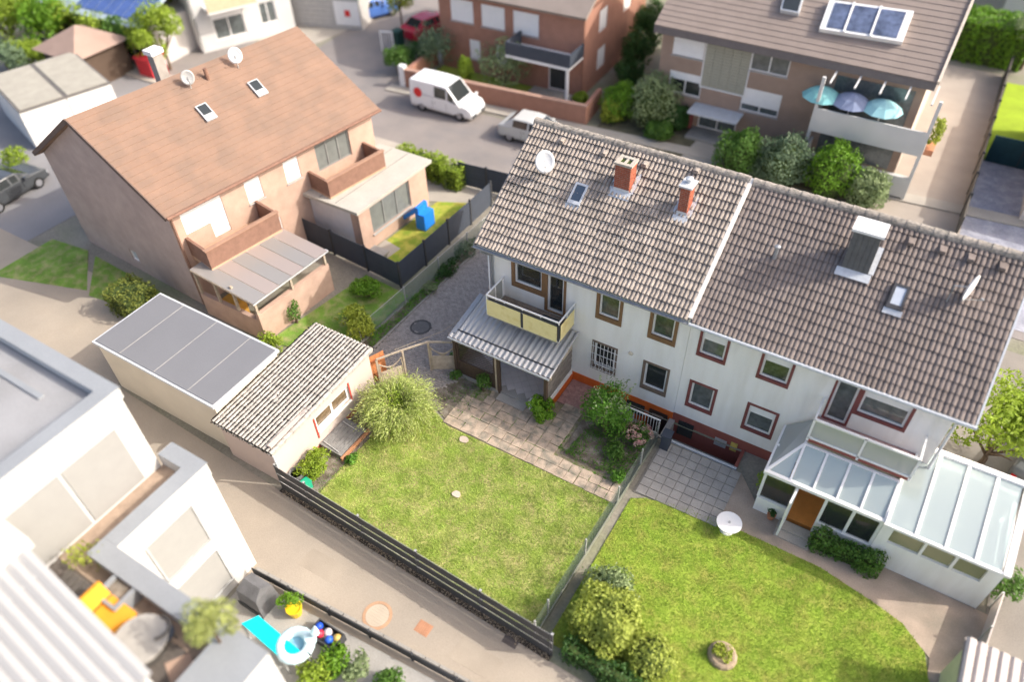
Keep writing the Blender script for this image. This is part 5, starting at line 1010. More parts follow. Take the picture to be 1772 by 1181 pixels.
MB().hexa([BP(.3, WID-.4, -.05), BP(LEN-.25, WID-.4, -.05), BP(LEN-.25, WID-.6, -.05), BP(.3, WID-.6, -.05), BP(.3, WID-.4, REZ), BP(LEN-.25, WID-.4, REZ), BP(LEN-.25, WID-.6, REZ), BP(.3, WID-.6, REZ)]).hexa([BP(LEN-.25, .45, -.05), BP(LEN-.25, WID-.6, -.05), BP(LEN-.45, WID-.6, -.05), BP(LEN-.45, .45, -.05), BP(LEN-.25, .45, REZ), BP(LEN-.25, WID-.6, REZ), BP(LEN-.45, WID-.6, REZ), BP(LEN-.45, .45, REZ)]).build('rear_wall', PEACH, bh)
br = MB().slab([BP(0, 0, REZ), BP(LEN, 0, REZ), BP(LEN, WID/2, RRZ), BP(0, WID/2, RRZ)], .18).build('roof', ROOFR, bh); MB().slab([BP(0, WID, REZ), BP(LEN, WID, REZ), BP(LEN, WID/2, RRZ), BP(0, WID/2, RRZ)], .18).build('roof_far_slope', ROOFR, br)
rows = MB(); nrow = 18                      # tile courses: thin overlapping steps
for k in range(nrow):
    b0, b1 = WID/2*k/nrow, WID/2*(k+1)/nrow; z0, z1 = REZ+(RRZ-REZ)*k/nrow, REZ+(RRZ-REZ)*(k+1)/nrow
    rows.hexa([BP(0, b0, z0+.002), BP(LEN, b0, z0+.002), BP(LEN, b1, z1+.002), BP(0, b1, z1+.002), BP(0, b0, z0+.04), BP(LEN, b0, z0+.04), BP(LEN, b1, z1+.012), BP(0, b1, z1+.012)])
rows.build('tile_courses', ROOFR, br, kind='stuff')
MB().tube([BP(0, -.06, REZ-.04), BP(LEN, -.06, REZ-.04)], .07, 8).build('gutter', BRN_RAIL, bh)
MB().bar(BP(-.02, 0, REZ-.08), BP(-.02, WID/2, RRZ-.08), .05, .2).bar(BP(-.02, WID, REZ-.08), BP(-.02, WID/2, RRZ-.08), .05, .2).build('barge_board', mat('dark_fascia', (.13, .09, .075), .8), bh)
MB().tube([BP(.3, .3, REZ-.1), BP(.3, .32, 0)], .05, 8).build('downspout', BRN_RAIL, bh)
RN = (Vector(BP(1, 0, REZ))-Vector(BP(0, 0, REZ))).cross(Vector(BP(0, WID/2, RRZ))-Vector(BP(0, 0, REZ))).normalized(); RN = RN if RN.z > 0 else -RN
def RP(px, py): return WP(px, py, BP(0, 0, REZ+.02), RN)
for (px, py) in ((357, 196), (446, 154)):
    c = RP(px, py); al = Vector((v_.x, v_.y, 0)); up = RN.cross(al).normalized(); up = up if up.z > 0 else -up
    def Q(a, b_, h): return c+al*a+up*b_+RN*h
    s = MB().hexa([Q(-.26, -.42, .03), Q(.26, -.42, .03), Q(.26, .42, .03), Q(-.26, .42, .03), Q(-.26, -.42, .12), Q(.26, -.42, .12), Q(.26, .42, .12), Q(-.26, .42, .12)]).build('skylight', LEAD, bh); MB().hexa([Q(-.21, -.12, .121), Q(.21, -.12, .121), Q(.21, .37, .121), Q(-.21, .37, .121), Q(-.21, -.12, .135), Q(.21, -.12, .135), Q(.21, .37, .135), Q(-.21, .37, .135)]).build('pane', GL_DARK, s)
c = RP(413, 118); dish('satellite_dish', 'large white satellite dish near the ridge of the brown-red roof', tuple(c), (c.x, c.y, c.z+.6), .36, (.6, -.7, .3), .9)
c = RP(331, 153); dish('satellite_dish', 'grey satellite dish left of the white one on the brown-red roof', tuple(c), (c.x, c.y, c.z+.5), .32, (.8, -.5, .2), .9, STEEL)
c = RP(360, 137); MB().tube([c, c+Vector((0, 0, .5))], .09, 10).build('vent_pipe', BRN_RAIL, bh)
c = Vector(BP(5.4, 6.6, 0)); ck = MB().box(c.x-.2, c.y-.25, 6.2, c.x+.2, c.y+.25, 8.4).build('chimney', mat('cement', (.33, .30, .27), .9, .2), bh); MB().box(c.x-.28, c.y-.33, 8.4, c.x+.28, c.y+.33, 8.6).build('cap', WHITE_P, ck)
# balconies of that house
def brick_balcony(F, a0, a1, b1, z0, zr, nm='balcony'):
    o = MB().fbox(F, a0, a1, .02, b1, z0-.18, z0).build(nm, mat('balcony_slab', (.45, .3, .2), .8), bh)
    MB().fbox(F, a0, a1, b1-.12, b1, z0, zr).fbox(F, a0, a0+.12, .02, b1-.12, z0, zr).fbox(F, a1-.12, a1, .02, b1-.12, z0, zr).build('parapet', BRN_RAIL, o); MB().fbox(F, a0-.04, a1+.04, b1-.16, b1+.04, zr, zr+.05).build('coping', mat('coping_brown', (.33, .2, .14), .8), o)
brick_balcony(FR, .35, 4.0, 1.55, 2.62, 3.5); brick_balcony(FR, 6.9, 10.4, 1.45, 2.72, 3.55)
an = thing('flat_roof_extension', 'flat-roofed extension with white side wall and large grey window', 'extension', (-23, 23.4, 0))
FA = Fr((-21.45, 20.85), (.06, 1), (1, -.06)); FAf = Fr((-24.45, 20.85), (1, 0), (0, -1))
wall(an, FA, 4.9, -.05, 2.45, [(.75, 3.6, .7, 2.2)], PEACH); window(an, FA, .75, 3.6, .7, 2.2, pane=mat('grey_window', (.17, .18, .17), .15, .2), mull=2, frame=MATS['grey_frame'], sillout=.1)
wall(an, FAf, 2.5, -.05, 2.45, [], mat('white_wash', (.66, .64, .63), .9, .08)); MB().fbox(FAf, 2.5, 2.83, -.3, .0, -.05, 2.45).build('pillar', PEACH, an)
ro = MB().slab([(-24.75, 20.55, 2.62), (-21.2, 20.55, 2.62), (-20.9, 26.0, 2.62), (-24.2, 26.0, 2.62)], .16).build('roof', mat('pale_flat_roof', (.43, .41, .36), .9, .12, 1, 20), an)
for k in range(2): MB().slab([(-23.6+k*1.0, 20.7, 2.645), (-23.55+k*1.0, 20.7, 2.645), (-23.25+k*1.0, 25.9, 2.645), (-23.3+k*1.0, 25.9, 2.645)], .02).build('roof_seam', CONC_G, ro)
po = thing('glazed_porch', 'brick porch with translucent panelled roof in front of the peach house', 'porch', (-23, 16, 0))
FP = Fr((-21.25, 13.95), (.06, 1), (1, -.06)); FPf = Fr((-24.85, 13.95), (1, 0), (0, -1))
MB().fbox(FP, 0, 4.1, -.2, 0, -.05, 1.5).fbox(FPf, 0, 3.4, -.2, 0, -.05, 1.15).build('wall', PEACH, po)
for a in (.05, 2.0, 4.0): MB().fbox(FP, a-.05, a+.05, -.12, -.02, 1.5, 2.2).build('post', WOOD_G, po)
for a in (.05, 1.2, 2.3): MB().fbox(FPf, a-.05, a+.05, -.12, -.02, 1.15, 2.5).build('post', WOOD_G, po)
MB().fbox(FP, -.1, 4.2, -.05, .08, 2.14, 2.24).build('gutter', LEAD, po)
for k in range(6):
    y0 = 13.85+k*.71; q = [(-24.75+(y0-13.9)*.05, y0, 2.62), (-21.15+(y0-13.9)*.06, y0, 2.26), (-21.15+(y0+.68-13.9)*.06, y0+.68, 2.26), (-24.75+(y0+.68-13.9)*.05, y0+.68, 2.62)]
    MB().slab(q, .02).build('roof_panel', glass('porch_sheet%d' % (k % 2), (.7, .66, .63), .2, .2, .6, (.52, .44, .40) if k % 2 else (.42, .40, .38)), po)
rf = MB()
for k in range(7): y0 = 13.86+k*.70; rf.bar((-24.75+(y0-13.9)*.05, y0, 2.56), (-21.2+(y0-13.9)*.06, y0, 2.2), .06, .09)
rf.build('rafters', WOOD_G, po)
t = thing('storage_box', 'orange-yellow storage crate inside the glazed porch', 'crate', (-23.6, 14.6, 0)); MB().box(-23.95, 14.3, 0, -23.2, 14.9, .9).build('box', mat('amber', (.6, .32, .06), .6), t); MB().box(-23.98, 14.27, .901, -23.17, 14.93, .96).build('lid', mat('amber', (.6, .32, .06), .6), t)

# ground around that house
struct('garden_lawn', MB().prism([(-21.3, 20.6), (-18.6, 20.2), (-18.5, 27.3), (-20.9, 27.3)], -.1, .001), mat('soft_lawn', (.22, .30, .03), .9, .3, 1.2, 18, .5, col2=(.42, .38, .07), patch=.45))
struct('garden_lawn', MB().prism([(-21.2, 14.0), (-17.7, 14.6), (-17.75, 19.4), (-20.4, 19.6)], -.1, .0015), mat('soft_lawn_dark', (.14, .25, .035), .9, .4, 1.4, 18, .5, col2=(.27, .27, .11), patch=.38))
struct('garden_lawn', MB().prism([(-36.0, 10.6), (-31.0, 12.2), (-33.6, 14.2), (-36.0, 13.9)], -.1, .004), MATS['soft_lawn_dark']); struct('garden_lawn', MB().prism([(-30.6, 12.0), (-26.8, 12.6), (-26.3, 13.8), (-32.9, 14.1)], -.1, .004), MATS['soft_lawn_dark'])
struct('garden_path', MB().prism([(-21.4, 26.0), (-18.6, 27.3), (-18.6, 28.3), (-24.0, 28.3)], -.1, .002), CONC); struct('garden_path', MB().prism([(-21.3, 20.3), (-20.4, 20.2), (-20.2, 22.0), (-21.3, 22.2)], -.1, .006), CONC)
af = thing('panel_fence', 'anthracite privacy panel fence round the garden of the peach house', 'fence', (-20, 20, 0))
pts = [(-24.9, 20.2), (-22.7, 20.05), (-20.5, 19.9), (-18.4, 19.7), (-18.35, 21.6), (-18.33, 23.5), (-18.3, 25.4), (-18.3, 27.3)]
for a, b_ in zip(pts[:-1], pts[1:]):
    Fq = Fr(a, (b_[0]-a[0], b_[1]-a[1])); L_ = math.hypot(b_[0]-a[0], b_[1]-a[1])
    for k in range(6): MB().fbox(Fq, .05, L_-.05, -.012, .012, .06+k*.225, .28+k*.225).build('board', ANTH, af)
for a in pts: MB().box(a[0]-.045, a[1]-.045, -.05, a[0]+.045, a[1]+.045, 1.48).build('post', DKGREY, af)
af2 = thing('panel_fence', 'short anthracite fence facing the street behind the clipped hedges', 'fence', (-19.5, 28.4, 0))
for k, (a, b_) in enumerate((((-20.9, 28.1), (-19.2, 28.3)), ((-19.2, 28.3), (-17.4, 28.5)), ((-17.4, 28.5), (-15.6, 28.7)))):
    Fq = Fr(a, (b_[0]-a[0], b_[1]-a[1])); L_ = math.hypot(b_[0]-a[0], b_[1]-a[1])
    for j in range(6): MB().fbox(Fq, .05, L_-.05, -.012, .012, .06+j*.225, .28+j*.225).build('board', ANTH, af2)
    MB().box(b_[0]-.045, b_[1]-.045, -.05, b_[0]+.045, b_[1]+.045, 1.48).build('post', DKGREY, af2)
hedge('clipped_hedge', 'bright clipped hedge behind the flat-roofed extension', Fr((-24.6, 28.0), (1, .0)), 0, 2.9, -.4, .4, 1.35, L_LIME, 2600, .13, 101); hedge('clipped_hedge', 'clipped hedge block beside the street fence', Fr((-21.4, 27.9), (1, .0)), 0, 1.0, -.5, .5, 1.3, L_LIME, 1200, .13, 102)
q = W(722, 388); t = thing('toy_slide', 'blue plastic toy slide on the small lawn', 'slide', (q.x, q.y, 0)); BL = mat('toy_blue', (.02, .22, .75), .35)
MB().box(q.x+.2, q.y-.3, 0, q.x+.75, q.y+.5, .9).box(q.x+.22, q.y-.28, .9, q.x+.4, q.y+.48, 1.25).build('tower', BL, t); MB().slab([(q.x-.9, q.y-.3, .05), (q.x-.9, q.y+.2, .05), (q.x+.2, q.y+.35, .95), (q.x+.2, q.y-.15, .95)], .06).build('chute', BL, t); MB().bar((q.x-.9, q.y-.33, .12), (q.x+.2, q.y-.18, 1.05), .06, .16).bar((q.x-.9, q.y+.23, .12), (q.x+.2, q.y+.38, 1.05), .06, .16).build('side_rail', BL, t)
MB().bar((q.x+.55, q.y-.15, 0), (q.x+.25, q.y-.12, 1.25), .07).bar((q.x+.6, q.y+.4, 0), (q.x+.28, q.y+.35, 1.25), .07).build('ladder_post', mat('toy_blue_dark', (.01, .06, .4), .4), t)
for k in range(3): MB().bar((q.x+.5-k*.09, q.y-.12, .28+k*.28), (q.x+.54-k*.09, q.y+.37, .28+k*.28), .05).build('rung', MATS['toy_blue_dark'], t)
t = thing('stone_bench', 'grey stone slab block beside the extension pillar', 'bench', (-20.6, 20.9, 0)); MB().box(-21.1, 20.5, .3, -20.2, 21.2, .42).build('slab', SLAB_G, t); MB().box(-21.0, 20.6, 0, -20.8, 21.1, .3).box(-20.5, 20.6, 0, -20.3, 21.1, .3).build('support', CONC_G, t)
hedge('clipped_hedge', 'square clipped hedge cube in front of the gable wall', Fr((-28.6, 12.5), (1, 0)), 0, 1.5, -.8, .8, 1.3, mat('leaf_olive', (.17, .20, .04), .6, .4, 1.5, 10, trans=.3), 1900, .12, 103)
shrub('garden_shrub', 'yellow-green bush by the mesh fence in the side garden', (-18.7, 16.6), (.8, .8), .9, L_YEL, 1000, .14, 104); shrub('garden_shrub', 'green low bushes in the middle of the side garden', (-19.3, 18.4), (1.1, .7), .7, L_BRIGHT, 1200, .13, 105); shrub('garden_shrub', 'straggly green bush at the porch corner', (-20.6, 13.7), (.55, .5), .9, L_LIME, 700, .12, 106)
shrub('garden_shrub', 'small plant climbing the sunny porch wall', (-20.95, 15.5), (.2, .4), 1.1, L_MID, 300, .11, 107)
# grey flat garage
ga = thing('garage', 'cream garage with flat grey roof beside the garden shed', 'garage', (-21.4, 10.6, 0))
MB().box(-24.6, 9.05, -.05, -18.2, 12.15, 2.45).build('wall', CREAM, ga); rr = MB().box(-24.7, 8.95, 2.45, -18.12, 12.25, 2.56).build('roof_edge', LEAD, ga); MB().box(-24.6, 9.05, 2.561, -18.2, 12.15, 2.59).build('roof', mat('bitumen_grey', (.165, .17, .185), .8, .05, .6, 20), ga)
for x in (-23.2, -21.3, -19.5): MB().box(x-.02, 9.06, 2.591, x+.02, 12.14, 2.602).build('roof_seam', mat('seam_grey', (.28, .275, .27), .8), ga)
MB().box(-24.64, 9.4, -.05, -24.605, 11.8, 2.1).build('door', mat('garage_door', (.4, .4, .4), .6), ga)

# ================================================================ WHITE MODERN BUILDING (lower left)
WM = mat('bright_white', (.57, .565, .55), .8, .06, 1, 40, col2=(.52, .515, .50), patch=.3, patch_scale=.7, patch_sharp=.3); CAPM = mat('parapet_cap', (.26, .275, .29), .5, .1, 1, 20); PANEL = mat('grey_shutter', (.29, .287, .275), .6, .05)
mw = thing('modern_house', 'white cubic modern house with flat roofs and grey shutters', 'house', (-20, 2, 0))
MB().box(-30, -8, -.05, -15.5, 5.55, 8.0).build('upper_block', WM, mw)
MB().box(-30, 5.2, 8.0, -15.45, 5.6, 8.35).box(-15.85, -8, 8.0, -15.45, 5.2, 8.35).build('parapet', WM, mw); MB().box(-30, 5.18, 8.35, -15.43, 5.62, 8.39).box(-15.87, -8, 8.35, -15.43, 5.18, 8.39).build('parapet_cap', CAPM, mw)
MB().box(-30, -8, 8.001, -15.87, 5.18, 8.06).build('roof', mat('grey_roof_membrane', (.29, .29, .295), .8, .12, .6, 20, col2=(.25, .25, .25), patch=.4, patch_scale=.5), mw)
MB().box(-30, 4.4, 8.061, -17.2, 4.55, 8.12).build('roof_joint', CAPM, mw)
for (y0, y1) in ((3.4, 5.0), (1.7, 3.3), (0.0, 1.6), (-1.7, -.1)): MB().box(-15.49, y0, 5.15, -15.46, y1, 7.3).build('shutter', PANEL, mw)
MB().box(-15.49, 2.2, 5.0, -14.5, 5.62, 5.03).box(-14.5, 2.2, 5.002, -10, 2.6, 5.028).build('terrace_gravel', mat('brown_gravel', (.36, .27, .2), .95, .3, 4, 40, .5), mw)
lb = MB().box(-15.5, 3.09, -.05, -14.06, 6.08, 5.0).build('lower_block', WM, mw)
MB().box(-14.5, 3.1, 5.0, -14.04, 6.1, 5.5).box(-15.5, 5.62, 5.0, -14.5, 6.1, 5.5).build('terrace_parapet', WM, mw); MB().box(-14.52, 3.1, 5.5, -14.02, 6.12, 5.54).box(-15.44, 5.62, 5.5, -14.52, 6.12, 5.54).build('terrace_cap', CAPM, mw)
for (y0, y1, z0, z1) in ((3.65, 5.15, 2.9, 4.6), (3.65, 5.15, .5, 2.2)): 
    s = MB().box(-14.055, y0, z0, -14.035, y1, z1).build('shutter', PANEL, mw); MB().box(-14.055, y0-.05, z0-.07, -13.97, y1+.05, z0-.005).build('sill', STEEL, s); MB().box(-14.056, y0-.06, z0, -14.0, y0-.005, z1).build('guide', mat('rail_grey', (.4, .4, .4), .5), s); MB().box(-14.056, y1+.005, z0, -14.0, y1+.06, z1).build('guide', MATS['rail_grey'], s)
# roof terrace in front of it
ZT = 5.0; A = W(212, 962, 3.3); B = W(325, 1031, 3.3); C_ = W(146, 947, 3.3); D_ = W(315, 1079, 3.3); E_ = W(430, 1098, 3.3)
yN = (A.y+B.y)/2
rt = thing('roof_terrace_block', 'white wing with walled roof terrace and grey parapet caps', 'terrace', (-13, 0, 0))
print('terrace', A, B, C_, D_, E_)
TXR = -8.75; TYN = 3.08
MB().box(-15.49, -8, -.05, TXR, TYN, ZT-.1).build('wall', WM, rt); MB().box(-15.49, -8, ZT-.1, TXR-.5, TYN-.49, ZT-.003).build('deck', mat('dark_deck', (.14, .12, .105), .8, .25, 2, 30, stretch=(1, 8, 1)), rt)
MB().box(-14.5, TYN-.49, ZT-.1, TXR, TYN, 5.5).box(TXR-.5, -8, ZT-.1, TXR, TYN-.49, 5.5).build('parapet', WM, rt); MB().box(-14.52, TYN-.51, 5.5, TXR+.02, TYN+.015, 5.54).box(TXR-1.3, -8, 5.5, TXR+.02, TYN-.51, 5.54).build('parapet_cap', CAPM, rt)
# ---- things on and below the roof terrace
OR = mat('orange_fabric', (.75, .33, .03), .8, .1); DKW = mat('rattan', (.1, .09, .08), .8, .2)
q = W(192, 1068, ZT+.4); t = thing('lounge_chair', 'orange cushioned lounge chair on the roof terrace', 'chair', (q.x, q.y, ZT)); x, y_ = q.x, q.y
MB().box(x-.45, y_-.4, ZT+.12, x+.45, y_+.4, ZT+.3).build('frame', DKW, t); MB().box(x-.43, y_-.38, ZT+.301, x+.43, y_+.38, ZT+.42).build('cushion', OR, t); MB().slab([(x-.45, y_-.38, ZT+.45), (x-.45, y_+.38, ZT+.45), (x-.6, y_+.38, ZT+.9), (x-.6, y_-.38, ZT+.9)], .1).build('backrest', OR, t)
for dx in (-.4, .4):
    for dy in (-.35, .35): MB().box(x+dx-.03, y_+dy-.03, ZT, x+dx+.03, y_+dy+.03, ZT+.12).build('leg', DKW, t)
q = W(216, 1080, ZT+.35); t = thing('footstool', 'small orange footstool beside the orange lounge chair', 'stool', (q.x, q.y, ZT)); x, y_ = q.x, q.y; MB().box(x-.22, y_-.25, ZT+.25, x+.22, y_+.25, ZT+.36).build('cushion', OR, t)
for dx in (-.17, .17):
    for dy in (-.2, .2): MB().box(x+dx-.02, y_+dy-.02, ZT, x+dx+.02, y_+dy+.02, ZT+.25).build('leg', DKW, t)
q = W(205, 1030, ZT+.3); t = thing('planter_box', 'square pale grey planter near the orange chair', 'planter', (q.x, q.y, ZT)); x, y_ = q.x, q.y; MB().box(x-.4, y_-.35, ZT, x-.3, y_+.35, ZT+.5).box(x+.3, y_-.35, ZT, x+.4, y_+.35, ZT+.5).box(x-.3, y_-.35, ZT, x+.3, y_-.27, ZT+.5).box(x-.3, y_+.27, ZT, x+.3, y_+.35, ZT+.5).build('box', CAPM, t); MB().box(x-.3, y_-.27, ZT, x+.3, y_+.27, ZT+.4).build('soil', SOIL, t)
q = W(242, 1108, ZT+.72); t = thing('round_table', 'large round grey stone table on the roof terrace', 'table', (q.x, q.y, ZT)); MB().disc((q.x, q.y), .62, ZT+.68, ZT+.73, 28).build('top', mat('stone_top', (.40, .375, .335), .8, .15, 5), t); MB().disc((q.x, q.y), .1, ZT+.05, ZT+.68, 12).build('leg', DKW, t); MB().disc((q.x, q.y), .35, ZT, ZT+.05, 20).build('foot', DKW, t)
q = W(280, 1097, ZT+.45); t = thing('garden_chair', 'dark rounded chair between the stone table and the terrace wall', 'chair', (q.x, q.y, ZT)); MB().lathe((q.x, q.y, ZT+.38), [(.26, 0), (.28, .07), (.05, .08)], 16).build('seat', ANTH, t); b = MB(); b.tube([(q.x+.27*math.cos(a), q.y+.27*math.sin(a), ZT+.75) for a in [k*.3-.9 for k in range(11)]], .04, 6); b.build('backrest', DKW, t)
for k in range(4): MB().tube([(q.x+.2*math.cos(k*1.57+.8), q.y+.2*math.sin(k*1.57+.8), ZT), (q.x+.22*math.cos(k*1.57+.8), q.y+.22*math.sin(k*1.57+.8), ZT+.4)], .02, 5).build('leg', DKW, t)
q = W(135, 1035, ZT+.3); t = thing('sun_bed', 'dark slatted sun bed at the upper end of the roof terrace', 'sun bed', (q.x, q.y, ZT)); x, y_ = q.x, q.y
for k in range(7): MB().box(x-.8+k*.23, y_-.35, ZT+.3, x-.62+k*.23, y_+.35, ZT+.34).build('slat', DKW, t)
MB().box(x-.82, y_-.38, ZT, x-.76, y_+.38, ZT+.3).build('leg', DKW, t); MB().box(x+.76, y_-.38, ZT, x+.82, y_+.38, ZT+.3).build('leg', DKW, t)
tag(MB().slab([(*W(285, 1150, ZT).xy, ZT+.02), (*W(330, 1130, ZT).xy, ZT+.02), (*W(345, 1175, ZT).xy, ZT+.02), (*W(300, 1200, ZT).xy, ZT+.02)], .015).build('terracotta_mat', mat('clay_rug', (.52, .36, .27), .9, .12, 4), None), 'pale terracotta rug on the roof terrace deck', 'rug')
q = W(385, 1160, ZT+.4); t = thing('planter_box', 'square grey planter with dry plant at the terrace corner', 'planter', (q.x, q.y, ZT)); x, y_ = q.x, q.y; MB().box(x-.33, y_-.3, ZT, x-.25, y_+.3, ZT+.45).box(x+.25, y_-.3, ZT, x+.33, y_+.3, ZT+.45).box(x-.25, y_-.3, ZT, x+.25, y_-.23, ZT+.45).box(x-.25, y_+.23, ZT, x+.25, y_+.3, ZT+.45).build('box', CAPM, t); MB().box(x-.25, y_-.23, ZT, x+.25, y_+.23, ZT+.38).build('soil', mat('clay_soil', (.4, .24, .15), .9, .3), t)
def raised_tree(label, c, z, h, rad, m, n, seed):
    r = rnd(seed); t = thing('potted_tree', label, 'tree', (c[0], c[1], z)); MB().lathe((c[0], c[1], z), [(.2, 0), (.26, .4), (.22, .4), (.2, .34)], 14).build('pot', DKW, t)
    MB().tube([(c[0], c[1], z+.3), (c[0]+.05, c[1], z+h*.5), (c[0], c[1]+.05, z+h*.85)], [.04, .03, .01], 6).build('trunk', bark, t); p, o_ = crown_points((c[0], c[1], z+h*.66), (rad, rad, h*.42), n, r, 16); v, f = leaf_mesh(p, o_, .1, r); np_obj('crown', v, f, m, t)
q = W(365, 1090, 6.2); raised_tree('feathery pale yellow-green potted tree at the terrace wall', (q.x, q.y), ZT, 2.0, .62, mat('leaf_feather', (.36, .40, .13), .6, .35, 2, 12, trans=.4), 1500, 111)
q = W(175, 955, 5.6); shrub_t = thing('terrace_plants', 'loose green plants along the gravel strip behind the parapet', 'plants', (-14.7, 2.6, 5.03)); r = rnd(112)
p, o_ = crown_points((-14.6, 2.5, 5.4), (.6, .5, .45), 160, r, 10, zmin=5.05); v, f = leaf_mesh(p, o_, .1, r); np_obj('foliage', v, f, L_YEL, shrub_t); stems((-14.6, 2.5, 0), .4, 4, .015, r, .4, 5.0).build('stem', bark, shrub_t)
# white ribbed awning
aw = thing('awning', 'large white ribbed awning in the lower left corner', 'awning', (-15.5, .5, 4.5)); N0 = W(48, 948, 7.2); N1 = W(262, 1165, 6.8)
dx = (N1-N0); nrib = 15
for k in range(nrib):
    off = Vector((0, -k*.30, 0)); p0, p1 = N0+off, N1+off; p2, p3 = N1+off-Vector((0, .29, 0)), N0+off-Vector((0, .29, 0)); md = Vector((0, -.145, .05))
    b = MB(); b.add([p0, p1, p2, p3, p0+md, p1+md, p0-Vector((0, 0, .03)), p1-Vector((0, 0, .03)), p2-Vector((0, 0, .03)), p3-Vector((0, 0, .03))], [(0, 1, 5, 4), (4, 5, 2, 3), (6, 9, 8, 7), (0, 4, 3, 9, 6), (1, 7, 8, 2, 5), (0, 6, 7, 1), (3, 2, 8, 9)]); b.build('panel', mat('awning_white', (.36, .357, .35), .6, .03, 1, 10), aw)
MB().box(-15.45, N0.y-4.6, N0.z-.12, N0.x+.0, N0.y+.12, N0.z+.28).build('cassette', WM, aw)
for dy in (0.1, 4.2): MB().box(N1.x-.1, N1.y-dy-.1, ZT, N1.x, N1.y-dy, N1.z-.06).build('post', WM, aw)
# ground garden beside the alley
struct('side_patio', MB().prism([(TXR, -4), (-3, -1), (-5.2, 6.1), (-13.9, 5.5), (-13.9, 3.09), (TXR, 3.09)], -.1, .004), mat('grey_patio', (.33, .315, .29), .9, .18, 1.5, 25, .3))
q0 = W(415, 1082); t = thing('swim_mat', 'bright turquoise mat laid over the grey terrace edge', 'mat', (q0.x, q0.y, 0))
cs_ = [W(418, 1080, 1.0), W(447, 1066, 1.0), W(520, 1128, 1.0), W(488, 1142, 1.0)]; MB().slab([tuple(c) for c in cs_], .05).build('mat', mat('turquoise', (.0, .62, .68), .5, .05), t)
Fm = [Vector((c.x, c.y)) for c in cs_]
for c in cs_: MB().box(c.x-.03, c.y-.03, 0, c.x+.03, c.y+.03, .94).build('leg', STEEL, t)
q = W(507, 1110, 1.2); t = thing('pool_float', 'pale blue and white inflatable with pointed tip beside the turquoise mat', 'inflatable', (q.x, q.y, 0)); PB = mat('pale_blue', (.55, .72, .78), .4, .15, 4); x, y_ = q.x, q.y
b = MB(); b.tube([(x+.42*math.cos(a), y_+.42*math.sin(a), .9) for a in [k*.4189 for k in range(16)]], .16, 8, False); b.build('ring', PB, t, smooth=True); MB().disc((x, y_), .36, .8, .84, 20).build('base', mat('mid_blue', (.22, .42, .55), .4), t)
MB().tube([(x+.3, y_+.35, 1.0), (x+.4, y_+.5, 1.25), (x+.45, y_+.55, 1.6)], [.2, .14, .02], 8).build('tip', PB, t); MB().disc((x, y_), .3, 0, .8, 14).build('stand', WHITE_P, t)
q = W(445, 1028, .5); t = thing('covered_barbecue', 'dark grey covered barbecue against the white house corner', 'barbecue', (q.x, q.y, 0)); x, y_ = q.x, q.y; MB().add([(x-.5, y_-.4, 0), (x+.5, y_-.4, 0), (x+.5, y_+.4, 0), (x-.5, y_+.4, 0), (x-.42, y_-.34, .9), (x+.42, y_-.34, .9), (x+.42, y_+.34, .9), (x-.42, y_+.34, .9), (x-.35, y_, 1.15), (x+.35, y_, 1.15)], [(0, 3, 2, 1), (0, 1, 5, 4), (1, 2, 6, 5), (2, 3, 7, 6), (3, 0, 4, 7), (4, 5, 9, 8), (6, 7, 8, 9), (5, 6, 9), (7, 4, 8)]).build('cover', mat('cover_grey', (.12, .12, .125), .8, .3, 3), t); MB().box(x-.52, y_-.42, 0, x+.52, y_-.405, .25).build('hem', DKGREY, t)
q = W(508, 1052, .4); pot_plant('leafy plant in a yellow pot beside the alley fence', (q.x, q.y), .42, .75, L_BRIGHT, 600, 114, mat('yellow_pot', (.75, .5, .02), .4), .26, .4)
q = W(565, 1100, .3); t = thing('toy_crate', 'dark crate of red and blue toys by the alley fence', 'crate', (q.x, q.y, 0)); x, y_ = q.x, q.y; MB().box(x-.5, y_-.28, 0, x+.5, y_-.24, .4).box(x-.5, y_+.24, 0, x+.5, y_+.28, .4).box(x-.5, y_-.24, 0, x-.46, y_+.24, .4).box(x+.46, y_-.24, 0, x+.5, y_+.24, .4).build('crate', DKGREY, t)
for k, cc in enumerate(((.02, .08, .5), (.55, .03, .06), (.6, .55, .55), (.03, .12, .6), (.5, .35, .1))): MB().lathe((x-.36+k*.18, y_+(-.08 if k % 2 else .08), .22), [(.04, 0), (.13, .08), (.13, .16), (.04, .24)], 10).build('toy_ball', mat('toy%d' % k, cc, .4), t, smooth=True)
df = thing('garden_fence', 'low dark fence between the alley and the white house garden', 'fence', (-9, 6.1, 0)); pa, pb = Vector((-13.85, 5.75)), Vector((-4.6, 6.35))
for k in range(6):
    a, b_ = pa.lerp(pb, k/6), pa.lerp(pb, (k+1)/6); Fq = Fr(a, b_-a); L_ = (b_-a).length
    for j in range(2): MB().fbox(Fq, .03, L_-.03, -.012, .012, .05+j*.2, .245+j*.2).build('board', DKGREY, df)
    MB().box(b_.x-.035, b_.y-.035, -.05, b_.x+.035, b_.y+.035, .5).build('post', DKGREY, df)
for i, (px, py, m_, s) in enumerate(((600, 1140, L_BRIGHT, .55), (640, 1155, L_PALE, .5), (570, 1165, L_LIME, .6), (690, 1180, L_MID, .5))):
    q = W(px, py); shrub('flower_shrub', ('bright green bush in the flower bed by the low dark fence', 'pale leafy bush beside the alley, middle of the flower bed', 'lime-green bush at the lower edge of the picture left of the alley', 'last green bush of the flower bed beside the alley')[i], (q.x-.1, q.y-.3), s, .75, m_, 900, .12, 120+i)

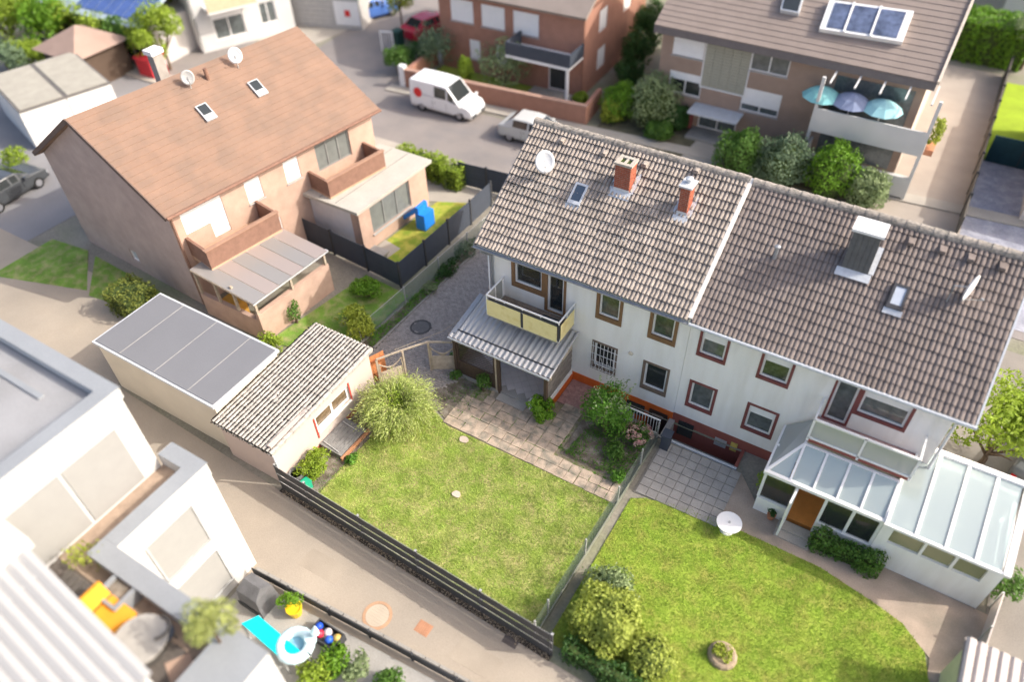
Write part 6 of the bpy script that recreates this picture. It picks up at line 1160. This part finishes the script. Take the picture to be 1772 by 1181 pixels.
# ================================================================ TOP LEFT
gq = [W(30, 192, 2.5), W(190, 140, 2.5), W(82, 108, 2.5), W(-40, 130, 2.5)]
print('garages', gq)
WHG = mat('garage_white', (.66, .645, .62), .8, .05); GR = mat('garage_roof', (.34, .32, .27), .9, .15, 1.5, 20)
ub = (gq[1]-gq[0]).to_2d(); wb_ = ub.length; ub.normalize(); nb_ = Vector((-ub.y, ub.x))
FGG = Fr((gq[0].x, gq[0].y), ub, (-nb_.x, -nb_.y))
for k in range(2):
    t = thing('garage', ('left one of the white flat-roofed double garage', 'right one of the white flat-roofed double garage')[k], 'garage', FGG.P(wb_*(k+.5)/2, -3, 0), 'white double garage'); a0, a1 = wb_*k/2+.02, wb_*(k+1)/2-.02
    MB().fbox(FGG, a0, a1, -6.0, 0, -.05, 2.35).build('wall', WHG, t); MB().fbox(FGG, a0-.01, a1+.01, -6.05, .05, 2.351, 2.46).build('roof_edge', mat('dark_edge', (.15, .14, .13), .8), t); MB().fbox(FGG, a0+.12, a1-.12, -5.9, -.06, 2.461, 2.49).build('roof', GR, t)
    MB().fbox(FGG, a0+.3, a1-.3, .003, .03, 0, 2.1).build('door', mat('garage_door_white', (.74, .73, .71), .6), t)
q = W(165, 130); t = thing('garden_pavilion', 'small pavilion with hipped brown roof behind the white garages', 'pavilion', (q.x, q.y, 0)); x, y_ = q.x, q.y
hp = MB(); hp.add([(x-2.2, y_-2.2, 2.2), (x+2.2, y_-2.2, 2.2), (x+2.2, y_+2.2, 2.2), (x-2.2, y_+2.2, 2.2), (x, y_, 3.4)], [(0, 1, 4), (1, 2, 4), (2, 3, 4), (3, 0, 4), (0, 3, 2, 1)]); hp.build('roof', mat('pavilion_roof', (.33, .235, .19), .9, .15, 1, 20), t); MB().box(x-1.8, y_-1.8, -.05, x+1.8, y_+1.8, 2.2).build('wall', BROWN_D, t)
sp = [W(50, 2, 3.0), W(240, 50, 3.0), W(282, 28, 4.6), W(150, -14, 4.6)]
sh_ = thing('solar_house', 'low house with blue solar panels on its roof at the top left', 'house', (sp[1].x-3, sp[1].y, 0)); e = Vector(sp[1])-Vector(sp[0]); e2 = Vector(sp[2])-Vector(sp[1]); e.z = 0
e2 = Vector((-e.y, e.x, 0)).normalized()*4.2; e2.z = 1.7; S0, S1 = Vector(sp[0]), Vector(sp[1])
so_ = MB().slab([S0, S1, S1+e2, S0+e2], .15).build('roof', mat('blue_grey_roof', (.36, .44, .5), .6, .1, 1, 10), sh_); PVM = mat('solar_panel', (.07, .12, .32), .2, .25, 2, 8, spec=.7)
for i in range(7):
    for j in range(2):
        f0, f1 = .40+i*.084, .40+(i+1)*.084-.008; h0, h1 = .12+j*.42, .12+j*.42+.4; up = Vector((0, 0, .06)); MB().slab([S0+e*f0+e2*h0+up, S0+e*f1+e2*h0+up, S0+e*f1+e2*h1+up, S0+e*f0+e2*h1+up], .03).build('solar_panel', PVM, so_)
back = e2*2; back.z = 0; FSo = Fr((S0+e2*.1).xy, e.xy, (e2.x*-1, e2.y*-1)); L_ = e.length
MB().fbox(FSo, .3, L_-.3, -7.5, -.2, -.05, 2.7).build('wall', mat('house_grey', (.5, .48, .46), .8, .1), sh_); MB().slab([S1+e2, S0+e2, S0+e2*2-Vector((0, 0, 3.4)), S1+e2*2-Vector((0, 0, 3.4))], .15).build('roof_back', GR, sh_)
for k in range(8): a = .6+k*(L_-1.4)/8; s = MB().fbox(FSo, a, a+.9, -.197, -.16, .5, 2.2).build('window', GL_DARK, sh_); MB().fbox(FSo, a-.08, a-.01, -.196, -.12, .3, 2.3).build('frame', (BROWN if k % 2 else MATS['orange_wood']), s)
gE = MB(); q1 = S1-e.normalized()*.3; gE.add([q1+e2*.05-Vector((0, 0, .3)), q1+e2*1.95-Vector((0, 0, 3.5-.0)), q1+e2-Vector((0, 0, .2)), q1+e2*.05-Vector((0, 0, 3.0)), q1+e2*1.9-Vector((0, 0, 6.2))], [(0, 2, 1), (0, 1, 4, 3)]); 
th = thing('tall_white_house', 'tall white house with balcony seen beyond the brown-red roof', 'house', (-40, 36, 0)); c0 = W(352, 92); FT = Fr((c0.x, c0.y), (.42, .9), (.9, -.42)); FT2 = Fr((c0.x, c0.y), (-.9, .42), (-.42, -.9))
print('tallhouse', c0)
tw = [(1.2, 3.6, 3.4, 5.6), (4.4, 5.6, 3.8, 5.4), (1.2, 3.4, .6, 2.6), (4.6, 5.8, .9, 2.4)]
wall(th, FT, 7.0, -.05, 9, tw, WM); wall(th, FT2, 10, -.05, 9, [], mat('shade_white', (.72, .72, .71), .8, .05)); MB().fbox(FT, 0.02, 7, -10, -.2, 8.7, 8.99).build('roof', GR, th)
for k, o4 in enumerate(tw): window(th, FT, *o4, pane=GL_N, mull=1, shutter=.0 if k % 2 else .3)
bo = MB().fbox(FT, .8, 4.2, .005, 1.5, 2.9, 3.05).build('balcony', WM, th); MB().fbox(FT, .8, 4.2, 1.42, 1.5, 3.05, 4.0).build('parapet', mat('beige_balcony', (.55, .42, .28), .8), bo)
t = thing('white_block', 'white building edge at the upper left corner', 'building', (-73, 38, 0)); q = W(10, 52); MB().box(q.x-14, q.y-2, -.05, q.x+1.2, q.y+10, 6.5).build('wall', WM, t); MB().box(q.x-14.1, q.y-2.1, 6.5, q.x+1.3, q.y+10.1, 6.7).build('roof_edge', CAPM, t)
gt = thing('garage_row', 'long low white garage with framed sign across the far junction', 'garage', (-45, 55, 0)); q = W(505, 42); q2 = W(628, 52); FGr = Fr((q.x, q.y), (q2-q).xy); L_ = (q2-q).length
MB().fbox(FGr, -2, L_, -5, 0, -.05, 2.4).build('wall', mat('grey_boards', (.47, .45, .42), .8, .1), gt); MB().fbox(FGr, -2.1, L_+.1, -5.1, .1, 2.401, 2.55).build('roof', WHG, gt); s = MB().fbox(FGr, L_-2.0, L_-.1, .003, .05, .3, 2.0).build('sign', WHITE_P, gt); MB().fbox(FGr, L_-1.2, L_-.8, .052, .07, .95, 1.4).build('sign_mark', MATS['emblem_red'], s)
for k in range(6): MB().fbox(FGr, -1.8, L_-2.2, .003, .03, .2+k*.34, .5+k*.34).build('board', MATS['grey_boards'], gt)
struct('forecourt', MB().prism([(-62, 37), (-40.5, 36.6), (-33.2, 80), (-70, 90)], -.1, -.016), CONC)
r = random.Random(8)
tl = [(30, 70, 2.8, 3.4, L_LIME), (75, 60, 2.6, 3.2, L_LIME), (20, 115, 2.2, 2.2, L_GREY), (60, 105, 2.0, 2.0, L_LIME), (105, 80, 2.4, 2.8, L_BRIGHT), (150, 75, 2.4, 2.6, L_LIME), (195, 95, 2.2, 2.4, L_LIME), (130, 108, 1.6, 1.4, L_YEL), (225, 100, 1.8, 2.4, L_MID), (100, 115, 1.5, 1.2, L_YEL)]
tn = ['tall lime tree at the upper left corner by the white building', 'second lime-green tree from the upper left corner', 'grey-green bush left of the white garages', 'lime bush just behind the white garages', 'bright green tree in the middle of the upper left garden', 'lime tree in front of the solar roof', 'lime tree left of the hipped pavilion chimney view', 'small yellow bush next to the hipped pavilion', 'darker green bush between pavilion and brown-red roof', 'low yellow-green bush above the garage roof']
for i, (px, py, rad, h, m_) in enumerate(tl): q = W(px, py+12); (tree('garden_tree', tn[i], (q.x, q.y), h+.8, rad*.85, .9, m_, 2600, .24, 140+i, group='trees of the upper left garden') if h > 2.3 else shrub('garden_shrub', tn[i], (q.x, q.y), rad*.8, h, m_, 1500, .22, 140+i, group='trees of the upper left garden'))
q = W(295, 120); tree('garden_tree', 'light green tree beside the tall white house', (q.x, q.y), 4.2, 1.9, 1.2, L_LIME, 2800, .22, 151); q = W(300, 75); tree('garden_tree', 'slender yellow-green tree left of the tall white house', (q.x, q.y), 4.8, 1.0, 1.8, L_YEL, 1600, .2, 152)
shrub('garden_shrub', 'lime bush at the left edge below the white garages', tuple(W(35, 292).xy), .9, 1.2, L_LIME, 900, .15, 153)
q = W(268, 128); t = thing('red_shed', 'low red shed peeking over the brown-red ridge', 'shed', (q.x, q.y, 0)); MB().box(q.x-.7, q.y-.6, -.05, q.x+.7, q.y+.6, 1.2).build('wall', mat('red_board', (.45, .03, .04), .6), t); MB().slab([(q.x-.8, q.y-.7, 1.25), (q.x+.8, q.y-.7, 1.25), (q.x+.8, q.y+.7, 1.4), (q.x-.8, q.y+.7, 1.4)], .08).build('roof', mat('red_board', (.45, .03, .04), .6), t)
# ================================================================ TOP CENTRE brick house
REDB = mat('red_brick', (.36, .185, .13), .9, .15, 2, 40, .15); GROOF = mat('grey_tile_roof', (.27, .225, .195), .9, .12, 1.2, 25, .3)
th2 = thing('brick_house', 'red brick house with white shutters and dark corner balcony beyond the street', 'house', (-25, 45, 0))
c0, c1 = W(768, 112), W(1008, 166); FB = Fr((c0.x, c0.y), (1, .03), (.03, -1)); LB = (c1-c0).to_2d().length
print('brick', c0, c1)
FBr = Fr(FB.P(LB, 0, 0)[:2], (-.03, 1), (1, .03))
bo4 = [(.9, 2.6, 3.2, 4.6), (3.2, 4.9, 3.2, 4.6), (5.5, 7.3, 3.2, 4.6), (2.2, 3.0, .9, 2.2), (4.2, 5.2, .9, 2.2), (8.0, 9.3, .1, 2.2)]
wall(th2, FB, LB, -.05, 5.3, bo4, REDB)
for k, o4 in enumerate(bo4): window(th2, FB, *o4, pane=GL_DARK, shutter=.97 if k < 5 else .3, sillout=.06)
bo5 = [(2.2, 3.4, 3.2, 4.6), (2.2, 3.4, .8, 2.2), (6, 7.2, 3.2, 4.6)]
wall(th2, FBr, 10, -.05, 5.3, bo5, REDB)
for o4 in bo5: window(th2, FBr, *o4, pane=GL_DARK, shutter=.9)
MB().fbox(FB, 0, .2, -10, -.17, -.05, 5.3).fbox(FB, .2, LB-.2, -10, -9.8, -.05, 5.3).build('rear_wall', REDB, th2)
br2 = MB().slab([FB.P(-.3, .5, 5.15), FB.P(LB+.3, .5, 5.15), FB.P(LB+.3, -5, 8.2), FB.P(-.3, -5, 8.2)], .2).build('roof', GROOF, th2); MB().slab([FB.P(-.3, -10.5, 5.15), FB.P(LB+.3, -10.5, 5.15), FB.P(LB+.3, -5, 8.2), FB.P(-.3, -5, 8.2)], .2).build('roof_far_slope', GROOF, br2)
g = MB(); A, B, C_ = FB.P(LB, -.1, 5.1), FB.P(LB, -9.9, 5.1), FB.P(LB, -5, 7.95); A2, B2, C2 = FB.P(LB-.2, -.1, 5.1), FB.P(LB-.2, -9.9, 5.1), FB.P(LB-.2, -5, 7.95); g.add([A, B, C_, A2, B2, C2], [(0, 1, 2), (3, 5, 4), (0, 2, 5, 3), (1, 4, 5, 2), (0, 3, 4, 1)]).build('gable', REDB, th2)
bal = MB().fbox(FB, 6.0, LB+.02, .01, 1.9, 2.5, 2.68).build('balcony', WHITE_P, th2); MB().fbox(FB, 6.0, LB+.05, 1.8, 1.9, 2.68, 3.45).fbox(FB, 6.0, 6.1, .01, 1.8, 2.68, 3.45).fbox(FB, LB-.05, LB+.05, .01, 1.8, 2.68, 3.45).build('parapet', ANTH, bal)
MB().fbox(FB, LB-.25, LB-.1, 1.65, 1.8, 0, 2.5).build('post', WHITE_P, bal)
struct('terrace_paving', MB().prism([FB.P(7, 0, 0)[:2], FB.P(LB+1, 0, 0)[:2], FB.P(LB+1, 3.0, 0)[:2], FB.P(7, 3.0, 0)[:2]], -.1, .06), SLAB_G)
w0, w1 = W(800, 172), W(1013, 217); gw_ = thing('garden_wall', 'low red brick garden wall along the far side of the street', 'wall', ((w0.x+w1.x)/2, w0.y, 0)); FW = Fr((w1.x, w1.y), (w0-w1).xy, None); FW = Fr((w0.x-4.2, w0.y-.4), (w1.x-w0.x+4.2, w1.y-w0.y+.4)); LW = math.hypot(w1.x-w0.x+4.2, w1.y-w0.y+.4)
MB().fbox(FW, 0, LW, -.25, 0, -.05, 1.15).fbox(FW, LW-.25, LW, -2.6, -.25, -.05, 1.15).fbox(FW, 0, .25, -4, -.25, -.05, 1.15).build('wall', REDB, gw_); MB().fbox(FW, -.03, LW+.03, -.28, .03, 1.151, 1.22).build('coping', mat('coping', (.40, .25, .19), .9, .15), gw_)
MB().fbox(FW, -.35, .05, -.35, .05, -.05, 1.4).build('pillar', WHITE_P, gw_)
struct('front_garden', MB().prism([FW.P(.3, -.3, 0)[:2], FW.P(LW-.3, -.3, 0)[:2], FB.P(LB, .1, 0)[:2], FB.P(0, .1, 0)[:2]], -.1, .03), SOIL_LAWN2)
struct('pavement', MB().prism([FW.P(-1, .05, 0)[:2], FW.P(LW+25, .05, 0)[:2], FW.P(LW+25, .9, 0)[:2], FW.P(-1, .9, 0)[:2]], -.1, .07), CONC)
for i, (px, py, rad, h, m_, lb) in enumerate(((690, 128, .9, 1.8, L_MID, 'dark green shrub at the street corner near the far junction'), (720, 120, 1.0, 1.9, L_DARK, 'deep green bush behind the wall end by the red car'), (762, 118, 1.6, 2.9, L_GREY, 'large grey-green bush at the corner of the red brick house'), (872, 150, 1.75, 3.1, L_PALE, 'big pale silvery bush in front of the dark balcony'), (806, 152, .5, 1.9, L_LIME, 'slim yellow-green bush behind the white van'), (1003, 178, .6, .6, L_LIME, 'low pale plant on the paving by the brick wall end'))):
    q = W(px, py); shrub('front_shrub', lb, (q.x, q.y), rad, h, m_, 2000, .17, 160+i)
q = W(697, 62); tree('street_tree', 'young yellow-green street tree near the blue car', (q.x, q.y), 4.6, 1.15, 2.0, L_YEL, 1800, .2, 170, tr=.09)
t = thing('rubbish_bin', 'dark green wheelie bin behind the street-corner shrubs', 'bin', tuple(W(690, 78))); q = W(690, 78); MB().box(q.x-.3, q.y-.35, .05, q.x+.3, q.y+.35, 1.0).build('body', mat('bin_green', (.01, .05, .04), .5), t); MB().box(q.x-.33, q.y-.38, 1.001, q.x+.33, q.y+.38, 1.08).build('lid', mat('bin_green', (.01, .05, .04), .5), t)
t = thing('white_gate', 'white metal frame gate at the street corner', 'gate', tuple(W(662, 88))); q = W(662, 88); MB().bar((q.x, q.y, 0), (q.x, q.y, 1.4), .08).bar((q.x+.8, q.y+.3, 0), (q.x+.8, q.y+.3, 1.4), .08).bar((q.x, q.y, 1.38), (q.x+.8, q.y+.3, 1.38), .08).build('frame', WHITE_P, t)
for k in range(4): MB().bar((q.x+.16*(k+1), q.y+.06*(k+1), .1), (q.x+.16*(k+1), q.y+.06*(k+1), 1.34), .02).build('bar', WHITE_P, t)
# ================================================================ TOP RIGHT apartment block
APB = mat('brown_brick', (.34, .245, .19), .9, .12, 2, 40, .15); APR = mat('block_roof', (.265, .215, .185), .9, .12, 1.2, 25, .3)
ap = thing('apartment_block', 'brown brick apartment block with white balconies and grey-brown roof', 'building', (-8, 45, 0)); YA = 40.0; FAp = Fr((-14.75, YA), (1, .0), (0, -1)); LA = 13.8
def ar(p0, p1): return rect(FAp, p0, p1)
ao = [ar((1168, 55), (1216, 105)), ar((1160, 120), (1210, 170)), ar((1223, 68), (1288, 168)), ar((1304, 82), (1362, 135)), ar((1287, 150), (1344, 205)), ar((1212, 182), (1270, 235))]
ao = [tuple((round(o[0], 2), round(o[1], 2), max(round(o[2], 2), .06), min(round(o[3], 2), 5.75))) for o in ao]; print('ao', ao)
wall(ap, FAp, LA, -.05, 6.0, ao, APB); MB().fbox(FAp, 0, .2, -11, -.17, -.05, 6).fbox(FAp, LA-.2, LA, -11, -.17, -.05, 6).fbox(FAp, .2, LA-.2, -11, -10.8, -.05, 6).build('outer_wall', mat('pale_side', (.6, .5, .42), .9, .1), ap)
GB = mat('glass_block', (.36, .35, .28), .4, .1, 6)
window(ap, FAp, *ao[0], pane=GL_DARK, shutter=.97, sillout=.05); window(ap, FAp, *ao[1], pane=GL_DARK, shutter=.35, mull=1, sillout=.05); window(ap, FAp, *ao[3], pane=GL_N, mull=1, sillout=.05); window(ap, FAp, *ao[4], pane=GL_N, shutter=.7, mull=1, sillout=.05)
o4 = ao[2]; sw2 = frame_mb(FAp, *o4, .06, -.12, .02).build('stair_window', WHITE_P, ap); nz = 16; nx = 5
for i in range(nx):
    for j in range(nz): a0 = o4[0]+.07+(o4[1]-o4[0]-.14)*i/nx; a1 = o4[0]+.07+(o4[1]-o4[0]-.14)*(i+1)/nx-.015; z0 = o4[2]+.07+(o4[3]-o4[2]-.14)*j/nz; z1 = o4[2]+.07+(o4[3]-o4[2]-.14)*(j+1)/nz-.015; MB().fbox(FAp, a0, a1, -.1, -.03, z0, z1).build('glass_block', GB, sw2)
o4 = ao[5]; dd = window(ap, FAp, *o4, pane=GL_N, mull=1, name='entrance_door'); MB().fbox(FAp, o4[0]-.3, o4[1]+.3, .003, 1.3, o4[3]+.02, o4[3]+.14).build('canopy', mat('entrance_canopy', (.52, .55, .58), .4), dd)
MB().fbox(FAp, o4[0]-.2, o4[1]+.2, .03, 1.4, -.05, .15).build('step', CONC_G, dd); MB().fbox(FAp, o4[0]-1.9, o4[0]-.3, .003, .25, -.05, .9).build('red_panel', mat('dull_red', (.4, .12, .11), .8), ap)
r2 = MB().slab([FAp.P(-.3, .7, 5.75), FAp.P(LA+.35, .7, 5.75), FAp.P(LA+.35, -5.6, 9.3), FAp.P(-.3, -5.6, 9.3)], .22).build('roof', APR, ap); MB().slab([FAp.P(-.3, -11.8, 5.75), FAp.P(LA+.35, -11.8, 5.75), FAp.P(LA+.35, -5.6, 9.3), FAp.P(-.3, -5.6, 9.3)], .22).build('roof_far_slope', APR, r2)
rows = MB(); nrow = 20
for k in range(nrow):
    f0, f1 = k/nrow, (k+1)/nrow; P_ = lambda a, f, h: FAp.P(a, .7-6.3*f, 5.75+3.55*f+h)
    rows.hexa([P_(-.3, f0, .002), P_(LA+.35, f0, .002), P_(LA+.35, f1, .002), P_(-.3, f1, .002), P_(-.3, f0, .04), P_(LA+.35, f0, .04), P_(LA+.35, f1, .012), P_(-.3, f1, .012)])
rows.build('tile_courses', APR, r2, kind='stuff')
MB().fbox(FAp, -.3, LA+.35, .55, .72, 5.35, 5.72).build('fascia', mat('dark_fascia2', (.16, .14, .135), .8), ap); MB().bar(FAp.P(LA+.4, .7, 5.75), FAp.P(LA+.4, -5.6, 9.3), .12, .25).build('barge_board', mat('cream_barge', (.68, .58, .47), .8), ap)
ANn = Vector((0, -3.55, 6.3)).normalized()
def AP_(px, py): return WP(px, py, FAp.P(0, .7, 5.79), ANn)
def roofbox(px0, px1, nm, fm):
    c0, c1, c2, c3 = [AP_(*p) for p in (px0)]; h = ANn*.25; o = MB().hexa([c0, c1, c2, c3, c0+h, c1+h, c2+h, c3+h]).build(nm, fm, ap); cc = (c0+c1+c2+c3)/4; s = [cc+(c-cc)*.84+h*1.02 for c in (c0, c1, c2, c3)]; MB().hexa(s+[p+ANn*.02 for p in s]).build('pane', px1, o); return o
rfz = roofbox(((1417, 55), (1560, 78), (1580, 25), (1435, 5)), mat('blue_glass', (.10, .125, .2), .08, .5, 1.2, 4, spec=.8), 'dormer_window', WHITE_P)
for k in (.3, .62):
    a_, b__ = [AP_(*p) for p in ((1417, 55), (1560, 78))], [AP_(*p) for p in ((1435, 5), (1580, 25))]; MB().bar(a_[0].lerp(a_[1], k)+ANn*.29, b__[0].lerp(b__[1], k)+ANn*.29, .1, .06).build('mullion', WHITE_P, rfz)
roofbox(((1350, 22), (1382, 28), (1390, 0), (1357, -6)), GL_DARK, 'skylight', LEAD)
# balcony stack
a0, _ = FAp.at(1415, 200); a1 = LA+.9; BD = 1.9
for z0, zr_ in ((.35, 1.25), (2.75, 3.8)):
    o = MB().fbox(FAp, a0, a1, .01, BD, z0-.2, z0).build('balcony', WM, ap); MB().fbox(FAp, a0, a1, BD-.1, BD, z0, zr_).fbox(FAp, a1-.1, a1, .01, BD-.1, z0, zr_).fbox(FAp, a0, a0+.1, .01, BD-.1, z0, zr_).build('parapet', WM, o)
    s = MB().fbox(FAp, a0+.4, LA-.4, .006, .02, z0+.1, z0+2.1).build('glass_door', GL_N, o)
for a in (a0+.06, a1-.06): MB().fbox(FAp, a-.08, a+.08, BD-.18, BD-.02, -.05, 5.4).build('column', WM, ap)
for k in range(5): MB().bar(FAp.P(a0+.4+k*(a1-a0-.8)/4, .1, 5.35), FAp.P(a0+.4+k*(a1-a0-.8)/4, BD, 5.2), .08).build('awning_bar', WM, ap)
for k, (px, py, cc, lb) in enumerate(((1448, 138, (.22, .5, .5), 'left turquoise parasol on the upper balcony'), (1498, 152, (.22, .26, .38), 'middle blue-grey parasol on the upper balcony'), (1553, 160, (.3, .55, .58), 'right pale turquoise parasol on the upper balcony'))):
    a, _ = FAp.at(px, py); t = thing('balcony_parasol', lb, 'parasol', FAp.P(a, 1.0, 2.75), 'parasols on the apartment balcony'); c = Vector(FAp.P(a-.35, 1.0, 0)); b = MB(); n = 10
    for r_, z in ((1.0, 4.05), (.6, 4.35), (.03, 4.55)): b.v += [(c.x+r_*math.cos(6.283*j/n), c.y+r_*math.sin(6.283*j/n), z) for j in range(n)]
    for i in range(2): b.f += [(i*n+j, i*n+(j+1) % n, (i+1)*n+(j+1) % n, (i+1)*n+j) for j in range(n)]
    b.f += [tuple(range(2*n, 3*n)), tuple(range(n))[::-1]]; b.build('canopy', mat('parasol%d' % k, cc, .8, .15), t); MB().tube([(c.x, c.y, 2.76), (c.x, c.y, 4.5)], .025, 6).build('pole', WHITE_P, t); MB().disc((c.x, c.y), .25, 2.76, 2.82, 14).build('base', CONC_G, t)
pot_t = thing('balcony_plant', 'yellow-green climbing plant at the right end of the upper balcony', 'plant', FAp.P(a1+.3, 1.2, 2.6)); r = rnd(180); c = FAp.P(a1+.25, 1.1, 3.6); p, o_ = crown_points(c, (.35, .7, .9), 700, r, 10); v, f = leaf_mesh(p, o_, .15, r); np_obj('foliage', v, f, L_YEL, pot_t); MB().box(c[0]-.2, c[1]-.5, 2.55, c[0]+.2, c[1]+.5, 2.85).build('trough', TERRA, pot_t)
for i, (px, py, rad, h, m_, lb) in enumerate(((1072, 205, 1.0, 1.9, L_BRIGHT, 'bright green bush at the left corner of the apartment garden'), (1127, 215, 1.35, 2.6, L_PALE, 'tall pale grey-green bush left of the entrance path'), (1058, 210, .6, 1.3, L_YEL, 'small yellowish bush beside the brick wall end'), (1168, 222, .7, 1.2, L_DARK, 'round dark green bush next to the red entrance panel'), (1140, 238, .7, .8, L_MID, 'low green bush in front of the tall pale one'), (1283, 258, 1.15, 2.0, L_MID, 'rounded dark bush right of the entrance path'), (1357, 285, 1.35, 2.3, L_GREY, 'broad grey-green bush second from the entrance path'), (1440, 300, 1.15, 2.5, L_BRIGHT, 'fresh green bush third from the entrance path'), (1503, 318, .9, 1.7, L_PALE, 'pale yellow bush at the driveway corner'), (1312, 285, .6, 1.0, L_GREY, 'small bush between the two larger apartment bushes'))):
    q = W(px, py); q = q*min(1, 36.7/q.y) if i in (5, 6, 7, 8, 9) else q; ball_shrub('front_shrub', lb, (q.x, q.y), rad*1.1, h*1.12, m_, 3000, .15, 190+i)
for i, (px, py, h) in enumerate(((1095, 130, 3.0), (1110, 105, 3.4), (1125, 80, 3.2), (1085, 155, 2.0))):
    q = W(px, py); shrub('conifer_shrub', ('dark conifer second from the street between the two far houses', 'tallest dark conifer between the two far houses', 'farthest dark conifer between the two far houses', 'lowest dark conifer between the two far houses, nearest the street')[i], (q.x, q.y), 1.1, h, L_DARK, 1800, .2, 205+i)
struct('apartment_garden', MB().prism([(-17.0, 36.2), (-11.6, 36.4), (-11.4, 39.9), (-17.5, 39.9)], -.1, .02), mat('bed_soil', (.12, .11, .07), .95, .4, 2)); struct('apartment_garden', MB().prism([(-9.6, 36.5), (-2.2, 36.9), (-2.6, 38.2), (-9.8, 39.9)], -.1, .02), MATS['bed_soil'])
struct('entrance_path', MB().prism([(-11.6, 35.5), (-9.6, 35.5), (-9.7, 39.9), (-11.4, 39.9)], -.1, .03), CONC)
struct('driveway', MB().prism([(-2.4, 35.6), (3.0, 35.6), (2.6, 56), (-1.0, 56)], -.1, -.002), mat('drive_beige', (.36, .31, .26), .9, .12, .8, 25, .2))
t = thing('flower_pot', 'pink flower pot at the kerb of the apartment driveway', 'flower pot', tuple(W(1475, 340))); q = W(1475, 340); MB().lathe((q.x, q.y, 0), [(.14, 0), (.2, .25), (.15, .25), (.1, .22)], 12).build('pot', mat('pink_pot', (.6, .1, .16), .5), t); r = rnd(215); p, o_ = crown_points((q.x, q.y, .36), (.22, .22, .15), 120, r, 6); v, f = leaf_mesh(p, o_, .1, r); np_obj('blossom', v, f, mat('pink_bloom', (.7, .1, .2), .6, .2), t)
hedge('tall_hedge', 'tall bright hedge closing the far end of the driveway', Fr((-1.6, 57.2), (1, 0), (0, -1)), 0, 5.0, -2.6, .4, 2.6, L_BRIGHT, 6000, .2, 216)
struct('side_lawn', MB().prism([(2.9, 44.6), (20, 45.5), (20, 56), (3.0, 55)], -.1, .0), mat('vivid_lawn', (.26, .36, .02), .9, .25, 1, 15, .4))
bf = thing('boundary_wall', 'long dark boundary fence beside the apartment driveway', 'fence', (2.75, 46, 0))
for k in range(9): MB().box(2.70, 36.0+k*2.2, -.05, 2.78, 38.14+k*2.2, 1.25).build('panel', mat('dark_board', (.10, .09, .075), .8, .2), bf); MB().box(2.66, 38.14+k*2.2, -.05, 2.82, 38.2+k*2.2, 1.35).build('post', DKGREY, bf)
pf = thing('garden_screen', 'dark teal screen wall between vivid lawn and stone yard', 'screen', (5, 44.4, 0))
for k in range(4): MB().box(3.0+k*1.6, 44.35, -.05, 4.55+k*1.6, 44.43, 1.5).build('panel', mat('teal_dark', (.012, .05, .065), .6, .2), pf); MB().box(4.55+k*1.6, 44.33, -.05, 4.6+k*1.6, 44.45, 1.55).build('post', DKGREY, pf)
struct('stone_yard', MB().prism([(2.9, 30.5), (20, 30.5), (20, 44.3), (2.9, 44.3)], -.1, .0), mat('blue_stone', (.27, .275, .32), .9, .25, 1.2, 10, .3, col2=(.36, .36, .40), patch=.4))
t = thing('white_annex', 'pale building edge at the right side beyond the stone yard', 'building', (9, 40, 0)); q = W(1762, 345); MB().box(q.x+.2, q.y-2, -.05, q.x+6, q.y+8, 3.2).build('wall', mat('warm_wall', (.6, .53, .47), .9, .08), t); MB().box(q.x, q.y-2.2, 3.2, q.x+6.2, q.y+8.2, 3.4).build('roof_edge', CAPM, t); MB().box(q.x+.17, q.y+1, .4, q.x+.198, q.y+3, 2.2).build('window', GL_N, t)
q = W(1745, 60); t = thing('far_garage', 'grey-roofed outbuilding behind the tall hedge at the top right', 'outbuilding', (q.x, q.y, 0)); MB().box(q.x-4, q.y, -.05, q.x+6, q.y+9, 2.8).build('wall', WHG, t); MB().box(q.x-4.2, q.y-.2, 2.801, q.x+6.2, q.y+9.2, 3.0).build('roof', mat('outbuilding_roof', (.36, .34, .3), .9, .15), t); MB().box(q.x-3, q.y-.03, .1, q.x-1, q.y-.003, 2.3).build('door', PANEL, t)
tree('garden_tree', 'yellow-green tree at the top right corner', tuple(W(1765, 120).xy), 4.0, 1.8, 1.2, L_PALE, 1800, .24, 220)

# ---- small things added last
t = thing('doormat', 'dark blue doormat on the yellow balcony in front of the door', 'doormat', (-9.75, 18.05, BZ+.03)); MB().box(-10.15, 17.75, BZ+.031, -9.35, 18.35, BZ+.045).build('mat', mat('navy_mat', (.03, .045, .06), .9, .2), t); MB().box(-10.19, 17.71, BZ+.031, -9.31, 17.748, BZ+.05).build('edge', DKGREY, t)
for k, (a, lb) in enumerate(((-12.9, 'left'), (-6.9, 'right'))):
    struct('road_patch', MB().prism([(a, 6.75), (a+1.6, 6.8), (a+1.55, 7.5), (a+.1, 7.45)], -.05, -.004), mat('patch_asphalt', (.34, .29, .23), .95, .15, 1, 40, .3))
ks = None
kst = struct('kerb', MB().prism([(-13.9, 5.86), (-4.4, 6.5), (-4.4, 6.6), (-13.9, 5.98)], -.1, .01), CONC_G)
for k in range(19):
    p = Vector((-13.65+k*.5, 5.95+k*.0335, .0))
    if ks is None: ks = MB().box(-.235, -.05, 0, .235, .05, .06).build('kerb_stone', CONC_G, kst); ks.location = p-WL[kst.name]; ks.rotation_euler = (0, 0, .067); WL[ks.name] = p
    else: inst(ks, kst, p, (0, 0, .067))
